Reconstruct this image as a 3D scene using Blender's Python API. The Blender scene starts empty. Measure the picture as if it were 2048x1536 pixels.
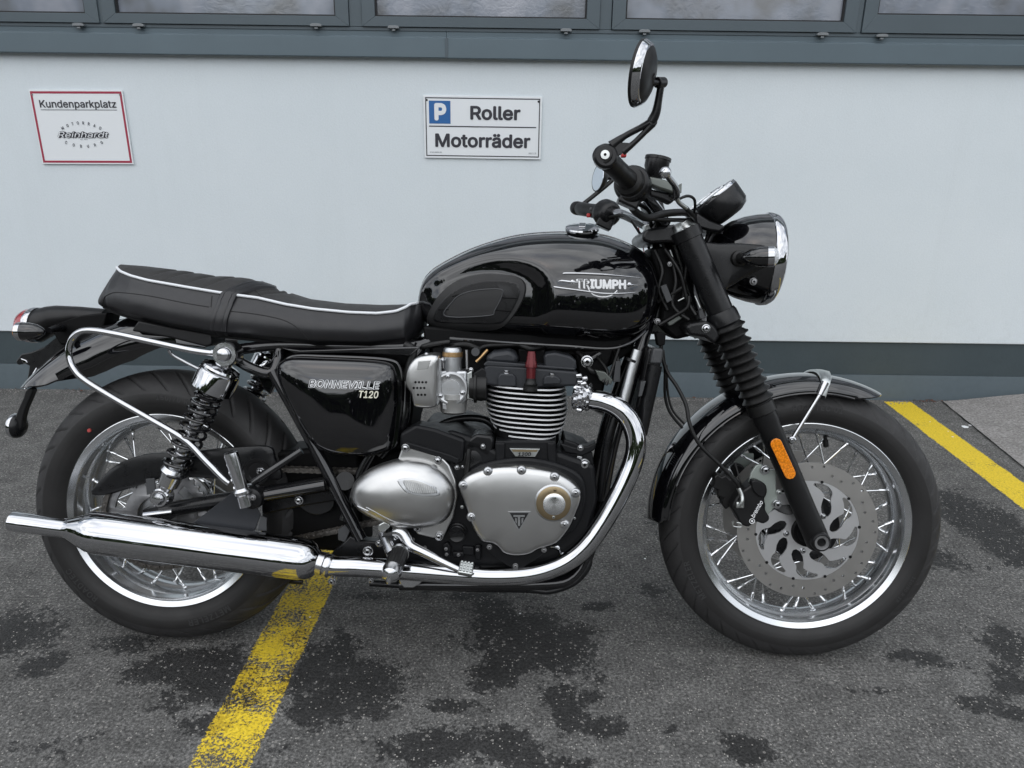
import bpy, bmesh, math, random
from mathutils import Vector, Matrix, noise
from mathutils.bvhtree import BVHTree
random.seed(7)
R_ = math.radians
SC = bpy.context.scene
COL = SC.collection

# ------------------------------------------------------------------ camera
FW, FH, FPX = 2048.0, 1536.0, 1480.0
PITCH, ROLL, CAMH = 0.3249, 0.0130, 1.1518
_cp, _sp = math.cos(PITCH), math.sin(PITCH)
_cr, _sr = math.cos(ROLL), math.sin(ROLL)
CF = Vector((0, _cp, -_sp))
_u0 = Vector((0, _sp, _cp)); _r0 = Vector((1, 0, 0))
CR = _cr * _r0 + _sr * _u0
CU = -_sr * _r0 + _cr * _u0
CO = Vector((0, 0, CAMH))
cam = bpy.data.cameras.new('camera'); camo = bpy.data.objects.new('camera', cam)
COL.objects.link(camo); SC.camera = camo
cam.sensor_width = 36.0; cam.lens = 36.0 * FPX / FW
cam.clip_start = 0.05; cam.clip_end = 500
m = Matrix.Identity(4)
for i in range(3):
    m[i][0], m[i][1], m[i][2], m[i][3] = CR[i], CU[i], -CF[i], CO[i]
camo.matrix_world = m

# ------------------------------------------------------------------ world, sun, exposure
SUN_EL, SUN_ROT = R_(52), R_(205)
world = bpy.data.worlds.new('World'); SC.world = world
world.use_nodes = True
wn, wl = world.node_tree.nodes, world.node_tree.links
wn.clear()
wout = wn.new('ShaderNodeOutputWorld'); bg = wn.new('ShaderNodeBackground')
sky = wn.new('ShaderNodeTexSky'); sky.sky_type = 'NISHITA'; sky.sun_disc = False
sky.sun_elevation = SUN_EL; sky.sun_rotation = SUN_ROT
sky.air_density = 1.2; sky.dust_density = 1.0; sky.ozone_density = 1.2
bg.inputs['Strength'].default_value = 0.135
tc = wn.new('ShaderNodeTexCoord')
sep = wn.new('ShaderNodeSeparateXYZ'); wl.new(tc.outputs['Generated'], sep.inputs[0])
mx = wn.new('ShaderNodeMath'); mx.operation = 'MAXIMUM'; mx.inputs[1].default_value = 0.0
wl.new(sep.outputs['Z'], mx.inputs[0])
ad = wn.new('ShaderNodeMath'); ad.operation = 'ADD'; ad.inputs[1].default_value = 0.22
wl.new(mx.outputs[0], ad.inputs[0])
dv = wn.new('ShaderNodeVectorMath'); dv.operation = 'DIVIDE'
cmb = wn.new('ShaderNodeCombineXYZ')
for k in range(3): wl.new(ad.outputs[0], cmb.inputs[k])
wl.new(tc.outputs['Generated'], dv.inputs[0]); wl.new(cmb.outputs[0], dv.inputs[1])
cn = wn.new('ShaderNodeTexNoise'); cn.inputs['Scale'].default_value = 1.35
cn.inputs['Detail'].default_value = 9; cn.inputs['Roughness'].default_value = 0.58
cn.inputs['Distortion'].default_value = 0.35
wl.new(dv.outputs[0], cn.inputs['Vector'])
cr1 = wn.new('ShaderNodeValToRGB')       # cloud cover
cr1.color_ramp.elements[0].position = 0.30; cr1.color_ramp.elements[0].color = (0, 0, 0, 1)
cr1.color_ramp.elements[1].position = 0.46; cr1.color_ramp.elements[1].color = (1, 1, 1, 1)
wl.new(cn.outputs['Fac'], cr1.inputs[0])
cn2 = wn.new('ShaderNodeTexNoise'); cn2.inputs['Scale'].default_value = 2.6
cn2.inputs['Detail'].default_value = 8; cn2.inputs['Roughness'].default_value = 0.6
wl.new(dv.outputs[0], cn2.inputs['Vector'])
cr2 = wn.new('ShaderNodeValToRGB')       # cloud brightness: grey undersides to white tops
cr2.color_ramp.elements[0].position = 0.34; cr2.color_ramp.elements[0].color = (4.6, 4.85, 5.3, 1)
cr2.color_ramp.elements[1].position = 0.68; cr2.color_ramp.elements[1].color = (11.2, 11.6, 12.1, 1)
wl.new(cn2.outputs['Fac'], cr2.inputs[0])
wm = wn.new('ShaderNodeMix'); wm.data_type = 'RGBA'
wl.new(cr1.outputs[0], wm.inputs['Factor']); wl.new(sky.outputs[0], wm.inputs['A']); wl.new(cr2.outputs[0], wm.inputs['B'])
wl.new(wm.outputs['Result'], bg.inputs['Color']); wl.new(bg.outputs[0], wout.inputs[0])

sun = bpy.data.lights.new('sun', 'SUN'); suno = bpy.data.objects.new('sun', sun); COL.objects.link(suno)
sun.energy = 0.5; sun.angle = R_(85); sun.color = (1.0, 0.965, 0.91)
# light comes from behind the camera, from the left
sd = Vector((math.sin(SUN_ROT) * math.cos(SUN_EL), math.cos(SUN_ROT) * math.cos(SUN_EL), math.sin(SUN_EL)))
suno.location = (-3, -4, 8)
suno.rotation_euler = sd.to_track_quat('Z', 'Y').to_euler()
SC.view_settings.view_transform = 'Standard'; SC.view_settings.look = 'None'
SC.view_settings.exposure = 0.48; SC.view_settings.gamma = 1.0
SC.view_settings.use_curve_mapping = False

# ------------------------------------------------------------------ materials
MATS = {}
def nodes_of(name):
    m = bpy.data.materials.new(name); m.use_nodes = True
    nt = m.node_tree; b = nt.nodes['Principled BSDF']
    return m, nt, b
def tex_noise(nt, scale, detail=4, rough=.55, vec=None, dist=0):
    n = nt.nodes.new('ShaderNodeTexNoise'); n.inputs['Scale'].default_value = scale
    n.inputs['Detail'].default_value = detail; n.inputs['Roughness'].default_value = rough
    n.inputs['Distortion'].default_value = dist
    if vec is not None: nt.links.new(vec, n.inputs['Vector'])
    return n
def ramp(nt, fac, stops):
    r = nt.nodes.new('ShaderNodeValToRGB'); e = r.color_ramp.elements
    while len(e) < len(stops): e.new(.5)
    for i, (p, c) in enumerate(stops):
        e[i].position = p; e[i].color = (c, c, c, 1) if isinstance(c, (int, float)) else (*c, 1)
    nt.links.new(fac, r.inputs[0]); return r
def mixc(nt, fac, a, b):
    n = nt.nodes.new('ShaderNodeMix'); n.data_type = 'RGBA'
    for s, k in ((fac, 'Factor'), (a, 'A'), (b, 'B')):
        if isinstance(s, (tuple, list)): n.inputs[k].default_value = (*s, 1)
        elif isinstance(s, (int, float)): n.inputs[k].default_value = s
        else: nt.links.new(s, n.inputs[k])
    return n.outputs['Result']
def mth(nt, op, a, b=0.0, c=None, clamp=False):
    n = nt.nodes.new('ShaderNodeMath'); n.operation = op; n.use_clamp = clamp
    for i, s in enumerate((a, b) if c is None else (a, b, c)):
        if isinstance(s, (int, float)): n.inputs[i].default_value = s
        else: nt.links.new(s, n.inputs[i])
    return n.outputs[0]
def bump(nt, h, b, strength=.3, dist=.001):
    n = nt.nodes.new('ShaderNodeBump'); n.inputs['Strength'].default_value = strength
    n.inputs['Distance'].default_value = dist
    nt.links.new(h, n.inputs['Height']); nt.links.new(n.outputs[0], b.inputs['Normal']); return n
def mat(name, col, rough=.5, metal=0.0, coat=0.0, spec=.5, rvar=0.0, cvar=0.0, nscale=30, bmp=0.0, bscale=400, bdist=.0006, stretch=None):
    m, nt, b = nodes_of(name)
    b.inputs['Roughness'].default_value = rough; b.inputs['Metallic'].default_value = metal
    b.inputs['Coat Weight'].default_value = coat; b.inputs['Coat Roughness'].default_value = 0.015
    b.inputs['Specular IOR Level'].default_value = spec
    o = nt.nodes.new('ShaderNodeTexCoord')
    n = tex_noise(nt, nscale, 5, .6, o.outputs['Object'])
    lo = tuple(c * (1 - cvar) for c in col); hi = tuple(min(1, c * (1 + cvar)) for c in col)
    r = ramp(nt, n.outputs['Fac'], [(.3, lo), (.7, hi)]); nt.links.new(r.outputs[0], b.inputs['Base Color'])
    if rvar:
        n2 = tex_noise(nt, nscale * 1.7, 6, .65, o.outputs['Object'])
        r2 = ramp(nt, n2.outputs['Fac'], [(.3, max(.01, rough - rvar)), (.72, rough + rvar)])
        nt.links.new(r2.outputs[0], b.inputs['Roughness'])
    if bmp:
        v = o.outputs['Object']
        if stretch:
            mp = nt.nodes.new('ShaderNodeMapping'); mp.inputs['Scale'].default_value = stretch
            nt.links.new(v, mp.inputs['Vector']); v = mp.outputs[0]
        n3 = tex_noise(nt, bscale, 3, .6, v)
        bump(nt, n3.outputs['Fac'], b, bmp, bdist)
    MATS[name] = m; return m
mat('black_paint', (.0025, .0025, .0033), .06, coat=1.0, spec=.38, rvar=.03, nscale=12)
mat('frame_paint', (.006, .006, .007), .16, coat=.5, rvar=.05)
mat('chrome', (.51, .515, .53), .035, 1.0, rvar=.02, nscale=9)
mat('dull_chrome', (.56, .565, .58), .20, 1.0, rvar=.06)
mat('rim_metal', (.62, .635, .65), .22, 1.0, rvar=.03, nscale=6)
mat('spoke_metal', (.75, .76, .77), .18, 1.0)
mat('brushed_cover', (.52, .52, .515), .31, 1.0, rvar=.025, cvar=.02, nscale=26)
mat('satin_metal', (.50, .51, .52), .36, 1.0, rvar=.06, cvar=.06)
mat('grey_casting', (.42, .42, .41), .45, .85, rvar=.05, bmp=.1, bscale=900)
mat('disc_metal', (.72, .72, .73), .42, 1.0, rvar=.02, nscale=20)
mat('disc_band', (.38, .37, .355), .48, 1.0, rvar=.04, nscale=40)
mat('matte_black', (.006, .006, .0065), .42, spec=.32, rvar=.08, bmp=.06, bscale=1200, bdist=.0002)
mat('satin_black', (.006, .0062, .007), .30, spec=.35, rvar=.06)
mat('pad_rubber', (.016, .016, .0165), .5, spec=.4, rvar=.06, bmp=.1, bscale=1200, bdist=.0002)
mat('engine_black', (.0055, .0058, .0068), .46, spec=.22, rvar=.08, bmp=.12, bscale=1500, bdist=.0002)
mat('head_grey', (.022, .024, .028), .42, spec=.35, rvar=.06, bmp=.1, bscale=1500, bdist=.0002)
mat('fin_edge', (.78, .79, .80), .42, .35)
mat('deep_black', (.0022, .0022, .0025), .6, spec=.15)
mat('plastic_grey', (.045, .047, .05), .5, rvar=.08)
mat('hose_rubber', (.006, .006, .006), .42, spec=.35, rvar=.1)
mat('seat_side', (.011, .011, .0125), .42, rvar=.06, bmp=.22, bscale=700, bdist=.0005)
mat('seat_top', (.023, .022, .0215), .55, rvar=.06, bmp=.35, bscale=900, bdist=.0006)
mat('piping_white', (.72, .74, .76), .4)
mat('stitch', (.004, .004, .004), .7)
mat('tyre_rubber', (.016, .0155, .0155), .52, spec=.35, rvar=.08, cvar=.18, nscale=14, bmp=.15, bscale=500)
mat('tread_rubber', (.024, .0235, .024), .62, spec=.4, rvar=.08, cvar=.25, nscale=22, bmp=.3, bscale=600)
mat('tyre_letter', (.027, .027, .028), .5)
mat('bronze', (.33, .26, .16), .36, 1.0, rvar=.05)
mat('brass', (.42, .27, .13), .35, .9)
mat('white_print', (.78, .79, .80), .35)
mat('black_print', (.012, .012, .013), .4)
mat('cream_print', (.72, .70, .58), .35)
mat('red_plastic', (.42, .02, .02), .35)
mat('red_anodised', (.10, .008, .011), .30, .35, rvar=.06)
mat('red_dot', (.38, .05, .045), .6)
mat('zinc', (.55, .57, .56), .32, 1.0, rvar=.05)
mat('olive_metal', (.12, .13, .12), .3, .6)
mat('chain_metal', (.15, .14, .13), .42, 1.0, cvar=.3, rvar=.1, nscale=80)
mat('bare_steel', (.34, .34, .345), .45, 1.0, cvar=.2, rvar=.1)
mat('sign_white', (.80, .83, .85), .35)
mat('sign_red', (.36, .035, .07), .4)
mat('sign_blue', (.025, .13, .36), .4)
mat('sign_ink', (.035, .035, .045), .45)
mat('sign_ink_soft', (.10, .11, .13), .5)
def lens_mat(name, col, emis=0):
    m, nt, b = nodes_of(name)
    b.inputs['Base Color'].default_value = (*col, 1); b.inputs['Roughness'].default_value = .09
    b.inputs['Coat Weight'].default_value = .6
    o = nt.nodes.new('ShaderNodeTexCoord'); v = nt.nodes.new('ShaderNodeTexVoronoi')
    v.inputs['Scale'].default_value = 260; nt.links.new(o.outputs['Object'], v.inputs['Vector'])
    r = ramp(nt, v.outputs['Distance'], [(0, tuple(c * 1.25 for c in col)), (1, tuple(c * .55 for c in col))])
    nt.links.new(r.outputs[0], b.inputs['Base Color'])
    bump(nt, v.outputs['Distance'], b, .25, .0008)
    MATS[name] = m
lens_mat('red_lens', (.30, .012, .02)); lens_mat('orange_lens', (.80, .24, .012)); lens_mat('clear_lens', (.62, .64, .66))
m, nt, b = nodes_of('clear_glass'); b.inputs['Base Color'].default_value = (.9, .92, .93, 1)
b.inputs['Roughness'].default_value = .02; b.inputs['Transmission Weight'].default_value = 1; b.inputs['IOR'].default_value = 1.45
MATS['clear_glass'] = m
m, nt, b = nodes_of('mirror_glass'); b.inputs['Base Color'].default_value = (.78, .83, .9, 1)
b.inputs['Roughness'].default_value = .01; b.inputs['Metallic'].default_value = 1; MATS['mirror_glass'] = m

# ------------------------------------------------------------------ mesh helpers
class MB:
    def __init__(s): s.v = []; s.f = []; s.mi = []
    def add(s, vs, fs, mi=0):
        o = len(s.v); s.v += [tuple(p) for p in vs]
        s.f += [tuple(i + o for i in f) for f in fs]; s.mi += [mi] * len(fs); return o
    def grid(s, rows, closed_u=False, closed_v=False, mi=0):
        nr, nc = len(rows), len(rows[0]); vs = [p for r in rows for p in r]; fs = []
        for i in range(nr if closed_v else nr - 1):
            for j in range(nc if closed_u else nc - 1):
                a = i * nc + j; b_ = i * nc + (j + 1) % nc
                c = ((i + 1) % nr) * nc + (j + 1) % nc; d = ((i + 1) % nr) * nc + j
                fs.append((a, b_, c, d))
        s.add(vs, fs, mi)
    def ring_loft(s, rings, caps=True, mi=0):
        s.grid(rings, closed_u=True, mi=mi)
        if caps:
            n = len(rings[0])
            s.add(rings[0], [tuple(range(n))[::-1]], mi); s.add(rings[-1], [tuple(range(n))], mi)
    def tube(s, pts, r, seg=12, caps=True, mi=0, smooth=0):
        pts = [Vector(p) for p in pts]
        rs = r if isinstance(r, (list, tuple)) else [r] * len(pts)
        if smooth: pts, rs = crom(pts, rs, smooth)
        n = len(pts); rings = []; prev = None
        for i in range(n):
            t = (pts[min(i + 1, n - 1)] - pts[max(i - 1, 0)]).normalized()
            if prev is None:
                a = Vector((0, 1, 0)) if abs(t.y) < .9 else Vector((1, 0, 0))
                nrm = (a - t * a.dot(t)).normalized()
            else: nrm = (prev - t * prev.dot(t)).normalized()
            prev = nrm; bi = t.cross(nrm)
            rings.append([pts[i] + rs[i] * (math.cos(2 * math.pi * k / seg) * nrm + math.sin(2 * math.pi * k / seg) * bi) for k in range(seg)])
        s.ring_loft(rings, caps, mi)
    def lathe(s, o, d, prof, seg=32, mi=0, caps=True, mis=None):
        o = Vector(o); d = Vector(d).normalized()
        a = Vector((0, 0, 1)) if abs(d.z) < .9 else Vector((1, 0, 0))
        n1 = (a - d * a.dot(d)).normalized(); n2 = d.cross(n1)
        rings = [[o + d * h + max(r, 1e-5) * (math.cos(2 * math.pi * k / seg) * n1 + math.sin(2 * math.pi * k / seg) * n2) for k in range(seg)] for h, r in prof]
        if mis:
            for i in range(len(rings) - 1): s.grid([rings[i], rings[i + 1]], closed_u=True, mi=mis[i])
            if caps:
                s.add(rings[0], [tuple(range(seg))[::-1]], mis[0]); s.add(rings[-1], [tuple(range(seg))], mis[-1])
        else: s.ring_loft(rings, caps, mi)
    def box(s, c, dim, rot=None, mi=0):
        c = Vector(c); h = [x / 2 for x in dim]; M = rot or Matrix.Identity(3)
        vs = [c + M @ Vector((sx * h[0], sy * h[1], sz * h[2])) for sx in (-1, 1) for sy in (-1, 1) for sz in (-1, 1)]
        s.add(vs, [(0, 1, 3, 2), (4, 6, 7, 5), (0, 4, 5, 1), (2, 3, 7, 6), (0, 2, 6, 4), (1, 5, 7, 3)], mi)
    def plate(s, o1, o2, mi=0):      # two matching outlines joined by walls
        n = len(o1)
        s.add(list(o1) + list(o2), [tuple(range(n)), tuple(range(n, 2 * n))[::-1]] + [(i, i + n, (i + 1) % n + n, (i + 1) % n) for i in range(n)], mi)
    def build(s, name, mats, parent=None, label=None, sharp=35, bevel=0, bseg=2, fix=True, **kw):
        me = bpy.data.meshes.new(name); me.from_pydata(s.v, [], s.f)
        if not isinstance(mats, (list, tuple)): mats = [mats]
        for q in mats: me.materials.append(MATS[q])
        for p, k in zip(me.polygons, s.mi): p.material_index = k
        return finish(name, me, parent, label, sharp, bevel, bseg, fix, **kw)
def finish(name, me, parent=None, label=None, sharp=35, bevel=0, bseg=2, fix=True, **kw):
    if fix:
        bm = bmesh.new(); bm.from_mesh(me)
        bmesh.ops.remove_doubles(bm, verts=bm.verts, dist=1e-6)
        bmesh.ops.recalc_face_normals(bm, faces=bm.faces); bm.to_mesh(me); bm.free()
    for p in me.polygons: p.use_smooth = True
    me.set_sharp_from_angle(angle=R_(sharp)); me.update()
    o = bpy.data.objects.new(name, me); COL.objects.link(o)
    if parent: o.parent = parent
    if bevel:
        b = o.modifiers.new('bevel', 'BEVEL'); b.width = bevel; b.segments = bseg; b.limit_method = 'ANGLE'; b.angle_limit = R_(38)
        b.harden_normals = False
        wn_ = o.modifiers.new('weighted_normal', 'WEIGHTED_NORMAL'); wn_.keep_sharp = True; wn_.weight = 80
    if label: o['label'] = label
    for k, v in kw.items(): o[k] = v
    return o
def copy_of(o, parent=None, label=None, matrix=None):
    c = o.copy(); COL.objects.link(c); c.parent = parent or o.parent
    if matrix is not None: c.matrix_local = matrix
    if label: c['label'] = label
    return c
def crom(pts, rs=None, k=6, closed=False):
    rs = rs or [0] * len(pts); P = []; Q = []; n = len(pts)
    rng = n if closed else n - 1
    for i in range(rng):
        g = (lambda j: j % n) if closed else (lambda j: min(max(j, 0), n - 1))
        p0, p1, p2, p3 = pts[g(i - 1)], pts[g(i)], pts[g(i + 1)], pts[g(i + 2)]
        for j in range(k):
            t = j / k
            P.append(.5 * ((2 * p1) + (p2 - p0) * t + (2 * p0 - 5 * p1 + 4 * p2 - p3) * t * t + (3 * p1 - p0 - 3 * p2 + p3) * t ** 3))
            Q.append(rs[g(i)] * (1 - t) + rs[g(i + 1)] * t)
    if not closed: P.append(pts[-1]); Q.append(rs[-1])
    return P, Q
def sm2(pts, k=4, closed=True):
    return [(p.x, p.y) for p in crom([Vector((a, b, 0)) for a, b in pts], None, k, closed)[0]]
def thing(name, label, cat, loc=(0, 0, 0), group=None):
    o = bpy.data.objects.new(name, None); COL.objects.link(o); o.location = loc; o.empty_display_size = .1
    o['label'] = label; o['category'] = cat
    if group: o['group'] = group
    return o
def lerp_table(tab, x):
    if x <= tab[0][0]: return tab[0][1]
    for (a, va), (b_, vb) in zip(tab, tab[1:]):
        if x <= b_: return va + (vb - va) * (x - a) / (b_ - a) if b_ > a else vb
    return tab[-1][1]
def curve_mesh(splines, depth=0.0, bev=0.0):
    """filled 2D shape with holes -> mesh; splines = list of closed xy outlines"""
    cu = bpy.data.curves.new('outline', 'CURVE'); cu.dimensions = '2D'; cu.fill_mode = 'BOTH'
    cu.extrude = depth / 2; cu.bevel_depth = bev; cu.bevel_resolution = 1; cu.offset = -bev
    for pts in splines:
        sp = cu.splines.new('POLY'); sp.points.add(len(pts) - 1); sp.use_cyclic_u = True
        for q, (x, y) in zip(sp.points, pts): q.co = (x, y, 0, 1)
    o = bpy.data.objects.new('outline', cu); me = bpy.data.meshes.new_from_object(o)
    bpy.data.objects.remove(o); bpy.data.curves.remove(cu); return me
try:      # Blender's own interface face, a plain grotesque; else the built-in one
    FONT = bpy.data.fonts.load(bpy.utils.system_resource('DATAFILES') + '/fonts/Inter.woff2')
except Exception:
    FONT = None
def text_mesh(s, size=1.0, bold=0.0, shear=0.0, extrude=0.0, align='CENTER', spacing=1.0):
    """flat lettering; bold = how far the strokes are thickened (overlaid copies, a hair apart in depth).
    Each closed outline of a glyph is filled by itself, with its own holes, so that overlapping strokes stay clean."""
    cu = bpy.data.curves.new('lettering', 'FONT'); cu.body = s; cu.size = size; cu.fill_mode = 'NONE'
    if FONT: cu.font = FONT
    cu.shear = shear; cu.align_x = align; cu.space_character = spacing; cu.resolution_u = 4
    o = bpy.data.objects.new('lettering', cu); me = bpy.data.meshes.new_from_object(o)
    bpy.data.objects.remove(o); bpy.data.curves.remove(cu)
    nb = {}
    for e_ in me.edges:
        a, b = e_.vertices; nb.setdefault(a, []).append(b); nb.setdefault(b, []).append(a)
    co = [(v.co.x, v.co.y) for v in me.vertices]; bpy.data.meshes.remove(me)
    seen, loops = set(), []
    for v0 in nb:
        if v0 in seen: continue
        lp, cur, prev = [v0], v0, None; seen.add(v0)
        while True:
            nx = [q for q in nb[cur] if q != prev and q not in seen]
            if not nx: break
            prev, cur = cur, (min(nx) if len(lp) == 1 else nx[0]); lp.append(cur); seen.add(cur)
        if len(lp) > 2: loops.append([co[k] for k in lp])
    def simple(l):
        """cut an outline that crosses itself into loops that do not"""
        n = len(l); cuts = [[] for _ in l]; idn = 0
        for i in range(n):
            x1, y1 = l[i]; x2, y2 = l[(i + 1) % n]
            for j in range(i + 2, n):
                if (j + 1) % n == i: continue
                x3, y3 = l[j]; x4, y4 = l[(j + 1) % n]; dt = (x2 - x1) * (y4 - y3) - (y2 - y1) * (x4 - x3)
                if abs(dt) < 1e-12: continue
                t = ((x3 - x1) * (y4 - y3) - (y3 - y1) * (x4 - x3)) / dt; u = ((x3 - x1) * (y2 - y1) - (y3 - y1) * (x2 - x1)) / dt
                if 1e-6 < t < 1 - 1e-6 and 1e-6 < u < 1 - 1e-6:
                    p = (x1 + t * (x2 - x1), y1 + t * (y2 - y1)); cuts[i].append((t, idn, p)); cuts[j].append((u, idn, p)); idn += 1
        if not idn: return [l]
        seq = []
        for i in range(n):
            seq.append((None, l[i])); seq += [(k, p) for t, k, p in sorted(cuts[i])]
        out, st = [], []
        for k, p in seq:
            if k is not None:
                ks = [q[0] for q in st]
                if k in ks:
                    at_ = ks.index(k); out.append([q[1] for q in st[at_:]]); st = st[:at_ + 1]; continue
            st.append((k, p))
        out.append([q[1] for q in st]); return [q for q in out if len(q) > 2]
    loops = [q for l in loops for q in simple(l)]
    def area(l): return sum(l[k][0] * l[(k + 1) % len(l)][1] - l[(k + 1) % len(l)][0] * l[k][1] for k in range(len(l))) / 2
    def inside(p, l):
        c = False
        for k in range(len(l)):
            (x1, y1), (x2, y2) = l[k], l[(k + 1) % len(l)]
            if (y1 > p[1]) != (y2 > p[1]) and p[0] < (x2 - x1) * (p[1] - y1) / (y2 - y1) + x1: c = not c
        return c
    big = max(loops, key=lambda l: abs(area(l))); sg = 1 if area(big) > 0 else -1
    outer = [l for l in loops if area(l) * sg > 0]; holes = [l for l in loops if area(l) * sg <= 0]
    own = [[] for _ in outer]
    for h_ in holes:
        cand = [(abs(area(l)), k) for k, l in enumerate(outer) if all(inside(p, l) for p in h_[::max(1, len(h_) // 6)])]
        if cand: own[min(cand)[1]].append(h_)
    V0_, F0_ = [], []
    for k, l in enumerate(outer):
        m_ = curve_mesh([l] + own[k]); n_ = len(V0_)
        V0_ += [(v.co.x, v.co.y, (k % 6) * 1.4e-5) for v in m_.vertices]; F0_ += [tuple(q + n_ for q in p.vertices) for p in m_.polygons]
        bpy.data.meshes.remove(m_)
    me = bpy.data.meshes.new('lettering'); me.from_pydata(V0_, [], F0_)
    if bold > 0:
        vs = [v.co.copy() for v in me.vertices]; fs = [tuple(p.vertices) for p in me.polygons]; n = len(vs); V_, F_ = [], []
        for k in range(9):
            a = k * math.pi / 4; r = bold * size if k < 8 else 0
            V_ += [(v.x + r * math.cos(a), v.y + r * math.sin(a), v.z + k * 9e-5) for v in vs]; F_ += [tuple(i + k * n for i in f) for f in fs]
        bpy.data.meshes.remove(me); me = bpy.data.meshes.new('lettering'); me.from_pydata(V_, [], F_)
    return me
def bounds(me):
    xs = [v.co.x for v in me.vertices]; ys = [v.co.y for v in me.vertices]
    return min(xs), max(xs), min(ys), max(ys)
# ------------------------------------------------------------------ where things stand
WALL_Y = 3.274
def world_ray(px, py):
    return (CF * FPX + (px - FW / 2) * CR - (py - FH / 2) * CU)
def on_wall(px, py, y=WALL_Y):
    d = world_ray(px, py); return CO + d * (y / d.y)
def on_ground(px, py, z=0.0):
    d = world_ray(px, py); return CO + d * ((z - CAMH) / d.z)
# the motorcycle leans away from the camera on its side stand
LEAN, YAW = 0.20, -0.0282
BM = Matrix.Translation((-0.7879, 1.4992, 0)) @ Matrix.Rotation(YAW, 4, 'Z') @ Matrix.Rotation(-LEAN, 4, 'X')
BMI = BM.inverted()
LO = BMI @ CO                                  # the viewpoint in the motorcycle's own frame
def lray(px, py): return (BMI.to_3x3() @ world_ray(px, py))
def U(px, py, y=0.0):                          # point of the motorcycle at side distance y
    d = lray(px, py); return LO + d * ((y - LO.y) / d.y)
def P2(p):
    d = BM @ Vector(p) - CO; z = d.dot(CF)
    return FW / 2 + FPX * d.dot(CR) / z, FH / 2 - FPX * d.dot(CU) / z
def rr(rp, p):                                 # radius in metres of rp photo pixels at point p
    return rp * (BM @ Vector(p) - CO).dot(CF) / FPX
def lray_n(px, py): return lray(px, py).normalized()

# ------------------------------------------------------------------ ground
def blob(px, py, rx, ry, s=1.0, rot=0):
    c = on_ground(px, py); ex = on_ground(px + rx, py); ey = on_ground(px, py + ry)
    return (c.x, c.y, abs(ex.x - c.x), abs(ey.y - c.y), s)
WET = [blob(*a) for a in [
    (30, 1265, 85, 45), (100, 1325, 45, 26), (250, 1290, 60, 22, .8), (380, 1330, 80, 40), (440, 1370, 100, 45), (300, 1345, 60, 25, .9),
    (640, 1330, 70, 62), (720, 1370, 75, 70), (650, 1410, 70, 45), (760, 1345, 35, 30), (420, 1445, 60, 22, .8), (600, 1270, 25, 20, .8),
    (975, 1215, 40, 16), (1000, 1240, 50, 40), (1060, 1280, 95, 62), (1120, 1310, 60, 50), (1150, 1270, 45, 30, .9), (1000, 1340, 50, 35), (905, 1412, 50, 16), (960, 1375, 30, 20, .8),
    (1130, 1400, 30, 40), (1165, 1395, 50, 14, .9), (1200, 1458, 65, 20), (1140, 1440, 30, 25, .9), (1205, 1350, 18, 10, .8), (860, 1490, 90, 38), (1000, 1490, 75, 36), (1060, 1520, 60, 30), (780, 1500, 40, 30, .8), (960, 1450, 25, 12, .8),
    (1190, 1212, 32, 9), (1305, 1183, 36, 13), (1160, 1530, 40, 18, .8), (1500, 1505, 45, 30), (1340, 1465, 22, 8, .7), (1745, 1385, 40, 10, .8),
    (1800, 1308, 35, 10), (1860, 1320, 40, 14), (1910, 1338, 30, 10, .9), (2020, 1300, 50, 50), (1975, 1275, 40, 20, .8), (2035, 1370, 40, 30), (1960, 1405, 40, 16), (2030, 1430, 30, 18, .8),
    (1920, 1010, 40, 30), (1960, 1045, 70, 45), (2010, 1100, 50, 30), (1890, 1120, 50, 22, .7), (1320, 1040, 30, 60, .6), (950, 1188, 90, 10, .8), (740, 1190, 50, 9, .7), (60, 1500, 90, 14, .6), (200, 1470, 50, 9, .6), (560, 1500, 40, 14, .5)]]  # this row also darkens the ground below the engine
def wet(x, y):
    v = 0.0
    for cx, cy, a, b_, s in WET:
        d = ((x - cx) / a) ** 2 + ((y - cy) / b_) ** 2
        if d < 6: v = max(v, s * math.exp(-d * .70)) if d < 6 else v
    return v
def wet_mask(nt, pos):
    at = nt.nodes.new('ShaderNodeAttribute'); at.attribute_name = 'wet'
    n1 = tex_noise(nt, 9, 8, .72, pos, .5); n2 = tex_noise(nt, 62, 6, .8, pos, .4)
    s = mth(nt, 'ADD', at.outputs['Fac'], mth(nt, 'MULTIPLY', mth(nt, 'SUBTRACT', n1.outputs['Fac'], .5), 2.0))
    s = mth(nt, 'ADD', s, mth(nt, 'MULTIPLY', mth(nt, 'SUBTRACT', n2.outputs['Fac'], .5), 2.0))
    return ramp(nt, s, [(.44, 0), (.50, 1)]).outputs[0]
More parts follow.
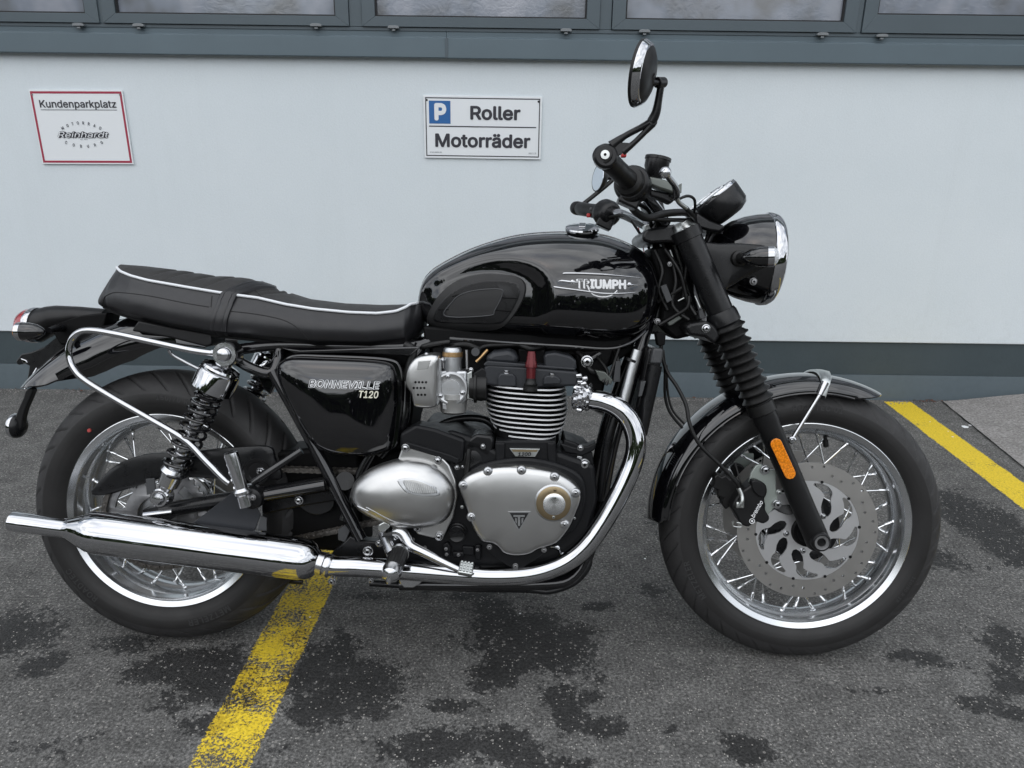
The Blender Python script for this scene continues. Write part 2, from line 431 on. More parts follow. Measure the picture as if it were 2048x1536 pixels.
def asphalt_nodes(nt, b, o):
    """colour, roughness and relief of worn asphalt in world coordinates"""
    g = nt.nodes.new('ShaderNodeNewGeometry'); pos = g.outputs['Position']
    big = tex_noise(nt, 1.6, 5, .6, pos); mid = tex_noise(nt, 14, 6, .7, pos); fine = tex_noise(nt, 150, 4, .78, pos)
    grit = nt.nodes.new('ShaderNodeTexVoronoi'); grit.inputs['Scale'].default_value = 210; nt.links.new(pos, grit.inputs['Vector'])
    grit2 = nt.nodes.new('ShaderNodeTexVoronoi'); grit2.inputs['Scale'].default_value = 95; nt.links.new(pos, grit2.inputs['Vector'])
    base = ramp(nt, fine.outputs['Fac'], [(.33, (.024, .0235, .0225)), (.50, (.100, .098, .094)), (.68, (.235, .231, .222))]).outputs[0]
    v1 = ramp(nt, mid.outputs['Fac'], [(.3, .62), (.7, 1.3)]).outputs[0]; v2 = ramp(nt, big.outputs['Fac'], [(.3, .86), (.7, 1.16)]).outputs[0]
    mu = nt.nodes.new('ShaderNodeMix'); mu.data_type = 'RGBA'; mu.blend_type = 'MULTIPLY'; mu.inputs['Factor'].default_value = 1
    nt.links.new(base, mu.inputs['A']); nt.links.new(v1, mu.inputs['B'])
    mu2 = nt.nodes.new('ShaderNodeMix'); mu2.data_type = 'RGBA'; mu2.blend_type = 'MULTIPLY'; mu2.inputs['Factor'].default_value = 1
    nt.links.new(mu.outputs['Result'], mu2.inputs['A']); nt.links.new(v2, mu2.inputs['B'])
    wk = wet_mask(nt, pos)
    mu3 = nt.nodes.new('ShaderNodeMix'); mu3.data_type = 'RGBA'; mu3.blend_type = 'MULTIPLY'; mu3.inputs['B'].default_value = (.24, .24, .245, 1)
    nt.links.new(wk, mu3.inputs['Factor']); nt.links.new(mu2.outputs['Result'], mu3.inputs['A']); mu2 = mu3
    # pale aggregate chips: some voronoi cells
    chipc = nt.nodes.new('ShaderNodeSeparateColor'); nt.links.new(grit.outputs['Color'], chipc.inputs[0])
    sel = mth(nt, 'GREATER_THAN', chipc.outputs[0], .93); near = mth(nt, 'LESS_THAN', grit.outputs['Distance'], .36)
    chip = mth(nt, 'MULTIPLY', sel, near); chip = mth(nt, 'MULTIPLY', chip, .75)
    c = mixc(nt, chip, mu2.outputs['Result'], (.42, .40, .37))
    chipd = nt.nodes.new('ShaderNodeSeparateColor'); nt.links.new(grit2.outputs['Color'], chipd.inputs[0])
    sel2 = mth(nt, 'GREATER_THAN', chipd.outputs[1], .90); near2 = mth(nt, 'LESS_THAN', grit2.outputs['Distance'], .33)
    chip2 = mth(nt, 'MULTIPLY', mth(nt, 'MULTIPLY', sel2, near2), .7)
    c = mixc(nt, chip2, c, (.24, .23, .215))
    h = mth(nt, 'ADD', mth(nt, 'MULTIPLY', fine.outputs['Fac'], 1.0), mth(nt, 'MULTIPLY', grit.outputs['Distance'], -.35))
    return c, h, pos, fine, mid
m, nt, b = nodes_of('asphalt'); MATS['asphalt'] = m
c, h, pos, fine, mid = asphalt_nodes(nt, b, None)
wmk = wet_mask(nt, pos)
dk = nt.nodes.new('ShaderNodeMix'); dk.data_type = 'RGBA'; dk.blend_type = 'MULTIPLY'
nt.links.new(c, b.inputs['Base Color'])
nt.links.new(mixc(nt, wmk, (.82, .82, .82), (.60, .60, .60)), b.inputs['Roughness'])
b.inputs['Specular IOR Level'].default_value = .35
bump(nt, h, b, .8, .004)
mb = MB()
gx = [-60, -20, -8, -4] + [-2.4 + i * .03 for i in range(161)] + [4, 8, 20, 60]
gy = [-60, -20, -8, -3, -.5] + [.4 + i * .03 for i in range(97)] + [3.6]
mb.grid([[(x, y, 0.0) for x in gx] for y in gy])
go = mb.build('ground', 'asphalt', kind='structure', fix=False)
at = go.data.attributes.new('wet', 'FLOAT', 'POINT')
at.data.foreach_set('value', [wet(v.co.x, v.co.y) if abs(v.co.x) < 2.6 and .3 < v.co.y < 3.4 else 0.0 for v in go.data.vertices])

# yellow lines, worn paint on the asphalt, perpendicular to the wall
def paint_line(name, cx_near, cx_far, w_near, w_far, y0, y1, wear):
    key = 'yellow_paint_%s' % ('worn' if wear > .5 else 'fresh')
    m, nt, b = nodes_of(key); MATS[key] = m
    c, h, pos, fine, mid = asphalt_nodes(nt, b, None)
    at = nt.nodes.new('ShaderNodeAttribute'); at.attribute_name = 'edge'
    n1 = tex_noise(nt, 150, 6, .75, pos, .4); n2 = tex_noise(nt, 12, 4, .6, pos); n4 = tex_noise(nt, 420, 3, .7, pos)
    s = mth(nt, 'ADD', mth(nt, 'MULTIPLY', n1.outputs['Fac'], 1.0), mth(nt, 'MULTIPLY', n2.outputs['Fac'], .55))
    s = mth(nt, 'ADD', s, mth(nt, 'MULTIPLY', n4.outputs['Fac'], .35))
    s = mth(nt, 'SUBTRACT', s, mth(nt, 'MULTIPLY', at.outputs['Fac'], .55))
    t = .925 if wear > .5 else .79
    k = ramp(nt, s, [(t - .035, 0), (t + .035, 1)]).outputs[0]
    yel = ramp(nt, fine.outputs['Fac'], [(.25, (.42, .30, .015)), (.55, (.74, .53, .02)), (.8, (.80, .62, .07))]).outputs[0]
    wmk = wet_mask(nt, pos)
    yw = nt.nodes.new('ShaderNodeMix'); yw.data_type = 'RGBA'; yw.blend_type = 'MULTIPLY'
    yw.inputs['B'].default_value = (.75, .72, .65, 1); nt.links.new(wmk, yw.inputs['Factor']); nt.links.new(yel, yw.inputs['A'])
    nt.links.new(mixc(nt, k, c, yw.outputs['Result']), b.inputs['Base Color']); b.inputs['Roughness'].default_value = .7
    hh = mth(nt, 'ADD', h, mth(nt, 'MULTIPLY', k, .5)); bump(nt, hh, b, .7, .003)
    mb = MB(); rows = []; ed = []; N, M_ = 60, 12
    for i in range(N + 1):
        t_ = i / N; y = y0 + (y1 - y0) * t_; cx = cx_near + (cx_far - cx_near) * t_; w = w_near + (w_far - w_near) * t_
        r = []
        for j in range(M_ + 1):
            u = j / M_ * 2 - 1; r.append((cx + u * w / 2 + .003 * noise.noise(Vector((y * 9, u, 3))), y, .0008)); ed.append(.8 * max(0, (abs(u) - .84) / .16) ** 1.5)
        rows.append(r)
    mb.grid(rows); o = mb.build(name, key, kind='structure', fix=False)
    a = o.data.attributes.new('edge', 'FLOAT', 'POINT'); a.data.foreach_set('value', ed)
    a = o.data.attributes.new('wet', 'FLOAT', 'POINT'); a.data.foreach_set('value', [wet(v.co.x, v.co.y) for v in o.data.vertices])
    return o
a0, a1 = on_ground(377, 1536), on_ground(532, 1500); b0, b1 = on_ground(583, 1165), on_ground(657, 1165)
k = (b1.x + b0.x) / 2 - (a0.x + a1.x) / 2
w = (b1.x - b0.x)
nearx = on_ground(438, 1536); farx = on_ground(607, 1200)
slope = (farx.x - nearx.x) / (farx.y - nearx.y)
paint_line('parking_line', nearx.x - slope * .35, nearx.x + slope * (WALL_Y - .03 - nearx.y), .138, .138, nearx.y - .35, WALL_Y - .03, 1)
n2_ = on_ground(2048, 992); f2_ = on_ground(1806, 812)
slope = (f2_.x - n2_.x) / (f2_.y - n2_.y)
paint_line('parking_line', n2_.x + slope * (.7 - n2_.y), n2_.x + slope * (WALL_Y - .04 - n2_.y), 0.138, 0.138, .7, WALL_Y - .04, 0)

# paler old slab rising towards the right end of the wall
m, nt, b = nodes_of('pale_slab'); MATS['pale_slab'] = m
g = nt.nodes.new('ShaderNodeNewGeometry'); f1 = tex_noise(nt, 110, 6, .75, g.outputs['Position']); f2 = tex_noise(nt, 5, 4, .6, g.outputs['Position'])
c1 = ramp(nt, f1.outputs['Fac'], [(.32, (.11, .103, .097)), (.52, (.25, .238, .228)), (.72, (.46, .445, .43))]).outputs[0]
c2 = ramp(nt, f2.outputs['Fac'], [(.3, .8), (.7, 1.1)]).outputs[0]
mu = nt.nodes.new('ShaderNodeMix'); mu.data_type = 'RGBA'; mu.blend_type = 'MULTIPLY'; mu.inputs['Factor'].default_value = 1
nt.links.new(c1, mu.inputs['A']); nt.links.new(c2, mu.inputs['B']); nt.links.new(mu.outputs['Result'], b.inputs['Base Color'])
b.inputs['Roughness'].default_value = .85; bump(nt, f1.outputs['Fac'], b, .7, .003)
s0 = on_ground(1888, 806); s1 = on_ground(2048, 936); e = (s1 - s0)
rows = []
for i in range(25):
    t_ = -0.02 + i / 24 * 1.9; p = s0 + e * t_; p.x += .006 * noise.noise(Vector((t_ * 14, 0, 0)))
    rows.append([(p.x + d, p.y, .004 + d * .11 + .003 * noise.noise(Vector((p.y * 5, d * 6, 0)))) for d in (0, .05, .15, .3, .5, .8, 1.2)])
for r in rows: r.insert(0, (r[0][0] + .002, r[0][1], -.01))
mb = MB(); mb.grid(rows); mb.build('pavement', 'pale_slab', kind='structure', fix=False)
# the dark crack between them
mb = MB(); rows = []
for i in range(40):
    t_ = -0.02 + i / 39 * 1.9; p = s0 + e * t_; w = .0022 + .0018 * noise.noise(Vector((t_ * 30, 5, 0)))
    x = p.x - .004 + .006 * noise.noise(Vector((t_ * 14, 0, 0)))
    rows.append([(x - w, p.y, .0045), (x + w, p.y, .0045)])
mb.grid(rows); mb.build('joint_crack', 'deep_black', kind='structure', fix=False)
# crumbs and grit along the foot of the wall, and the white flecks on the asphalt
mb = MB()
def pebble(mb, p, r, flat=.5):
    vs = []
    for a_, b_ in ((0, 1), (0, -1), (1, 0), (-1, 0)): pass
    n = 6; top = [(p[0] + r * math.cos(k * 2 * math.pi / n) * random.uniform(.7, 1.2), p[1] + r * math.sin(k * 2 * math.pi / n) * random.uniform(.7, 1.2), p[2] + r * flat * random.uniform(.4, .9)) for k in range(n)]
    bot = [(x + (x - p[0]) * .2, y + (y - p[1]) * .2, p[2]) for x, y, z in top]
    mb.ring_loft([bot, top])
for i in range(900):
    x = random.uniform(-2.6, 2.3); y = WALL_Y - .035 - abs(random.gauss(0, .022)); pebble(mb, (x, y, .001), random.uniform(.0012, .0045), .7)
mb.build('gravel_crumbs', 'pale_slab', kind='stuff', fix=False, sharp=20)
mat('dead_leaf', (.10, .045, .03), .8, cvar=.5, nscale=60)
mb = MB()
for px in [1826 + random.uniform(0, 75) for _ in range(26)] + [random.uniform(20, 180) for _ in range(8)] + [random.uniform(1310, 1500) for _ in range(6)]:
    p = on_ground(px, 803 if px > 1000 else 783); p.y = WALL_Y - random.uniform(.02, .05); s_ = random.uniform(.003, .010); a_ = random.uniform(0, 6)
    q = Matrix.Rotation(a_, 3, 'Z') @ Matrix.Rotation(random.uniform(-.6, .6), 3, 'X')
    mb.add([Vector((p.x, p.y, .006)) + q @ Vector(v) * s_ for v in ((-1, 0, 0), (-.3, .5, .12), (.5, .4, .1), (1, 0, 0), (.5, -.4, .1), (-.3, -.5, .12))], [(0, 1, 2, 3, 4, 5)])
mb.build('leaf_litter', 'dead_leaf', kind='stuff', fix=False)
mb = MB()
for px, py, r in ((1929, 854, 9), (1940, 851, 4), (1860, 844, 2), (1905, 874, 3), (1952, 852, 3), (1896, 863, 2), (2033, 788, 4), (620, 1235, 3), (1790, 1150, 3), (1290, 1118, 3), (1040, 1228, 3)):
    p = on_ground(px, py); pebble(mb, (p.x, p.y, .0015), r * .62 * (p - CO).length / FPX, .12)
mb.build('white_flecks', 'white_print', kind='stuff', fix=False)

# ------------------------------------------------------------------ the building
def plaster(name, c0, c1, sc, st, dist, rough=.85):
    m, nt, b = nodes_of(name); MATS[name] = m
    g = nt.nodes.new('ShaderNodeNewGeometry'); pos = g.outputs['Position']
    n1 = tex_noise(nt, sc, 4, .6, pos); n2 = tex_noise(nt, 3.2, 5, .6, pos); n3 = tex_noise(nt, sc * 3, 3, .6, pos)
    r = ramp(nt, n2.outputs['Fac'], [(.25, c0), (.75, c1)]).outputs[0]
    mm = ramp(nt, n1.outputs['Fac'], [(.3, .97), (.7, 1.02)]).outputs[0]
    mu = nt.nodes.new('ShaderNodeMix'); mu.data_type = 'RGBA'; mu.blend_type = 'MULTIPLY'; mu.inputs['Factor'].default_value = 1
    nt.links.new(r, mu.inputs['A']); nt.links.new(mm, mu.inputs['B']); nt.links.new(mu.outputs['Result'], b.inputs['Base Color'])
    b.inputs['Roughness'].default_value = rough
    n5 = tex_noise(nt, sc * .45, 6, .7, pos, .8)
    hh = mth(nt, 'ADD', mth(nt, 'MULTIPLY', n1.outputs['Fac'], .6), mth(nt, 'MULTIPLY', n3.outputs['Fac'], .4)); hh = mth(nt, 'ADD', hh, mth(nt, 'MULTIPLY', n5.outputs['Fac'], .6)); bump(nt, hh, b, st, dist)
    mp = nt.nodes.new('ShaderNodeMapping'); mp.inputs['Scale'].default_value = (7, 1, .35); nt.links.new(pos, mp.inputs['Vector'])
    s1 = tex_noise(nt, 1.6, 6, .65, mp.outputs[0]); sx = nt.nodes.new('ShaderNodeSeparateXYZ'); nt.links.new(pos, sx.inputs[0])
    low = mth(nt, 'MULTIPLY', mth(nt, 'SUBTRACT', .55, sx.outputs['Z']), 2.2, clamp=True); n6 = tex_noise(nt, 26, 6, .75, pos)
    spl = mth(nt, 'MULTIPLY', low, ramp(nt, n6.outputs['Fac'], [(.48, 0), (.70, 1)]).outputs[0])
    stain = mth(nt, 'ADD', mth(nt, 'MULTIPLY', ramp(nt, s1.outputs['Fac'], [(.52, 0), (.80, 1)]).outputs[0], .07), mth(nt, 'MULTIPLY', spl, .22), clamp=True)
    dm = nt.nodes.new('ShaderNodeMix'); dm.data_type = 'RGBA'; dm.blend_type = 'MULTIPLY'; dm.inputs['B'].default_value = (.60, .59, .56, 1)
    nt.links.new(stain, dm.inputs['Factor']); nt.links.new(mu.outputs['Result'], dm.inputs['A']); nt.links.new(dm.outputs['Result'], b.inputs['Base Color'])
plaster('plaster', (.675, .735, .765), (.71, .765, .795), 150, .35, .0026)
plaster('plinth_paint', (.046, .064, .072), (.058, .077, .086), 70, .35, .002, .5)
plaster('plinth_paint_low', (.078, .103, .118), (.092, .118, .133), 40, .3, .002, .42)  # same paint as the plinth, a lighter copy for the sloping foot
mat('window_frame', (.080, .105, .121), .38, rvar=.05, cvar=.05, nscale=4)
mat('sill_metal', (.100, .136, .158), .42, rvar=.05, cvar=.06, nscale=3, metal=.15)
mat('cap_plastic', (.20, .215, .225), .4)
mat('gasket', (.012, .013, .015), .6)
m, nt, b = nodes_of('obscure_glass'); MATS['obscure_glass'] = m
g = nt.nodes.new('ShaderNodeNewGeometry')
n1 = tex_noise(nt, 34, 3, .55, g.outputs['Position'], 1.2); n2 = tex_noise(nt, 5, 3, .5, g.outputs['Position'])
b.inputs['Roughness'].default_value = .10; b.inputs['Specular IOR Level'].default_value = .9
r = ramp(nt, n2.outputs['Fac'], [(.32, (.13, .135, .14)), (.50, (.22, .245, .29)), (.68, (.34, .355, .40))]).outputs[0]
n3 = tex_noise(nt, 3.1, 3, .5, g.outputs['Position']); k_ = ramp(nt, n3.outputs['Fac'], [(.42, .05), (.62, 1)]).outputs[0]
nt.links.new(r, b.inputs['Base Color']); bump(nt, mth(nt, 'MULTIPLY', n1.outputs['Fac'], k_), b, .12, .005)
b.inputs['Coat Weight'].default_value = .6; b.inputs['Coat Roughness'].default_value = .15

zs_bot = on_wall(1024, 118).z; z_pl = on_wall(1024, 676).z
bld = thing('building', 'pale grey plastered workshop wall with slate grey plinth and window band behind the motorcycle', 'building', (0, WALL_Y, 0))
def bpart(mb, name, mats, **kw):
    mb.v = [(x, y - WALL_Y, z) for x, y, z in mb.v]; return mb.build(name, mats, bld, **kw)
X0, X1 = -7.0, 7.0
z_low = on_wall(1024, 744, WALL_Y - .02).z
mb = MB(); mb.box((0, WALL_Y + .15, (z_pl + zs_bot + .1) / 2), (X1 - X0, .3, zs_bot + .1 - z_pl)); bpart(mb, 'plaster_wall', 'plaster', bevel=.004)
mb = MB(); mb.box((0, WALL_Y + .16, (z_pl + z_low) / 2 - .0), (X1 - X0 - .01, .3, z_pl - z_low - .002)); bpart(mb, 'plinth', 'plinth_paint')
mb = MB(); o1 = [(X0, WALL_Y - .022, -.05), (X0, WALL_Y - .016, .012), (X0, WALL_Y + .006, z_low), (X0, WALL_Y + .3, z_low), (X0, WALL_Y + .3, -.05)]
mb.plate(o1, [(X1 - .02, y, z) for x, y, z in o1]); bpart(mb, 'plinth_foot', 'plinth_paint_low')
mb = MB(); mb.box((0, WALL_Y + .16, 3.3), (X1 - X0, .3, .9)); mb.box((0, WALL_Y + 3, 3.85), (X1 - X0 + .4, 7, .2)); bpart(mb, 'upper_wall', 'plaster')
# sill: sheet metal, front face and sloping top, in lengths
SY = WALL_Y - .035
zb = on_wall(1024, 118, SY).z; zt = on_wall(1024, 77, SY).z
WYF = SY + .014                       # plane of the window frames
zs = on_wall(1024, 63, WYF).z
seam = on_wall(893, 95, SY).x
def sill_piece(xa, xb, dz=0):
    mb = MB(); pr = [(SY, zb + dz), (SY - .0025, zb + .004 + dz), (SY, zt + dz), (WYF - .001, zt + .003), (WYF - .001, zs + .002), (WYF + .03, zs + .002), (WYF + .03, zb + .05 + dz), (SY + .012, zb + dz)]
    mb.plate([(xa, y, z) for y, z in pr], [(xb, y, z) for y, z in pr]); return bpart(mb, 'window_sill', 'sill_metal', bevel=.0015)
sill_piece(X0, seam - .0006); sill_piece(seam + .0006, X1, -.0012)
mb = MB(); mb.box((seam, SY - .002, (zb + zt) / 2), (.012, .003, zt - zb - .004)); bpart(mb, 'sill_joint', 'window_frame')
# windows
def wz(px, py, y=WYF): return on_wall(px, py, y)
zt_win = 2.75
def rect(xa, xb, za, zb_, y0, y1, name, mt, parent=bld, bevel=.0015):
    mb = MB(); mb.box(((xa + xb) / 2, (y0 + y1) / 2 - WALL_Y, (za + zb_) / 2), (xb - xa, abs(y1 - y0), zb_ - za)); return mb.build(name, mt, parent, bevel=bevel)
def member(mb, o4, y0, y1):
    mb.plate([(x, y0 - WALL_Y, z) for x, z in o4], [(x, y1 - WALL_Y, z) for x, z in o4])
zf0 = zs - .004
rect(X0, X1, zf0, wz(1024, 60).z + .004, WYF - .004, WYF + .06, 'frame_rail', 'window_frame')
zr = wz(1024, 60).z + .004
panes = [(-330, 165, -24), (234, 672, 30), (751, 1173, 36), (1250, 1686, 42), (1752, 2250, 33), (-900, -400, -24), (2330, 2900, 40)]
# mullion centre positions
for (pl, pr_, pyb) in panes:
    xl, xr = wz(pl, pyb).x, wz(pr_, pyb).x
    sw = .052; zg = max(zr + .03, wz((pl + pr_) / 2, abs(pyb)).z)
    if pl == 234: zg = wz(450, 30).z
    fo = (xl - sw, xr + sw, zr + .001, zt_win)
    wmb = MB(); ff = WYF - .012
    member(wmb, [(fo[0], fo[2]), (fo[1], fo[2]), (xr, zg), (xl, zg)], ff, WYF + .05)
    wf = None
    mbs = [wmb]
    for q in ([(fo[0], fo[2]), (xl, zg), (xl, zt_win - sw), (fo[0], zt_win)], [(fo[1], fo[2]), (fo[1], zt_win), (xr, zt_win - sw), (xr, zg)], [(xl, zt_win - sw), (xr, zt_win - sw), (fo[1], zt_win), (fo[0], zt_win)]):
        member(wmb, q, ff, WYF + .05)
    wf = MB.build(wmb, 'window', 'window_frame', bld, bevel=.0012, fix=False)
    rect(xl - .004, xr + .004, zg - .006, zt_win - sw + .004, WYF + .012, WYF + .02, 'pane', 'obscure_glass', wf, 0)
    g_ = .006
    mb = MB()
    for a_, b_, c_, d_ in ((xl, xr, zg, zg + g_), (xl, xl + g_, zg + g_, zt_win - sw), (xr - g_, xr, zg + g_, zt_win - sw)):
        mb.box(((a_ + b_) / 2, WYF + .004 - WALL_Y, (c_ + d_) / 2), (b_ - a_, .014, d_ - c_))
    mb.build('glazing_bead', 'gasket', wf)
xs_p = sorted([(wz(pl, 30).x - .052, wz(pr_, 30).x + .052) for pl, pr_, _ in panes])
for (a_, b_), (c_, d_) in zip(xs_p, xs_p[1:]):
    if c_ - b_ > .004: rect(b_ + .001, c_ - .001, zr + .001, zt_win, WYF - .004, WYF + .05, 'mullion', 'window_frame')
rect(X0, X1, zt_win, 2.86, WYF - .004, WYF + .3, 'frame_rail', 'window_frame')
rect(X0, X1, zs_bot + .13, 2.86, WYF + .12, WYF + .14, 'backing_panel', 'deep_black')
# drain caps on the sill
capmb = MB(); o1 = []
for k in range(13):
    t_ = math.pi * k / 12; o1.append((.0225 * math.copysign(abs(math.cos(t_)) ** .6, math.cos(t_)), -.006, .011 * math.sin(t_) ** .5 if k not in (0, 12) else 0))
capmb.plate(o1, [(x, .008, z) for x, y, z in o1]); capmb.box((0, .002, -.006), (.013, .010, .006))
cap0 = None
for px, py in ((157, 53), (277, 54), (632, 54), (787, 58), (1132, 64), (1289, 66), (1645, 72), (1764, 75)):
    p = on_wall(px, py - 1, WYF - .018); p.y -= WALL_Y
    if cap0 is None: cap0 = capmb.build('drain_cap', 'cap_plastic', bld, bevel=.001); cap0.location = p
    else: c = copy_of(cap0, bld); c.location = p

# ------------------------------------------------------------------ signs on the wall
def add_text(parent, s, x0, x1, zbase, height, y, mt, off=0.012, name='lettering', shear=0.0, spacing=1.0):
    """text fitted into x0..x1 with its capital height = height"""
    me = text_mesh(s, 1.0, off, shear, 0.0, 'LEFT', spacing); a, b_, c_, d_ = bounds(me)
    cap = text_mesh('H', 1.0, off); _, _, ca, cb = bounds(cap); bpy.data.meshes.remove(cap)
    kx = (x1 - x0) / (b_ - a); kz = height / (cb - ca)
    for v in me.vertices: v.co = Vector((x0 + (v.co.x - a) * kx, y - v.co.z, zbase + (v.co.y - ca) * kz))
    me.materials.append(MATS[mt]); return finish(name, me, parent, fix=False)
def frame_strip(parent, x0, x1, z0, z1, t, y, mt, name):
    mb = MB()
    for a_, b_, c_, d_ in ((x0, x1, z0, z0 + t), (x0, x1, z1 - t, z1), (x0, x0 + t, z0 + t, z1 - t), (x1 - t, x1, z0 + t, z1 - t)):
        mb.add([(a_, y, c_), (b_, y, c_), (b_, y, d_), (a_, y, d_)], [(0, 1, 2, 3)])
    return mb.build(name, mt, parent, fix=False)
def disc_mark(parent, x, z, r, y, mt, name):
    mb = MB(); mb.lathe((x, y, z), (0, -1, 0), [(0, r), (.0015, r * .8)], 10); return mb.build(name, mt, parent)
def sign_board(nm, label, pTL, pTR, pBL, pBR):
    A, B, C_, D_ = [on_wall(*q) for q in (pTL, pTR, pBL, pBR)]
    x0 = (A.x + C_.x) / 2; x1 = (B.x + D_.x) / 2; z1 = (A.z + B.z) / 2; z0 = (C_.z + D_.z) / 2
    t = thing(nm, label, 'sign', (x0, WALL_Y - .006, z0)); W_, H_ = x1 - x0, z1 - z0
    t.rotation_euler = (0, -math.atan2(B.z - A.z, B.x - A.x), 0)
    mb = MB(); mb.box((W_ / 2, 0, H_ / 2), (W_, .004, H_)); mb.build('board', 'sign_white', t, bevel=.001)
    return t, W_, H_
F = -.0026
t, W_, H_ = sign_board('customer_parking_sign', 'white sign with dark red border reading Kundenparkplatz, at the left of the wall', (60, 180.5), (247, 181), (88, 329.5), (270, 329))
kx, kz = W_ / 187.0, H_ / 148.5
frame_strip(t, .005, W_ - .005, .006, H_ - .006, .0085, F, 'sign_red', 'border')
add_text(t, 'Kundenparkplatz', .036, W_ - .034, H_ - .069, .029, F - .0004, 'sign_ink', .014)
mb = MB(); mb.add([(.036, F - .0003, H_ - .079), (W_ - .034, F - .0003, H_ - .079), (W_ - .034, F - .0003, H_ - .0765), (.036, F - .0003, H_ - .0765)], [(0, 1, 2, 3)]); mb.build('underline', 'sign_ink_soft', t, fix=False)
def arc_text(parent, s, cx, cz, rx, dz, size, y, mt):
    """letters along a shallow arc; dz is the rise of its middle"""
    n = len(s)
    for i, ch in enumerate(s):
        u = -1 + 2 * i / (n - 1); me = text_mesh(ch, size, .022); a_, b_, c_, d_ = bounds(me); ml = (a_ + b_) / 2
        x, z, rot = cx + rx * u, cz + dz * (1 - u * u), -math.atan(2 * dz * u / rx) * .9
        for v in me.vertices:
            p_, w = (v.co.x - ml) * .8, v.co.y - size * .35
            v.co = Vector((x + p_ * math.cos(rot) - w * math.sin(rot), y - v.co.z, z + p_ * math.sin(rot) + w * math.cos(rot)))
        me.materials.append(MATS[mt]); finish('letter', me, parent, fix=False)
cxl, czl = W_ * .497, H_ * .40
arc_text(t, 'MOTORRAD', cxl, czl + .029, .080, .021, .022, F - .0004, 'sign_ink_soft')
arc_text(t, 'COBURG', cxl, czl - .028, .074, -.015, .022, F - .0004, 'sign_ink_soft')
for dx_, dz_ in ((-.0022, 0), (.0022, 0), (0, .0022), (0, -.0022), (-.0016, -.0016), (.0016, .0016)):
    add_text(t, 'Reinhardt', cxl - .104 + dx_, cxl + .110 + dx_, czl - .010 + dz_, .022, F - .0004 - abs(dx_) * .02, 'sign_ink', .06, shear=.25)
add_text(t, 'Reinhardt', cxl - .104, cxl + .110, czl - .010, .022, F - .0026, 'sign_white', .0, shear=.25)
add_text(t, 'seit 1972', cxl - .014, cxl + .018, czl - .020, .0045, F - .0004, 'sign_ink_soft', 0)
for x in (.013, W_ - .013): disc_mark(t, x, H_ - .019, .0035, F, 'bare_steel', 'screw')

t, W_, H_ = sign_board('motorcycle_parking_sign', 'white sign with a blue P square reading Roller Motorräder, above the fuel tank', (846, 190), (1084, 193.5), (850, 316), (1081.5, 318))
frame_strip(t, .008, W_ - .008, .008, H_ - .008, .004, F, 'sign_ink', 'border')
mb = MB(); bx0, bx1, bz0, bz1 = W_ * .047, W_ * .228, H_ * .555, H_ * .915
mb.add([(bx0, F - .0003, bz0), (bx1, F - .0003, bz0), (bx1, F - .0003, bz1), (bx0, F - .0003, bz1)], [(0, 1, 2, 3)]); mb.build('blue_square', 'sign_blue', t, fix=False)
add_text(t, 'P', bx0 + .022, bx1 - .017, bz0 + .012, .068, F - .0008, 'sign_white', .045)
add_text(t, 'Roller', W_ * .395, W_ * .82, H_ * .625, .054, F - .0004, 'sign_ink', .026)
add_text(t, 'Motorräder', W_ * .095, W_ * .908, H_ * .180, .054, F - .0004, 'sign_ink', .026)
mb = MB(); mb.add([(W_ * .045, F - .0003, H_ * .505), (W_ * .955, F - .0003, H_ * .505), (W_ * .955, F - .0003, H_ * .522), (W_ * .045, F - .0003, H_ * .522)], [(0, 1, 2, 3)]); mb.build('rule', 'sign_ink', t, fix=False)
add_text(t, 'www.seton.de', W_ * .048, W_ * .15, H_ * .085, .006, F - .0004, 'sign_ink_soft', 0)
add_text(t, '80871130', W_ * .895, W_ * .96, H_ * .085, .006, F - .0004, 'sign_ink_soft', 0)
for x in (.0145, W_ - .0145): disc_mark(t, x, H_ - .019, .0045, F, 'black_print', 'screw')

# far side of the yard: unseen trees added for paint and chrome to reflect
m, nt, b = nodes_of('foliage'); MATS['foliage'] = m
g = nt.nodes.new('ShaderNodeNewGeometry'); n1 = tex_noise(nt, 2.2, 6, .7, g.outputs['Position'])
nt.links.new(ramp(nt, n1.outputs['Fac'], [(.3, (.02, .035, .012)), (.7, (.07, .10, .035))]).outputs[0], b.inputs['Base Color']); b.inputs['Roughness'].default_value = .8
mb = MB()
for i in range(3200):
    a = R_(random.uniform(182, 358)); d = random.uniform(24, 31); hmax = 5.6 + 2.4 * noise.noise(Vector((a * 3.1, 1, 0))) + 1.5 * noise.noise(Vector((a * 9, 4, 0)))
    z = random.uniform(0, 1) * hmax; r = random.uniform(.5, 1.1)
    c = Vector((d * math.cos(a), d * math.sin(a), z)); n = 6
    q = Matrix.Rotation(random.uniform(0, 6.28), 3, 'Z') @ Matrix.Rotation(random.uniform(0, 3.1), 3, 'X')
    mb.add([c + q @ Vector((r * math.cos(k * 1.047), r * math.sin(k * 1.047), random.uniform(-.2, .2))) for k in range(n)], [tuple(range(n))])
mb.build('reflected_treeline', 'foliage', kind='stuff', fix=False)
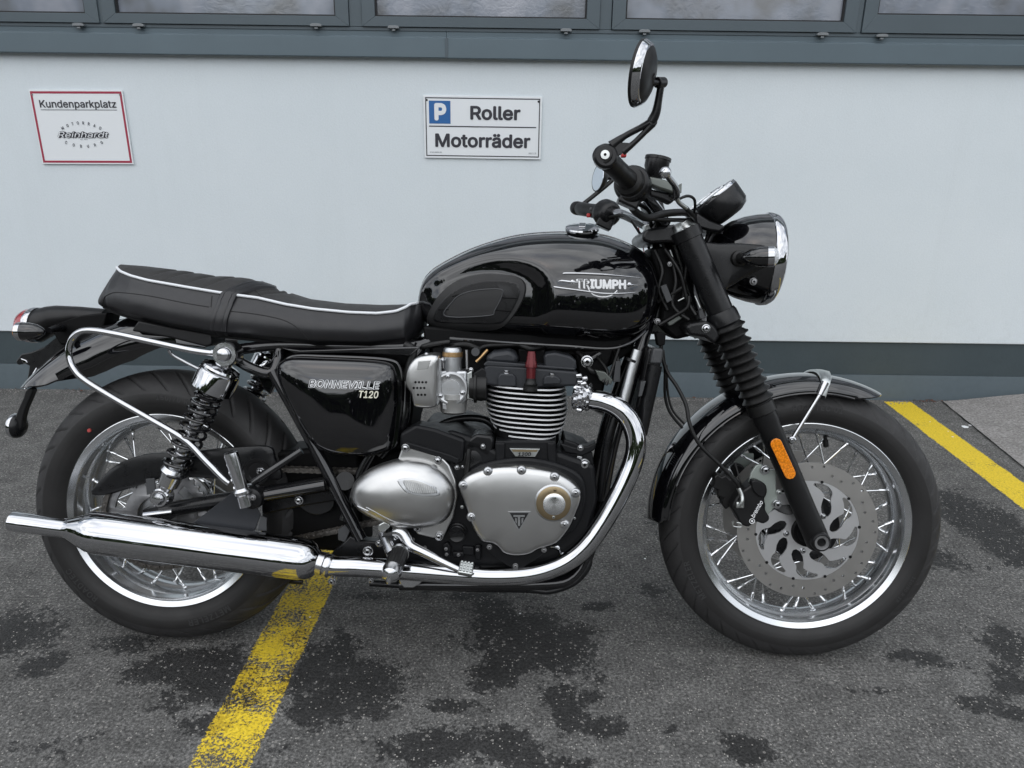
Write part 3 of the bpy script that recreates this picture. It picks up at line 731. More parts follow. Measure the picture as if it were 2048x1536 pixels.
# ================================================================== the motorcycle
BIKE = thing('motorcycle', 'black and chrome classic roadster motorcycle parked on the asphalt in front of the grey wall', 'motorcycle')
BIKE.matrix_world = BM
AXF, AXR, RFW, RRW = 1.45, 0.0, .3186, .3209
def part(mb, name, mt, parent=BIKE, **kw): return mb.build(name, mt, parent, **kw)
def pplate(o, y0, y1, name, mt, parent=BIKE, bevel=.002, k=0, ref=None, **kw):
    """solid plate: photo outline seen at side distance y0 (its outer face), reaching inward to y1"""
    if k: o = sm2(o, k)
    f = [U(a, b_, ref if ref is not None else y0) for a, b_ in o]
    mb = MB(); mb.plate([(p.x, y0, p.z) for p in f], [(p.x, y1, p.z) for p in f])
    return part(mb, name, mt, parent, bevel=bevel, **kw)
def add_plate(mb, o, y0, y1, k=0, mi=0):
    if k: o = sm2(o, k)
    f = [U(a, b_, y0) for a, b_ in o]; mb.plate([(p.x, y0, p.z) for p in f], [(p.x, y1, p.z) for p in f], mi)
def dome(o, prof, name, mt, parent=BIKE, k=4, ctr=None, sharp=50, **kw):
    """cover: prof = [(scale, y)...] from the rim to the middle"""
    if k: o = sm2(o, k)
    f = [U(a, b_, prof[0][1]) for a, b_ in o]
    c = U(*ctr, prof[0][1]) if ctr else sum((Vector(p) for p in f), Vector()) / len(f)
    rings = [[(c.x + (p.x - c.x) * s, y, c.z + (p.z - c.z) * s) for p in f] for s, y in prof]
    mb = MB(); mb.ring_loft(rings); return part(mb, name, mt, parent, sharp=sharp, **kw)
def bvh_of(o):
    me = o.data; return BVHTree.FromPolygons([v.co.copy() for v in me.vertices], [tuple(p.vertices) for p in me.polygons])
def hit(bvh, px, py, off=0.0):
    d = lray_n(px, py); loc, nrm, i, ds = bvh.ray_cast(LO, d)
    if loc is None: return None
    if nrm.dot(d) > 0: nrm = -nrm
    return loc + nrm * off
def decal(me, bvh, name, mt, parent, off=.0006, thick=.0008, **kw):
    """mesh laid out in photo pixels, projected onto a surface"""
    last = None
    for v in me.vertices:
        h_ = hit(bvh, v.co.x, v.co.y, off + (v.co.z if abs(v.co.z) < .01 else thick if v.co.z > 0 else 0))
        if h_ is None: h_ = last or Vector((0, 0, .5))
        v.co = h_; last = h_
    me.materials.clear(); me.materials.append(MATS[mt]); return finish(name, me, parent, fix=False, **kw)
def px_text(s, x0, x1, yb, h_, off=0.0, shear=0.0, depth=.2, slope=0.0, spacing=1.0):
    me = text_mesh(s, 1.0, off, shear, depth, 'LEFT', spacing); a, b_, c_, d_ = bounds(me)
    cap = text_mesh('H', 1.0, off); _, _, ca, cb = bounds(cap); bpy.data.meshes.remove(cap)
    for v in me.vertices:
        x = x0 + (v.co.x - a) / (b_ - a) * (x1 - x0); v.co = Vector((x, yb - (v.co.y - ca) / (cb - ca) * h_ + (x - x0) * slope, v.co.z))
    return me
def on_line(pts, bvh, r, name, mt, parent, off=0.0, k=6, seg=8, closed=False, **kw):
    P, _ = crom([Vector((a, b_, 0)) for a, b_ in pts], None, k, closed)
    q = [hit(bvh, p.x, p.y, off) for p in P]; q = [x for x in q if x is not None]
    if closed: q.append(q[0])
    mb = MB(); mb.tube(q, r, seg); return part(mb, name, mt, parent, **kw)
def ptube(pts, r, name, mt, parent=BIKE, k=6, seg=14, **kw):
    mb = MB(); mb.tube([U(a, b_, y) for a, b_, y in pts], r, seg, smooth=k); return part(mb, name, mt, parent, **kw)
# bolts: dome-headed socket screws, one mesh shared by all of them
def _bolt():
    mb = MB(); mb.lathe((0, 0, 0), (0, -1, 0), [(-.3, 1.22), (.02, 1.22), (.04, 1.0), (.50, .98), (.78, .80), (.86, .36), (.5, .33)], 16, mis=[0, 0, 0, 0, 0, 0]); 
    mb.lathe((0, 0, 0), (0, -1, 0), [(.50, .01), (.56, .34)], 16, mi=1); return mb
_bm_cache = {}
def bolt(px, py, y, rp=5.5, parent=BIKE, mt='dull_chrome', tilt=None, name='bolt'):
    key = mt
    p = U(px, py, y); s = rr(rp, p) / 1.0
    if key not in _bm_cache:
        o = part(_bolt(), name, [mt, 'deep_black'], parent); _bm_cache[key] = o.data
    else:
        o = bpy.data.objects.new(name, _bm_cache[key]); COL.objects.link(o); o.parent = parent
    o.location = p; o.scale = (s, s, s)
    if tilt: o.rotation_euler = tilt
    return o

# ------------------------------------------------------------------ wheels
def tyre(cx, cz, R, hw, rim_r, name, parent, groove, rhw=.042):
    rings = []; N = 960
    prof = []                                         # (y, r) from near bead over the tread to the far bead
    sec_h = R - rim_r
    for i in range(91):
        a = -1 + 2 * i / 90.0                         # -1 near bead ... 1 far bead
        b_ = a * R_(118)
        tl = max(0.0, (abs(b_) - 1.57) / (R_(118) - 1.57))
        y = hw * math.sin(max(-1.57, min(1.57, b_))) if abs(b_) < 1.57 else math.copysign(hw - (hw - rhw + .002) * tl ** 2.2, b_)
        if abs(b_) < 1.57: r = R - (1 - math.cos(b_)) * sec_h * .62
        else: r = R - sec_h * .62 - tl * sec_h * .38
        prof.append((y, r, abs(b_) / 1.57))
    mb = MB(); rows = []
    for k in range(N):
        t = 2 * math.pi * k / N; row = []
        for y, r, q in prof:
            g = 0
            if .12 < q < .80:
                ph = (k / N * groove + (q * 1.9 if y < 0 else q * 1.9 + .5)) % 1.0
                dgr = abs(ph - .5); 
                if dgr < .095: g = .0062 * math.cos(dgr / .095 * 1.5708) ** 1.2 * min(1, (q - .12) / .06) * min(1, (.80 - q) / .06)
            if .86 < q < .90: g = -.0012
            if 1.10 < q < 1.13: g = -.0010
            rad = r - g; row.append((cx + rad * math.cos(t), y, cz + rad * math.sin(t)))
        rows.append(row)
    n = len(prof); vs = [p for r_ in rows for p in r_]; fs = []; mi = []
    for k in range(N):
        for j in range(n - 1):
            fs.append((k * n + j, k * n + j + 1, ((k + 1) % N) * n + j + 1, ((k + 1) % N) * n + j)); mi.append(1 if prof[j][2] < .88 else 0)
    mb.v = vs; mb.f = fs; mb.mi = mi
    return part(mb, name, ['tyre_rubber', 'tread_rubber'], parent, fix=False, sharp=30), prof
def rim(cx, cz, rf, hw, parent):
    mb = MB(); prof = [(-hw, rf - .003), (-hw - .0015, rf), (-hw + .003, rf + .001), (-hw + .004, rf - .012)]
    # outer lip, inner well
    pr = [(-hw + .001, rf - .001), (-hw - .0015, rf - .0015), (-hw - .002, rf - .003), (-hw + .0030, rf - .0145), (-hw + .006, rf - .0160), (-hw + .010, rf - .0195),
          (-hw * .55, rf - .021), (-hw * .38, rf - .028), (-hw * .15, rf - .0325), (hw * .15, rf - .0325), (hw * .38, rf - .028), (hw * .55, rf - .021), (hw - .009, rf - .0185), (hw - .004, rf - .0135),
          (hw, rf - .0105), (hw + .0015, rf - .005), (hw + .001, rf - .002), (hw - .001, rf - .001), (hw - .004, rf - .006), (hw * .5, rf - .016), (hw * .2, rf - .025), (-hw * .2, rf - .025), (-hw * .5, rf - .016), (-hw + .004, rf - .006)]
    seg = 128; rings = []
    for y, r in pr + [pr[0]]:
        rings.append([(cx + r * math.cos(2 * math.pi * k / seg), y, cz + r * math.sin(2 * math.pi * k / seg)) for k in range(seg)])
    mb.grid(rings, closed_u=True); return part(mb, 'rim', 'rim_metal', parent, sharp=28)
def spokes(cx, cz, r_hub, r_rim, yh, n, parent, rim_hw, phase=0):
    """n crossed spokes; each with its nipple; alternately from the near and the far hub flange"""
    base = {}
    for i in range(n):
        side = -1 if i % 2 == 0 else 1; j = i // 2; sgn = 1 if j % 2 == 0 else -1
        a_rim = 2 * math.pi * (i + phase) / n; a_hub = a_rim - sgn * R_(80)
        A = Vector((cx + r_hub * math.cos(a_hub), side * yh, cz + r_hub * math.sin(a_hub)))
        B = Vector((cx + r_rim * math.cos(a_rim), side * rim_hw * .22, cz + r_rim * math.sin(a_rim)))
        mb = MB(); d = (B - A).normalized()
        mb.tube([A, B - d * .004], .0021, 8); mb.lathe(B - d * .024, d, [(0, .0028), (.001, .0036), (.018, .0036), (.019, .0055), (.024, .0062), (.027, .004)], 8)
        part(mb, 'spoke', 'spoke_metal', parent, fix=False, sharp=40)
def arc_letters(s, cx, cz, R, y, a_mid, size, parent, squash=1.0, bold=.03):
    """raised letters on a sidewall, tops outward, reading clockwise as seen from the near side"""
    me = text_mesh(s, size, bold, 0, .0006, 'CENTER', 1.15)
    for v in me.vertices:
        a = a_mid - v.co.x / R; r = R + v.co.y * squash - size * .35
        v.co = Vector((cx + r * math.cos(a), y - .0004 - v.co.z, cz + r * math.sin(a)))
    me.materials.append(MATS['tyre_letter']); return finish('sidewall_lettering', me, parent, fix=False)
# front
mb = MB(); mb.lathe((AXF, -.075, RFW), (0, 1, 0), [(0, .012), (0, .026), (.012, .028), (.034, .080), (.038, .080), (.042, .024), (.108, .024), (.112, .080), (.116, .080), (.138, .028), (.150, .026), (.150, .012)], 40)
FWL = part(mb, 'front_wheel', 'satin_black')
mb = MB(); mb.lathe((AXF, -.0745, RFW), (0, 1, 0), [(0, .020), (0, .034), (.012, .036)], 32); part(mb, 'hub_cap', 'deep_black', FWL)
tyre(AXF, RFW, RFW, .052, .2385, 'tyre', FWL, 42, .042)
rim(AXF, RFW, .241, .042, FWL)
spokes(AXF, RFW, .078, .214, .038, 36, FWL, .042, .3)
for i in range(24):
    pass
arc_letters('METZELER', AXF, RFW, .278, -.0512, R_(208), .024, FWL)
arc_letters('ROADTEC 01', AXF, RFW, .278, -.0512, R_(88), .022, FWL)
arc_letters('110/80 R 18', AXF, RFW, .272, -.0512, R_(330), .014, FWL)
mb = MB(); v0 = U(1652, 893, 0); v1 = U(1650, 872, 0); mb.lathe(v1, v0 - v1, [(0, .004), (.008, .004), (.009, .0062), (.024, .0062), (.026, .004)], 12); part(mb, 'valve', 'hose_rubber', FWL)
def brake_disc(cx, cz, y, R, r_in, parent, nslot, seed=0, ro=None, both=True):
    """floating disc: drilled outer band and an inner carrier cut with S-shaped slots"""
    th = .0045; circ = lambda r, n=96, a0=0, c=(0, 0): [(c[0] + r * math.cos(a0 + 2 * math.pi * k / n), c[1] + r * math.sin(a0 + 2 * math.pi * k / n)) for k in range(n)]
    rb = R * .735
    holes = []
    for k in range(36):
        a = 2 * math.pi * k / 36; r = R * (.955, .90, .845, .79)[k % 4] if k % 2 == 0 else R * (.93, .86)[(k // 2) % 2]
        holes.append(circ(.0034, 10, 0, (r * math.cos(a), r * math.sin(a))))
    me = curve_mesh([circ(R), circ(rb + .0004)] + holes, th, 0)
    def place(me, dy, nm, mt):
        for v in me.vertices: v.co = Vector((cx + v.co.x, y + dy + v.co.z, cz + v.co.y))
        me.materials.append(MATS[mt]); return finish(nm, me, parent, sharp=30)
    place(me, 0, 'brake_disc', 'disc_band')
    if y > 0:                                      # far side: a plain narrow spider
        place(curve_mesh([circ(R * .40), circ(r_in)], th), 0, 'disc_carrier', 'disc_metal'); nslot = 0
        for k in range(5):
            a = 2 * math.pi * k / 5; mb = MB(); mb.tube([(cx + R * .38 * math.cos(a), y, cz + R * .38 * math.sin(a)), (cx + rb * 1.02 * math.cos(a + .3), y, cz + rb * 1.02 * math.sin(a + .3))], .006, 8); part(mb, 'disc_arm', 'disc_metal', parent)
        return
    slots = []
    for k in range(nslot):
        a = 2 * math.pi * k / nslot + .35
        # S-shaped slot: centre line through polar points, widths varying
        cl = [(.285, -.10, .020), (.36, -.02, .052), (.44, .10, .050), (.53, .13, .028), (.61, .12, .030), (.68, .20, .040), (.735 * .955, .36, .018)]
        cl = [(.33, -.34, .022), (.37, -.22, .066), (.43, -.08, .076), (.50, .02, .058), (.555, .05, .050), (.605, .08, .060), (.645, .18, .060), (.672, .32, .042), (.685, .46, .014)]
        L_, R2 = [], []
        pts = [Vector((r * R * math.cos(a + da), r * R * math.sin(a + da), 0)) for r, da, w in cl]; P_, W_2 = crom(pts, [w * R for _, _, w in cl], 4)
        for i, p in enumerate(P_):
            t = (P_[min(i + 1, len(P_) - 1)] - P_[max(i - 1, 0)]).normalized(); nn = Vector((-t.y, t.x, 0)); L_.append(p + nn * W_2[i]); R2.append(p - nn * W_2[i])
        slots.append([(p.x, p.y) for p in L_ + R2[::-1]])
    me = curve_mesh([circ(rb), circ(r_in)] + slots, th - .001, 0)
    place(me, -.0004, 'disc_carrier', 'disc_metal')
    for k in range(10):
        a = 2 * math.pi * k / 10 + .1; mb = MB(); mb.lathe((cx + rb * math.cos(a), y - .003, cz + rb * math.sin(a)), (0, -1, 0), [(0, .0035), (.001, .0032)], 10); part(mb, 'disc_button', 'matte_black', parent)
    for k in range(5):
        a = 2 * math.pi * k / 5 + R_(46); p = (cx + .047 * math.cos(a), y - .003, cz + .047 * math.sin(a))
        o = bpy.data.objects.new('bolt', _bm_cache['dull_chrome']) if 'dull_chrome' in _bm_cache else None
        if o is None:
            o = part(_bolt(), 'bolt', ['dull_chrome', 'deep_black'], parent); _bm_cache['dull_chrome'] = o.data
        else: COL.objects.link(o); o.parent = parent
        o.location = p; o.scale = (.0055, .0055, .0055)
brake_disc(AXF, RFW, -.0614, .155, .036, FWL, 9)
brake_disc(AXF, RFW, .0614, .155, .036, FWL, 9)
# rear
mb = MB(); mb.lathe((AXR, -.085, RRW), (0, 1, 0), [(0, .012), (0, .050), (.018, .060), (.026, .052), (.034, .034), (.120, .034), (.130, .055), (.140, .055), (.150, .03), (.165, .03), (.165, .012)], 40)
RWL = part(mb, 'rear_wheel', 'satin_metal')
tyre(AXR, RRW, RRW, .076, .2262, 'tyre', RWL, 34, .062)
rim(AXR, RRW, .2284, .062, RWL)
spokes(AXR, RRW, .070, .201, .040, 32, RWL, .062, .45)
arc_letters('METZELER', AXR, RRW, .266, -.0752, R_(293), .026, RWL)
arc_letters('ROADTEC', AXR, RRW, .266, -.0752, R_(222), .026, RWL)
arc_letters('150/70 R 17', AXR, RRW, .268, -.0752, R_(80), .020, RWL)
p = U(178, 861, -.076); mb = MB(); mb.lathe(p, (0, -1, 0), [(-.003, .0042), (.0006, .004)], 14); part(mb, 'paint_dot', 'red_dot', RWL)
# sprocket with teeth and cut-outs
N = 43; R0 = .116; o_ = []
for k in range(N * 4):
    a = 2 * math.pi * k / (N * 4); o_.append(((R0 + (.0045 if k % 4 in (1, 2) else -.002)) * math.cos(a), (R0 + (.0045 if k % 4 in (1, 2) else -.002)) * math.sin(a)))
cut = []
for k in range(6):
    a0 = 2 * math.pi * k / 6 + .25
    cut.append([(r * math.cos(a0 + d), r * math.sin(a0 + d)) for r, ds in ((.096, (0, .1, .2, .3, .4, .5, .6)), (.074, (.6, .5, .4, .3, .2, .1, 0))) for d in ds])
me = curve_mesh([o_, [(.045 * math.cos(2 * math.pi * k / 32), .045 * math.sin(2 * math.pi * k / 32)) for k in range(32)]] + cut, .006, .0004)
for v in me.vertices: v.co = Vector((AXR + v.co.x, -.094 + v.co.z, RRW + v.co.y))
me.materials.append(MATS['bare_steel']); finish('sprocket', me, RWL)
for k in range(6):
    a = 2 * math.pi * k / 6 + .1; mb = MB(); mb.lathe((AXR + .085 * math.cos(a), -.097, RRW + .085 * math.sin(a)), (0, -1, 0), [(0, .009), (.006, .009), (.006, .005), (.010, .005)], 6); part(mb, 'sprocket_nut', 'bare_steel', RWL)
mb = MB(); mb.lathe((AXR, .085, RRW), (0, 1, 0), [(0, .125), (.005, .125), (.005, .05), (0, .05)], 64, caps=False); part(mb, 'brake_disc', 'disc_band', RWL)

# chain: closed run round both sprockets
CH = part((lambda q: (q.lathe((.62, -.094, .395), (0, 1, 0), [(-.004, .004), (-.004, .036), (.004, .036), (.004, .004)], 32), q)[1])(MB()), 'chain', 'bare_steel')
c1, r1 = Vector((AXR, 0, RRW)), R0 + .001
c2, r2 = Vector((.62, 0, .395)), .040
dx = c2 - c1; D_ = dx.length; th = math.atan2(dx.z, dx.x); be = math.acos((r1 - r2) / D_)
path = []
def arc(c, r, a0, a1, n=40): return [Vector((c.x + r * math.cos(a0 + (a1 - a0) * i / n), -.094, c.z + r * math.sin(a0 + (a1 - a0) * i / n))) for i in range(n + 1)]
path = arc(c1, r1, th + be, th - be + 2 * math.pi, 80) + arc(c2, r2, th - be, th + be, 30); path.append(path[0])
# re-sample in links
ds = [0]
for a_, b_ in zip(path, path[1:]): ds.append(ds[-1] + (b_ - a_).length)
nl = int(ds[-1] / .01588 / 2) * 2; step = ds[-1] / nl
def at_s(s):
    s %= ds[-1]
    for i in range(len(ds) - 1):
        if ds[i + 1] >= s: return path[i].lerp(path[i + 1], (s - ds[i]) / max(1e-9, ds[i + 1] - ds[i]))
    return path[-1]
lm = None
for i in range(nl):
    A, B = at_s(i * step), at_s((i + 1) * step); d = B - A; ang = math.atan2(d.z, d.x); outer = i % 2 == 0
    if lm is None:
        def link(w):
            mb = MB(); q = []
            for k in range(24):
                a = 2 * math.pi * k / 24; cx_ = .5 if math.cos(a) > 0 else -.5
                q.append((cx_ * step + .0068 * math.cos(a) if abs(math.cos(a)) > .3 else .0046 / .3 * math.cos(a) * .6 + .0, .0068 * math.sin(a) * (1 if abs(math.cos(a)) > .3 else .72)))
            for s_ in (-1, 1): mb.plate([(x, s_ * w, z) for x, z in q], [(x, s_ * (w - .0018), z) for x, z in q])
            for s_ in (-.5, .5): mb.lathe((s_ * step, -w - .0012, 0), (0, 1, 0), [(0, .0024), (.0006, .003), (2 * w, .003)], 10)
            return mb
        lm = {True: part(link(.0105), 'chain_link', 'chain_metal', CH, fix=False).data, False: None}
        first = [o for o in COL.objects if o.data == lm[True]][0]; o = first
    elif not outer and lm[False] is None:
        o = part(link(.0085), 'chain_link', 'chain_metal', CH, fix=False); lm[False] = o.data
    else: o = bpy.data.objects.new('chain_link', lm[outer]); COL.objects.link(o); o.parent = CH
    o.location = (A + B) / 2; o.rotation_euler = (0, -ang, 0)

# ------------------------------------------------------------------ frame, swingarm, stand
mb = MB()
def ft(mb, pts, r, k=5, seg=14, both=True, mi=0):
    q = [U(a, b_, y) for a, b_, y in pts]; mb.tube(q, r, seg, smooth=k, mi=mi)
    if both: mb.tube([Vector((p.x, -p.y, p.z)) for p in q], r, seg, smooth=k, mi=mi)
ft(mb, [(545, 742, -.125), (632, 900, -.13), (722, 1078, -.135)], .0125)
ft(mb, [(745, 905, -.11), (716, 960, -.11), (688, 1040, -.12)], .012)
ft(mb, [(457, 708, -.12), (500, 735, -.12), (545, 745, -.12), (560, 700, -.10)], .0115)
ft(mb, [(470, 700, -.10), (560, 690, -.10), (700, 692, -.09), (842, 690, -.07), (870, 660, -.05)], .012)
ft(mb, [(842, 690, -.085), (812, 760, -.10), (803, 850, -.11), (760, 910, -.11)], .014)
ft(mb, [(1320, 560, -.02), (1285, 680, -.045), (1250, 800, -.075), (1222, 900, -.085), (1190, 1060, -.09), (1150, 1150, -.095), (1060, 1168, -.10), (800, 1168, -.10)], .0145)
ft(mb, [(1310, 640, -.02), (1200, 706, -.06), (1172, 725, -.075)], .010)
mb.tube([U(1345, 470, 0), U(1392, 650, 0)], .030, 24)
mb.tube([U(1340, 560, 0), U(1100, 600, 0), U(860, 640, 0)], .022, 16)
FR = part(mb, 'frame', 'frame_paint')
pplate([(1316, 590), (1345, 580), (1392, 655), (1360, 672), (1300, 668)], -.03, .03, 'headstock_gusset', 'frame_paint', FR)
ptube([(505, 965, -.165), (554, 933, -.1525), (603, 901, -.14)], .0085, 'footrest_hanger_tube', 'frame_paint', FR, 4)
ptube([(500, 996, -.165), (575, 983, -.155), (650, 970, -.145)], .0115, 'footrest_hanger_tube', 'frame_paint', FR, 4)
mb = MB(); ft(mb, [(325, 1022, -.115), (400, 1008, -.115), (520, 990, -.115), (700, 960, -.10)], .017)
mb.tube([U(690, 962, -.13), U(690, 962, .1)], .02, 16)
add_plate(mb, [(285, 1020), (330, 1010), (372, 1022), (340, 1040), (290, 1040)], -.128, -.10)
SW = part(mb, 'swingarm', 'satin_black')
pplate([(381, 1050), (468, 982), (506, 1000), (521, 1030), (509, 1062), (420, 1060)], -.150, -.146, 'silencer_bracket', 'head_grey', SW, .001)
pplate([(521, 1032), (533, 1036), (533, 1062), (515, 1062)], -.149, -.145, 'silencer_bracket', 'plastic_grey', SW, .001)
pplate([(520, 985), (600, 975), (672, 968), (680, 1000), (600, 1014), (524, 1030)], -.10, -.06, 'swingarm_web', 'satin_black', SW, .004)
mb = MB(); mb.tube([U(288, 1030, -.13), U(345, 1023, -.13)], .006, 10); part(mb, 'chain_adjuster', 'dull_chrome', SW)
bolt(598, 1001, -.115, 7, SW)
pplate([(596, 968), (660, 960), (668, 1012), (640, 1030), (612, 1024), (590, 1000)], -.085, -.08, 'chain_guide', 'matte_black', SW, .002, 3)
pplate([(545, 905), (640, 895), (720, 905), (724, 1110), (640, 1102), (560, 1090), (528, 1040)], -.062, .062, 'inner_mudguard', 'deep_black', SW, .01)
# chain guard
CG = dome([(187, 988), (200, 962), (236, 928), (290, 908), (342, 904), (410, 899), (478, 893), (541, 892), (552, 915), (565, 955), (520, 958), (444, 956), (342, 950), (290, 954), (256, 962), (234, 984)],
     [(1, -.108), (1, -.114), (.985, -.117), (.9, -.1185), (.4, -.119)], 'chain_guard', 'satin_black', k=3, ctr=(400, 930))
mb = MB(); p = U(514, 943, -.119); mb.lathe(p, (0, -1, 0), [(0, rr(27, p)), (.002, rr(26, p)), (.001, rr(19, p)), (-.002, rr(16, p))], 28); part(mb, 'guard_boss', 'matte_black', CG)
bolt(521, 943, -.121, 7, CG)
# side stand on the far side
mb = MB(); q0 = U(800, 1150, .12)
st = BMI @ Vector((BM @ Vector((.60, .24, 0))).to_tuple())
wpt = BM @ Vector((.58, .16, .10)); foot = Vector((wpt.x - .02, wpt.y + .10, .006)); f_l = BMI @ foot
mb.tube([Vector((.60, .12, .17)), Vector((.59, .155, .10)), f_l], .010, 12); mb.lathe(f_l, Vector((0, -math.sin(LEAN), -1)), [(-.004, .02), (.004, .024)], 14)
part(mb, 'side_stand', 'satin_black')

# ------------------------------------------------------------------ shocks
def shock(sy, vis):
    A, B = U(457, 707, -.155), U(325, 993, -.150); A.y = abs(A.y) * sy; B.y = abs(B.y) * sy
    d = (B - A).normalized(); L_ = (B - A).length
    mb = MB(); mb.lathe(A, d, [(.07, .0145), (.24, .0145), (.24, .0170), (L_ - .045, .0170), (L_ - .04, .012)], 24)
    S = part(mb, 'shock_absorber', 'dull_chrome')
    mb = MB(); mb.lathe(A, d, [(.026, .010), (.029, .028), (.033, .038), (.037, .040), (.038, .0375), (.042, .0375), (.043, .041), (.048, .0425), (.085, .0430), (.0855, .036)], 40); part(mb, 'shock_shroud', 'chrome', S)
    mb = MB(); mb.lathe(A, (0, sy, 0), [(-.022, .010), (-.022, .024), (-.018, .0255), (.018, .0255), (.022, .024), (.022, .016), (.018, .0155), (.018, .012)], 32); mb.tube([A, A + d * .032], [.015, .018], 14); part(mb, 'shock_eye', 'dull_chrome', S)
    mb = MB(); mb.lathe(A, (0, sy, 0), [(.0, .014), (.024, .014), (.031, .012), (.033, .006)], 20); part(mb, 'shock_bolt', 'dull_chrome', S)
    mb = MB(); pts = []; s0, s1 = .084, L_ - .060; turns = 10.5
    n = int(turns * 20)
    a1 = Vector((0, 1, 0)); n1 = (a1 - d * a1.dot(d)).normalized(); n2 = d.cross(n1)
    for i in range(n + 1):
        t = i / n; s = s0 + (s1 - s0) * (t ** 1.35 * .75 + t * .25); a = 2 * math.pi * turns * t
        pts.append(A + d * s + (.0262 + .003 * min(1, t * 3) - .001) * (math.cos(a) * n1 + math.sin(a) * n2))
    mb.tube(pts, .0037, 8); part(mb, 'spring', 'frame_paint', S)
    mb = MB(); mb.lathe(A, d, [(L_ - .075, .014), (L_ - .072, .024), (L_ - .062, .028), (L_ - .058, .0235), (L_ - .030, .021), (L_ - .026, .016), (L_ - .01, .013)], 28); part(mb, 'preload_collar', 'dull_chrome', S)
    mb = MB(); mb.lathe(B, (0, sy, 0), [(-.015, .008), (-.015, .019), (-.012, .0205), (.014, .0205), (.017, .018), (.017, .014), (.013, .0135), (.013, .008)], 30); part(mb, 'shock_eye', 'chrome', S)
    mb = MB(); mb.lathe(B, (0, sy, 0), [(.01, .012), (.021, .0125), (.026, .009), (.027, .004)], 20); part(mb, 'shock_bolt', 'dull_chrome', S)
    if vis:
        pplate([(291, 958), (309, 957), (311, 985), (293, 990)], -.13, -.126, 'reflector_tab', 'plastic_grey', S, .001)
shock(-1, True); shock(1, False)

# ------------------------------------------------------------------ exhaust
A, B = U(26, 1043, -.185), U(640, 1123, -.178)
MU = None
d = (B - A).normalized(); Lm = (B - A).length
def mpos(px, py): q = U(px, py, -.182); return (q - A).dot(d)
s_j = mpos(135, 1057); s_b = mpos(178, 1068); s_e = mpos(612, 1121)
mb = MB(); rb = rr(43, U(350, 1083, -.19)); rt = rr(19, U(80, 1049, -.19))
mb.lathe(A, d, [(s_j - .004, rt * .98), (s_j + .004, rt * 1.06), (s_j + .012, rt * 1.25), (s_b - .010, rb * .80), (s_b + .004, rb * .93), (s_b + .022, rb * .99), (s_b + .05, rb), (s_e - .06, rb * .985), (s_e - .012, rb * .965), (s_e + .006, rb * .90), (s_e + .018, rb * .74), (s_e + .026, rb * .52), (s_e + .030, rb * .44)], 64)
MU = part(mb, 'muffler', 'chrome', sharp=60)
mb = MB(); mb.lathe(A, d, [(.012, rt * .86), (0, rt * .92), (-.002, rt), (.004, rt * 1.04), (s_j + .002, rt)], 48, caps=False)
mb.lathe(A, d, [(.0, rt * .90), (.05, rt * .86)], 48, mi=1); part(mb, 'tail_pipe', ['chrome', 'deep_black'], MU, sharp=60)
Cc = U(636, 1124, -.178)
HP = []
def pipe_pts():
    return [(632, 1124, -.178), (665, 1132, -.178), (722, 1134, -.178), (825, 1141, -.175), (927, 1149, -.172), (990, 1152, -.170), (1050, 1149, -.168), (1098, 1138, -.165), (1140, 1118, -.163), (1174, 1089, -.162), (1204, 1048, -.160), (1232, 1000, -.158), (1254, 955, -.156), (1267, 920, -.154), (1272, 890, -.152), (1268, 862, -.149), (1256, 836, -.146), (1235, 815, -.143), (1206, 802, -.136), (1172, 797, -.125)]
pts = [U(*q) for q in pipe_pts()]
mb = MB(); mb.tube(pts, .0212, 40, smooth=8); EX = part(mb, 'exhaust_pipe', 'chrome', sharp=70)
mb = MB(); p0 = U(633, 1124, -.178); p1 = U(662, 1132, -.178); mb.lathe(p0, p1 - p0, [(-.004, .021), (0, .0245), (.016, .0245), (.018, .0228), (.022, .0245), (.030, .0245), (.033, .0225)], 40); part(mb, 'pipe_clamp', 'dull_chrome', EX)
# header clamp: knobbly cast collar
d0 = (U(1190, 799, -.13) - U(1150, 792, -.12)).normalized(); p0 = U(1152, 790, -.125)
mb = MB(); n1 = Vector((0, 1, 0)); n1 = (n1 - d0 * n1.dot(d0)).normalized(); n2 = d0.cross(n1)
rings = []
for i in range(9):
    s = -.004 + i * .0045; rings.append([p0 + d0 * s + (n1 * math.cos(2 * math.pi * k / 72) + n2 * math.sin(2 * math.pi * k / 72)) * ((.0275 if i % 2 else .0235) + .0035 * (1 if math.sin(2 * math.pi * k / 72 * 9 + i * .9) > 0 else 0)) for k in range(72)])
mb.ring_loft(rings); part(mb, 'manifold_clamp', 'dull_chrome', EX, sharp=50)
# knobs on the clamp standing up in front of the head
mb = MB()
random.seed(3)
for i in range(13):
    px = 1160 + (i % 2) * 11 + random.uniform(-3, 3); py = 752 + i * 5.6
    q = U(px, py, -.140 - .008 * (i % 3 == 0)); mb.lathe(q + Vector((-.006, 0, 0)), Vector((1, -.3, random.uniform(-.2, .4))), [(0, .003), (.001, .0045), (.010, .005), (.012, .003)], 8)
part(mb, 'clamp_ridge', 'dull_chrome', EX, sharp=50)

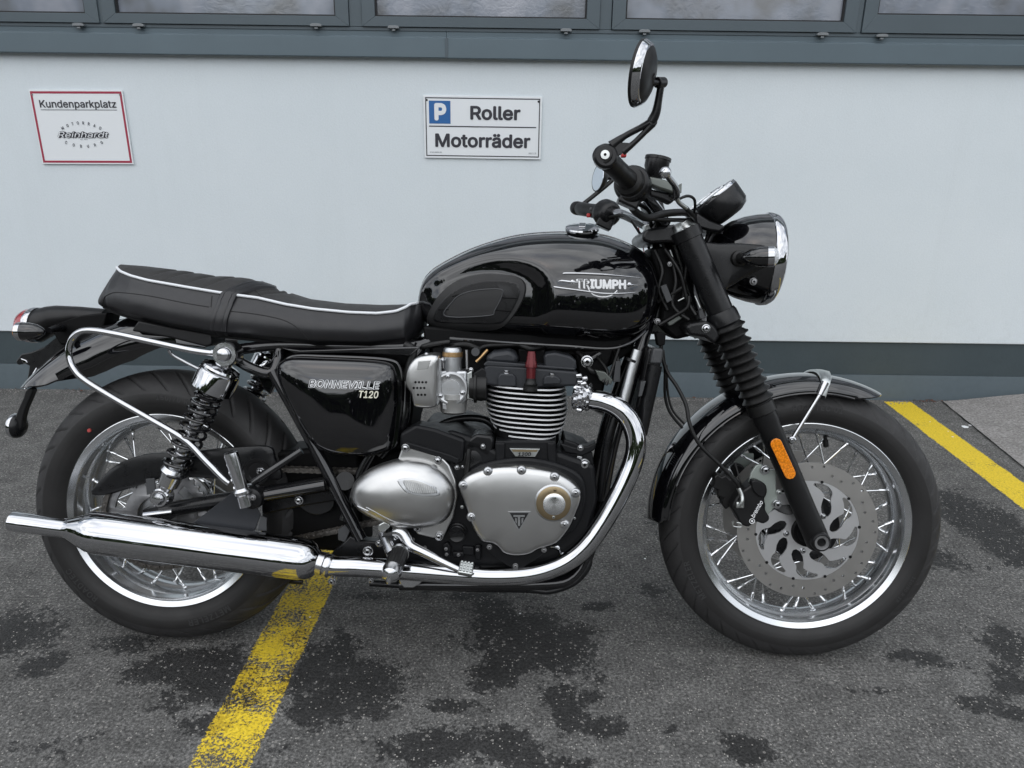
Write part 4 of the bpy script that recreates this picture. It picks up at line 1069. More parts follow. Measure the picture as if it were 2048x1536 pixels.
# ------------------------------------------------------------------ tank
px_top = [(835, 602, .0), (843, 575, .01), (868, 543, .03), (925, 510, .03), (978, 489, .03), (1031, 475, .03), (1084, 469, .03), (1136, 468, .03), (1189, 471, .03), (1229, 481, .03), (1268, 499, .03), (1296, 520, .02), (1312, 545, .0)]
px_bot = [(839, 640, -.05), (852, 657, -.10), (899, 669, -.12), (1031, 681, -.13), (1136, 687, -.13), (1215, 692, -.125), (1265, 684, -.11), (1292, 662, -.08), (1310, 628, -.04)]
top = sorted((U(*q).x, U(*q).z) for q in px_top); bot = sorted((U(*q).x, U(*q).z) for q in px_bot)
def dense(tab):
    P_, _ = crom([Vector((a, b_, 0)) for a, b_ in tab], None, 8); return [(p.x, p.y) for p in P_]
top, bot = dense(top), dense(bot)
xa, xb = top[0][0] - .004, top[-1][0] + .012
Wt = dense([(0, .030), (.03, .062), (.10, .092), (.22, .112), (.38, .128), (.52, .138), (.66, .142), (.80, .134), (.90, .112), (.96, .082), (1, .040)])
NS, NR = 110, 84
bump_edge = [(845, 560), (870, 545), (910, 528), (960, 516), (1010, 514), (1055, 524), (1085, 543), (1100, 570), (1101, 605), (1094, 640), (1088, 680), (1085, 740), (850, 740), (790, 640)]
def inside_dist(px, py, poly):
    ins = False; dm = 1e9; n = len(poly)
    for i in range(n):
        (x1, y1), (x2, y2) = poly[i], poly[(i + 1) % n]
        if (y1 > py) != (y2 > py) and px < (x2 - x1) * (py - y1) / (y2 - y1) + x1: ins = not ins
        dx_, dy_ = x2 - x1, y2 - y1; t = max(0, min(1, ((px - x1) * dx_ + (py - y1) * dy_) / (dx_ * dx_ + dy_ * dy_)))
        dm = min(dm, math.hypot(px - x1 - t * dx_, py - y1 - t * dy_))
    return dm if ins else -dm
be = sm2(bump_edge, 4)
rings = []
for i in range(NS + 1):
    u = .5 * (1 - math.cos(math.pi * i / NS)); x = xa + (xb - xa) * u
    zt_, zb_ = lerp_table(top, x), lerp_table(bot, x)
    # close the nose and the tail with a round
    cl = min(1, math.sqrt(max(0, 1 - (1 - min(1, u / .035)) ** 2))) * min(1, math.sqrt(max(0, 1 - (1 - min(1, (1 - u) / .06)) ** 2)))
    cl = max(cl, .02); zm = (zt_ * .42 + zb_ * .58); w = lerp_table(Wt, u) * (.35 + .65 * cl)
    ring = []
    for k in range(NR):
        a = 2 * math.pi * k / NR; ca, sa = math.cos(a), math.sin(a)
        y = -w * math.copysign(abs(ca) ** .80, ca)
        z = zm + ((zt_ - zm) * abs(sa) ** .90 if sa > 0 else -(zm - zb_) * abs(sa) ** .50) * cl
        if sa < 0: y *= 1 - .05 * abs(sa)
        side = -1 if y < 0 else 1
        X, Y_ = P2((x, -abs(y), z)); dd = inside_dist(X, Y_, be)
        ind = max(0, min(1, (dd + 8) / 42)); ind = .020 * ind * ind * (3 - 2 * ind) * max(0, min(1, (715 - Y_) / 90))
        y -= side * min(ind, abs(y) * .6)
        ring.append((x, y, z))
    rings.append(ring)
mb = MB(); mb.ring_loft(rings); TANK = part(mb, 'fuel_tank', 'black_paint', sharp=75)
tb = bvh_of(TANK)
# weld lip along the underside and up the nose
mb = MB(); q = [(1311, 600, -.02), (1308, 628, -.06), (1298, 652, -.085), (1280, 672, -.105), (1255, 688, -.118), (1215, 697, -.125), (1136, 692, -.13), (1031, 686, -.13), (900, 676, -.12)]
mb.tube([U(*a) for a in q], .0035, 8, smooth=6); part(mb, 'tank_seam', 'black_paint', TANK)
# raised centre band on the crown of the tank
mb = MB(); rows = []
for i in range(60):
    u = .03 + .93 * i / 59; x = xa + (xb - xa) * u
    row = []
    for y in (-.021, -.019, -.008, .008, .019, .021):
        loc, nrm, _, _ = tb.ray_cast(Vector((x, y, 1.4)), Vector((0, 0, -1)))
        z = loc.z if loc else lerp_table(top, x)
        row.append((x, y, z + (.0022 if abs(y) < .02 else -.001)))
    rows.append(row)
mb.grid(rows); part(mb, 'tank_ridge', 'black_paint', TANK)
# filler cap
pc = U(1164, 478, -.036); loc, nrm, _, _ = tb.ray_cast(Vector((pc.x, -.036, 1.4)), Vector((0, 0, -1)))
ca_ = Vector((loc.x, loc.y, loc.z - .004)); ax = Vector((-.03, -.34, 1)).normalized(); rc = rr(34, ca_)
mb = MB(); mb.lathe(ca_, ax, [(-.006, rc * 1.0), (.001, rc * 1.0), (.003, rc * .92), (.004, rc * .90), (.010, rc * .90), (.011, rc), (.0145, rc * 1.01), (.0175, rc * .97), (.0190, rc * .80), (.0200, rc * .45), (.0205, .002)], 48, mis=[0, 0, 0, 1, 1, 0, 0, 0, 0, 0])
CAP = part(mb, 'filler_cap', ['chrome', 'deep_black'], TANK, sharp=25)
mb = MB(); mb.box(ca_ + ax * .0215, (.032, .014, .0025), ax.to_track_quat('Z', 'X').to_matrix()); part(mb, 'cap_latch', 'dull_chrome', TANK, bevel=.0008)
# knee pad
def patch(o, bvh, off0, off1, name, mt, parent, k=4, ins=.90, n=7):
    """cushion pad that follows a surface inside a photo outline"""
    o = sm2(o, k); cx_ = sum(a for a, b_ in o) / len(o); cy_ = sum(b_ for a, b_ in o) / len(o)
    rings = []
    for s, off in [(1, -.002), (1, off0), (.975, off1)] + [(ins * (1 - i / n) + .02, off1) for i in range(n)]:
        r = [hit(bvh, cx_ + (a - cx_) * s, cy_ + (b_ - cy_) * s, off) for a, b_ in o]
        if all(x is not None for x in r): rings.append(r)
    mb = MB(); mb.ring_loft(rings); return part(mb, name, mt, parent, sharp=50)
KP = patch([(855, 642), (866, 610), (885, 584), (915, 562), (955, 550), (1000, 549), (1035, 554), (1051, 568), (1050, 592), (1035, 622), (1015, 646), (990, 657), (940, 658), (880, 654)], tb, .002, .0065, 'knee_pad', 'pad_rubber', TANK)
kb = bvh_of(KP)
patch([(867, 637), (878, 610), (898, 588), (930, 570), (965, 562), (1005, 561), (1032, 566), (1040, 578), (1036, 598), (1022, 625), (1006, 644), (985, 648), (930, 647), (880, 645)], kb, .0005, .0012, 'knee_pad_rib_field', 'satin_black', TANK)
kb2 = bvh_of(KP)
# fine ribs
ribs = MB(); inner_ = [(892, 632), (905, 604), (925, 588), (960, 580), (1002, 579), (1004, 592), (990, 620), (978, 631)]
outer_ = [(867, 637), (878, 610), (898, 588), (930, 570), (965, 562), (1005, 561), (1032, 566), (1040, 578), (1036, 598), (1022, 625), (1006, 644), (985, 648), (930, 647), (880, 645)]
for c_ in range(-40, 140):
    s_ = c_ * 3.0; seg = []
    for t in range(0, 60):
        x = 860 + s_ + t * 1.6 * .8 - 60; y = 560 + t * 1.6
        if inside_dist(x, y, outer_) > 1.2 and inside_dist(x, y, inner_) < -1:
            h_ = hit(kb2, x, y, .0016)
            if h_ is not None: seg.append(h_); continue
        if len(seg) > 1: ribs.tube([seg[0], seg[-1]], .0007, 4, caps=False)
        seg = []
    if len(seg) > 1: ribs.tube([seg[0], seg[-1]], .0007, 4, caps=False)
part(ribs, 'knee_pad_ribs', 'pad_rubber', TANK, kind='stuff', fix=False)
patch(inner_, kb2, .001, .0018, 'knee_pad_panel', 'pad_rubber', TANK, 3)
on_line(inner_, kb2, .0013, 'knee_pad_rim', 'plastic_grey', TANK, .0022, closed=True, seg=6)
for l in (((878, 619), (898, 619)), ((905, 593), (925, 588)), ((1003, 595), (1036, 597)), ((990, 620), (1022, 622))):
    on_line(l, kb2, .0013, 'knee_pad_joint', 'deep_black', TANK, .0018, seg=6)
# badge
for pts_ in ([(1127, 549, .6), (1131, 547, 2.4), (1180, 548, 2.6), (1230, 551, 2.2), (1281, 556, .6)], [(1116, 563, .5), (1124, 562, 2.6), (1140, 564, 3.2), (1156, 565, 1)], [(1252, 569, 1), (1262, 570, 2.4), (1278, 571, .5)], [(1107, 573, .8), (1114, 575, 2.4), (1160, 581, 2.2), (1205, 587, 2.4), (1240, 587, 2.4), (1270, 585, .6)]):
    P_ = [hit(tb, a, b_, .001) for a, b_, r in pts_]; mb = MB(); mb.tube(P_, [rr(r, P_[0]) for _, _, r in pts_], 8, smooth=6); part(mb, 'badge_bar', 'chrome', TANK, sharp=60)
decal(px_text('TRIUMPH', 1152, 1252, 577, 19, .05, depth=.2, slope=.015), tb, 'tank_badge_outline_sheen', 'white_print', TANK, .0008, .0008)  # white outlines; the reflection in the later letters is painted solid white
decal(px_text('TR', 1155.5, 1181.5, 575.6, 16.5, 0, depth=.2, slope=.015), tb, 'tank_badge', 'black_print', TANK, .0022, .0006)
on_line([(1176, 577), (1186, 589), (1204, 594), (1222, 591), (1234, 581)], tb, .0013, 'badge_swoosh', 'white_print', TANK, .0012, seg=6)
for a, b_ in ((1145, 564), (1258, 569)):
    p = hit(tb, a, b_, .0); n_ = (hit(tb, a, b_, .01) - p).normalized(); mb = MB(); mb.lathe(p, n_, [(0, .0045), (.002, .0043), (.0022, .003), (.003, .0015)], 16); part(mb, 'badge_roundel', 'chrome', TANK)

# ------------------------------------------------------------------ seat
pipe_px = [(233, 536, -.012), (235, 538, -.036), (241, 544, -.058), (262, 553, -.080), (296, 562, -.094), (370, 575, -.102), (436, 586, -.105), (469, 591, -.107), (516, 597, -.112), (571, 610, -.118), (626, 619, -.120), (699, 626, -.115), (754, 628, -.105), (791, 624, -.095), (809, 617, -.085), (822, 609, -.070), (832, 608, -.05)]
top_px = [(233, 535, 0), (246, 531, .04), (263, 530, .06), (318, 534, .06), (394, 543, .06), (454, 553, .06), (490, 554, .06), (515, 558, .05), (538, 567, .05), (571, 580, .04), (626, 597, .05), (699, 606, .05), (772, 609, .05), (824, 608, .03), (836, 620, .0)]
bot_px = [(197, 605, -.04), (216, 618, -.08), (260, 633, -.11), (333, 651, -.125), (421, 667, -.13), (516, 677, -.135), (626, 687, -.135), (736, 690, -.12), (809, 683, -.10), (831, 668, -.07), (841, 645, -.04)]
PI = sorted((U(*q).x, U(*q).y, U(*q).z) for q in pipe_px); TO = sorted((U(*q).x, U(*q).z) for q in top_px); BO = sorted((U(*q).x, U(*q).z, U(*q).y) for q in bot_px)
pz = [(a, c) for a, b_, c in PI]; py_ = [(a, b_) for a, b_, c in PI]; bz = [(a, b_) for a, b_, c in BO]; by_ = [(a, c) for a, b_, c in BO]
rear_px = [(233, 538), (212, 563), (196, 585), (192, 593), (197, 605)]
sx0 = U(192, 593, -.055).x; sx1 = U(842, 640, 0).x
pl0 = PI[0][0]
def seat_pt(x, t, out=0.0):
    """t 0..1 from the near bottom edge over the top to the far bottom edge"""
    s = 1 if t < .5 else -1; tt = t * 2 if t < .5 else (1 - t) * 2
    w_ = -lerp_table(py_, x); zp = lerp_table(pz, x); zt_ = max(lerp_table(TO, x), zp + .002); zb_ = lerp_table(bz, x); wb = -lerp_table(by_, x)
    pleat = 0.0
    if tt < .10:   q = tt / .10; y, z = wb * (.82 + .16 * q), zb_ - .004 * (1 - q) ** 2 + .006 * q
    elif tt < .62:
        q = (tt - .10) / .52; z = zb_ + .006 + (zp - zb_ - .006) * q; y = wb * .98 + (w_ - wb * .98) * q ** 1.6 + .010 * math.sin(math.pi * min(1, q * 1.1)) 
    else:
        q = (tt - .62) / .38; y = w_ * (1 - q); z = zp + (zt_ - zp) * math.sin(q * math.pi / 2) ** .9 + .0
        dq = min(1, q * 5)
        if x < .32:
            for c_ in PLEATS:
                dxp = x - c_ - .055 * (q ** .7); pleat += .0062 * math.exp(-(dxp / .0045) ** 2) * dq
        dxp = x - .222 - .05 * q
    return Vector((x, -s * (y + out * (1 if tt < .7 else .2)), z - pleat + (out if tt > .5 else out * .15 * (1 if tt > .05 else -1))))
PLEATS = [U(274, 556, -.08).x, U(310, 562, -.08).x, U(350, 570, -.09).x, U(391, 577, -.09).x, U(482, 590, -.09).x, U(500, 594, -.09).x]
rings = []; ns = 340
for i in range(ns + 1):
    u = i / ns; x = sx0 + (sx1 - sx0) * u
    # rear tuck: the tail slopes, so squeeze the section there
    rx = max(x, pl0 + .004); ring = [seat_pt(rx, k / 59) for k in range(60)]
    if x < rx:
        f_ = (rx - x) / (rx - sx0); zb_ = lerp_table(bz, rx); zt_ = seat_pt(rx, .5).z
        out_ = []
        zc = U(192, 596, 0).z
        for p in ring:
            zz = p.z
            top_lim = zt_ - (zt_ - zc - .012) * f_; lo_lim = zb_ + (zc - .010 - zb_) * (1 - math.sqrt(max(0, 1 - f_ * f_)))
            t_ = (p.z - zb_) / max(1e-6, zt_ - zb_); t_ = max(-.02, min(1, t_)); yy = p.y * (.55 + .45 * math.sqrt(max(0, 1 - f_ ** 2.0))) if abs(p.y) > .03 else p.y
            out_.append(Vector((x, yy, lo_lim + (top_lim - lo_lim) * t_)))
        ring = out_
    rings.append(ring)
# front end round
fr_ = rings[-1]; c_ = sum(fr_, Vector()) / len(fr_)
for s_, dx_ in ((.9, .006), (.6, .010), (.2, .011)): rings.append([c_ + (p - c_) * s_ + Vector((dx_, 0, 0)) for p in fr_])
mb = MB(); mb.grid(rings, closed_u=True)
n_ = 60
for idx, f in enumerate(mb.f):
    k = f[0] % n_; tt = (k / 59) * 2 if k / 59 < .5 else (1 - k / 59) * 2
    if tt > .62: mb.mi[idx] = 1
mb.add(rings[0], [tuple(range(n_))[::-1]]); mb.add(rings[-1], [tuple(range(n_))])
SEAT = part(mb, 'seat', ['seat_side', 'seat_top'], sharp=60)
sb = bvh_of(SEAT)
# white piping all the way round
near = [seat_pt(pl0 + .004 + (PI[-1][0] - pl0 - .004) * i / 80, .31, .0) for i in range(81)]
near = [Vector((p.x, p.y - .0005, p.z + .0015)) for p in near]
far = [Vector((p.x, -p.y, p.z)) for p in near]
mb = MB(); mb.tube(near, .0030, 8); mb.tube(far, .0030, 8)
a_, b_ = near[0], far[0]; mb.tube([a_, Vector((a_.x - .003, 0, a_.z)), b_], .0030, 8, smooth=4)
a_, b_ = near[-1], far[-1]; mb.tube([a_, Vector((a_.x + .006, 0, a_.z + .002)), b_], .0030, 8, smooth=6)
part(mb, 'seat_piping', 'piping_white', SEAT)
# strap
mb = MB(); rows = []
xs_b0, xs_b1 = U(421, 668, -.13).x, U(450, 672, -.13).x
for k in range(60):
    t = k / 59; z = seat_pt(.13, t).z; tt_ = t * 2 if t < .5 else (1 - t) * 2; sl = (min(z, lerp_table(pz, .13)) - lerp_table(bz, .13)) * .20 + .046 * max(0, (tt_ - .62) / .38) ** .7
    r = []
    for w_, o_ in ((-.002, -.001), (-.001, .0035), (.001, .0046), (.0065, .0046), (.0075, .0038), (.0085, .0046), (.0235, .0046), (.0245, .0038), (.0255, .0046), (.031, .0046), (.033, .0035), (.034, -.001)):
        r.append(seat_pt(xs_b0 + w_ + sl, t, o_))
    rows.append(r)
mb.grid(rows); part(mb, 'seat_strap', 'seat_side', SEAT, sharp=40)
for c_ in PLEATS:
    q = []
    for k in range(14):
        u = k / 13 * .96 + .03; q.append(seat_pt(c_ + .055 * u ** .7, .31 + .19 * u, -.0005 + .001))
    mb = MB(); mb.tube([p - Vector((0, 0, .001)) for p in q], .0016, 6); part(mb, 'seat_stitching', 'stitch', SEAT)
on_line([(205, 612), (208, 597), (219, 588), (240, 585), (300, 592), (370, 606), (418, 614)], sb, .0010, 'seat_stitching', 'stitch', SEAT, .0002, seg=6)
on_line([(458, 622), (510, 628), (560, 638), (590, 652), (610, 672), (622, 686)], sb, .0010, 'seat_stitching', 'stitch', SEAT, .0002, seg=6)
on_line([(424, 592), (422, 614)], sb, .0010, 'seat_stitching', 'stitch', SEAT, .0002, seg=6)
on_line([(505, 566), (510, 580), (523, 594)], sb, .0010, 'seat_stitching', 'stitch', SEAT, .0004, seg=6)
# tool box and seat base below it
pplate([(262, 662), (276, 641), (330, 652), (422, 668), (424, 690), (412, 694), (340, 676)], -.105, -.03, 'side_pocket', 'matte_black', bevel=.004)
mb = MB(); rows = []
for i in range(30):
    x = U(225, 630, 0).x + (U(835, 680, 0).x - U(225, 630, 0).x) * i / 29; zb_ = lerp_table(bz, x); w_ = -lerp_table(by_, x) * .80
    rows.append([(x, -w_, zb_ + .01), (x, -w_, zb_ - .010), (x, w_, zb_ - .010), (x, w_, zb_ + .01)])
mb.ring_loft(rows); part(mb, 'seat_base', 'deep_black')

# ------------------------------------------------------------------ fenders
def fender(cx, cz, a0, a1, Rc, Re, hw, name, mt, n=90, tip0=.5, tip1=.5, parent=BIKE, grow=None):
    mb = MB(); rows_o, rows_i = [], []; m_ = 20
    for i in range(n + 1):
        a = R_(a0 + (a1 - a0) * i / n); t = i / n
        e = 1.0
        if t < tip0: e = min(e, math.sqrt(max(0.0, 1 - (1 - t / tip0) ** 2)))
        if 1 - t < tip1: e = min(e, math.sqrt(max(0.0, 1 - (1 - (1 - t) / tip1) ** 2)))
        e = max(e, .06); ro, ri = [], []
        rc = Rc(t) if callable(Rc) else Rc; re = Re(t) if callable(Re) else Re
        for j in range(m_ + 1):
            u = (j / m_ * 2 - 1) * e
            y = hw * math.sin(u * math.pi / 2) ** 1 if abs(u) < 1 else hw * u
            r = re + (rc - re) * math.cos(u * math.pi / 2) ** .75
            if abs(u) > .93 and e > .93: y *= 1.015
            ro.append((cx + r * math.cos(a), y, cz + r * math.sin(a))); ri.append((cx + (r - .003) * math.cos(a), y * .97, cz + (r - .003) * math.sin(a)))
        rows_o.append(ro + ri[::-1])
    mb.ring_loft(rows_o); return part(mb, name, mt, parent, sharp=50)
FF = fender(AXF, RFW, 62.5, 180, .346, .309, .066, 'front_fender', 'black_paint', tip0=.13, tip1=.035)
ffb = bvh_of(FF)
# fender rib along the crown and the rolled edge
mb = MB(); mb.tube([Vector((AXF + .309 * math.cos(R_(a)), -.0665, RFW + .309 * math.sin(R_(a)))) for a in range(75, 178, 2)], .0022, 6); mb.tube([Vector((AXF + .309 * math.cos(R_(a)), .0665, RFW + .309 * math.sin(R_(a)))) for a in range(75, 178, 2)], .0022, 6); part(mb, 'fender_edge', 'black_paint', FF)
RFD = fender(AXR, RRW, 72, 140, lambda t: .465 - .034 * t, lambda t: .40 - .050 * min(1, t * 1.3) + .045 * max(0, t - .6) / .4, .088, 'rear_fender', 'black_paint', tip0=.01, tip1=.16)
# front fender stay
mb = MB(); rows = []
for j in range(21):
    u = j / 20 * 2 - 1; y = .0705 * math.sin(u * math.pi / 2); r = .309 + .0405 * math.cos(u * math.pi / 2) ** .75
    if abs(u) > .85: r -= .010 * (abs(u) - .85) / .15
    aw = 2.9 - 1.8 * abs(u); ac = 84.6 + 3.4 * abs(u)
    rows.append([(AXF + (r + dr) * math.cos(R_(ac + s_ * aw)), y, RFW + (r + dr) * math.sin(R_(ac + s_ * aw))) for s_, dr in ((-1, .000), (-.8, .005), (0, .0065), (.8, .005), (1, .000))])
mb.grid(rows); ST = part(mb, 'fender_stay', 'zinc', FF, sharp=60)
for s_ in (-1, 1):
    mb = MB(); fy = lambda v: Vector((v.x, abs(v.y) * s_, v.z))
    q0, A_, B_ = fy(U(1650, 765, -.066)), fy(U(1639, 790, -.0735)), fy(U(1583, 880, -.080))
    mb.tube([q0, A_], [.0085, .0056], 14); mb.tube([A_, B_], .0044, 12)
    mb.lathe(B_, (0, s_, 0), [(-.004, .0085), (.006, .0085), (.008, .006)], 14)
    part(mb, 'fender_stay_rod', 'dull_chrome', FF)
bolt(1649, 757, -.048, 4, FF); bolt(1583, 880, -.088, 3.5, FF)
# ------------------------------------------------------------------ side panel
SPo = [(566, 734), (574, 720), (596, 712), (652, 713), (742, 717), (783, 723), (796, 736), (801, 761), (801, 800), (797, 845), (791, 885), (776, 898), (742, 905), (686, 903), (650, 891), (629, 872), (607, 838), (584, 793), (569, 757)]
SP = dome(SPo, [(1, -.100), (1, -.136), (.992, -.141), (.975, -.146), (.94, -.151), (.88, -.1555), (.78, -.160), (.6, -.164), (.35, -.167), (.1, -.168)], 'side_panel', 'black_paint', k=4, sharp=75)
spb = bvh_of(SP)
bgl = [(a + (a - 690) * .045, b_ + (b_ - 805) * .035) for a, b_ in SPo]
pplate(bgl, -.134, -.095, 'side_panel_edge', 'black_paint', SP, .004, 4, ref=-.136)
decal(px_text('BONNEVILLE', 617, 761, 775.5, 17, .050, .22, slope=.03, spacing=1.06), spb, 'panel_lettering', 'white_print', SP, .0006, .0003)
decal(px_text('BONNEVILLE', 618, 760, 774.7, 15.6, 0, .22, slope=.03, spacing=1.06), spb, 'panel_lettering', 'black_print', SP, .0016, .0003)
decal(px_text('T120', 718, 757, 795.5, 14.5, .02, .22, slope=.03), spb, 'panel_lettering', 'cream_print', SP, .0006, .0003)
bolt(611, 832, -.135, 4, SP, 'zinc')
# dark inner body between the panels (air box, battery tray)
mb = MB(); add_plate(mb, [(560, 700), (840, 700), (815, 900), (760, 915), (640, 900), (585, 830)], -.085, .085); IB = part(mb, 'air_box', 'deep_black', bevel=.01)
pplate([(560, 695), (600, 700), (700, 697), (842, 693), (820, 712), (700, 706), (590, 708)], -.125, -.10, 'panel_top_trim', 'frame_paint', IB, .003)

# black duct body and filler plates that close the gaps under the tank
pplate([(845, 652), (1000, 664), (1200, 668), (1262, 662), (1262, 694), (1180, 704), (1000, 700), (850, 698)], -.075, .075, 'frame_cover', 'deep_black', FR, .006)
pplate([(862, 690), (975, 690), (972, 800), (940, 800), (930, 740), (880, 738), (862, 760)], -.095, .095, 'intake_duct', 'deep_black', IB, .006)
pplate([(1036, 698), (1090, 698), (1090, 738), (1036, 736)], -.09, .09, 'head_valley', 'deep_black', FR, .004)
pplate([(1150, 700), (1230, 696), (1216, 735), (1206, 790), (1180, 800), (1160, 760), (1152, 735)], -.07, .07, 'head_side_filler', 'deep_black', FR, .006)
pplate([(725, 890), (820, 878), (820, 940), (725, 945)], -.07, .07, 'case_gap_cover', 'deep_black', FR, .004)
# ------------------------------------------------------------------ engine
mb = MB()
# crankcase body
add_plate(mb, [(806, 905), (830, 870), (905, 862), (960, 880), (1000, 905), (1120, 905), (1190, 930), (1196, 1000), (1180, 1070), (1120, 1140), (1000, 1150), (900, 1140), (800, 1130), (770, 1060), (790, 980)], -.150, .15)
EN = part(mb, 'engine', 'engine_black', bevel=.010, bseg=3)
pplate([(800, 868), (832, 850), (870, 858), (930, 880), (926, 925), (905, 930), (870, 915), (840, 905), (800, 900)], -.165, -.10, 'gearbox_top', 'engine_black', EN, .006)
pplate([(812, 884), (900, 910), (918, 918), (915, 928), (810, 896)], -.172, -.15, 'gearbox_rib', 'engine_black', EN, .002)
# left (sprocket) cover
sc = [(705, 985), (712, 962), (735, 940), (770, 924), (812, 915), (860, 922), (893, 945), (910, 978), (908, 1010), (895, 1035), (866, 1048), (825, 1051), (780, 1046), (735, 1025), (712, 1006)]
BR = pplate([(796, 918), (806, 890), (813, 889), (840, 898), (885, 916), (898, 930), (910, 960), (915, 990), (906, 1035), (885, 1078), (864, 1076), (836, 1070), (825, 1056), (820, 1045), (740, 1000)], -.172, -.12, 'sprocket_cover_bracket', 'brushed_cover', EN, .003)
dome(sc, [(1, -.165), (1, -.178), (.992, -.184), (.975, -.189), (.94, -.195), (.86, -.204), (.74, -.212), (.55, -.219), (.3, -.223), (.1, -.224)], 'sprocket_cover', 'brushed_cover', EN, ctr=(815, 985), sharp=80)
SCV = [o for o in COL.objects if o.name == 'sprocket_cover'][0]; scb = bvh_of(SCV)
patch([(795, 962), (803, 958), (825, 957), (850, 963), (870, 974), (880, 986), (874, 992), (845, 992), (815, 986), (803, 975)], scb, .0008, .0014, 'cover_inset_rim', 'satin_metal', EN, 3)
patch([(806, 964), (812, 960), (830, 961), (850, 967), (866, 976), (873, 985), (850, 987), (820, 983)], scb, .0016, .002, 'cover_grille', 'grey_casting', EN, 3)
gb = MB()
for i in range(16):
    a = hit(scb, 808 + i * 4.2, 960 + i * .9, .0026); b_ = hit(scb, 815 + i * 3.9, 985 + i * .1, .0026)
    if a and b_: gb.tube([a, b_], .0006, 4)
part(gb, 'cover_grille_bar', 'satin_metal', EN, kind='stuff')
on_line([(715, 1012), (738, 1022), (735, 1016), (790, 1044), (830, 1051)], scb, .0012, 'cover_crease', 'dull_chrome', EN, 0)
for q in ((811, 896), (876, 921), (836, 1056), (878, 1073)): bolt(*q, -.176, 7, EN)
# clutch cover and the black ring cover behind it
pplate([(924, 960), (960, 930), (1040, 916), (1110, 926), (1160, 950), (1172, 985), (1168, 1020), (1150, 1060), (1118, 1080), (1085, 1108), (1030, 1140), (990, 1110), (965, 1086), (945, 1050), (925, 1000)], -.166, -.13, 'crankcase_cover', 'engine_black', EN, .006, 3)
cc = [(921, 967), (930, 950), (945, 940), (975, 930), (1010, 926), (1045, 927), (1098, 934), (1130, 947), (1152, 965), (1160, 980), (1158, 998), (1150, 1018), (1141, 1040), (1130, 1057), (1113, 1076), (1092, 1084), (1075, 1089), (1062, 1097), (1045, 1101), (1025, 1101), (1008, 1096), (997, 1084), (985, 1077), (968, 1074), (958, 1064), (947, 1045), (937, 1015), (928, 990)]
CV = dome(cc, [(1, -.160), (1, -.182), (.995, -.187), (.985, -.191), (.965, -.194), (.92, -.197), (.85, -.1985), (.7, -.2005), (.45, -.2025), (.2, -.203), (.05, -.203)], 'clutch_cover', 'brushed_cover', EN, k=3, ctr=(1040, 1008), sharp=70)
cvb = bvh_of(CV)
pplate([(962, 1080), (980, 1082), (994, 1090), (1005, 1101), (1030, 1107), (1062, 1103), (1078, 1094), (1100, 1088), (1112, 1082), (1092, 1102), (1064, 1124), (1031, 1138), (1000, 1120), (975, 1100)], -.176, -.13, 'sump_cover', 'engine_black', EN, .003, 2)
for q in ((979, 1094), (1088, 1100), (1031, 1132)): bolt(*q, -.178, 4.5, EN, 'bare_steel')
for q in ((976, 943), (1043, 941), (1109, 954), (1151, 986), (1129, 1049), (943, 1034), (927, 971)):
    p = hit(cvb, *q) or U(*q, -.195); mb = MB(); mb.lathe(p + Vector((0, .003, 0)), (0, -1, 0), [(0, .0105), (.004, .0098), (.0065, .0075), (.007, .004)], 20); part(mb, 'bolt_boss', 'satin_metal', EN, sharp=60)
    bolt(*q, p.y - .0035, 5, EN)
p = hit(cvb, 1107, 1006); rb_ = rr(36, p)
mb = MB(); mb.lathe(p + Vector((0, .006, 0)), (0, -1, 0), [(0, rb_ * 1.1), (.007, rb_ * 1.06), (.0085, rb_ * 1.0), (.0088, rb_ * .98), (.0088, .001)], 56); part(mb, 'clutch_disc_seat', 'satin_metal', EN)
mb = MB(); mb.lathe(p + Vector((0, -.002, 0)), (0, -1, 0), [(0, rb_ * .97), (.0025, rb_ * .96), (.003, rb_ * .93), (.003, rb_ * .60)], 56); part(mb, 'bronze_ring', 'bronze', EN)
m, nt, b = nodes_of('spun_metal'); MATS['spun_metal'] = m
b.inputs['Metallic'].default_value = 1; b.inputs['Roughness'].default_value = .24; b.inputs['Base Color'].default_value = (.72, .73, .73, 1); b.inputs['Anisotropic'].default_value = .85
tg = nt.nodes.new('ShaderNodeTangent'); tg.direction_type = 'RADIAL'; tg.axis = 'Y'; nt.links.new(tg.outputs[0], b.inputs['Tangent'])
mb = MB(); mb.lathe((0, 0, 0), (0, -1, 0), [(0, rb_ * .62), (.0035, rb_ * .62), (.0042, rb_ * .58), (.0046, rb_ * .3), (.0047, .0005)], 56); o = part(mb, 'spun_cap', 'spun_metal', EN); o.location = p + Vector((.0012, -.004, -.001))
bolt(1110, 980, p.y - .004, 3.4, EN, 'bronze'); bolt(1107, 1034, p.y - .004, 3.4, EN, 'zinc')
# triangular emblem on the cover
def px_shape(o): return o
me = curve_mesh([[(1016, 1023), (1061, 1023), (1038, 1062)]], .4); decal(me, cvb, 'cover_emblem_rim', 'satin_metal', EN, .0002, .0014)
me = curve_mesh([[(1019.5, 1025.2), (1057.5, 1025.2), (1038, 1058)]], .4); decal(me, cvb, 'cover_emblem', 'black_print', EN, .0018, .0003)
for o_ in ([(1035.5, 1030), (1040.5, 1030), (1040.3, 1051), (1036, 1051)], [(1027, 1029.5), (1049.5, 1029.5), (1049.5, 1033), (1027, 1033)], [(1030, 1035), (1033.5, 1036), (1033.5, 1047), (1031, 1043)], [(1043, 1036), (1047, 1035), (1046, 1043), (1043, 1047)]):
    decal(curve_mesh([o_], .4), cvb, 'cover_emblem', 'satin_metal', EN, .0022, .0003)
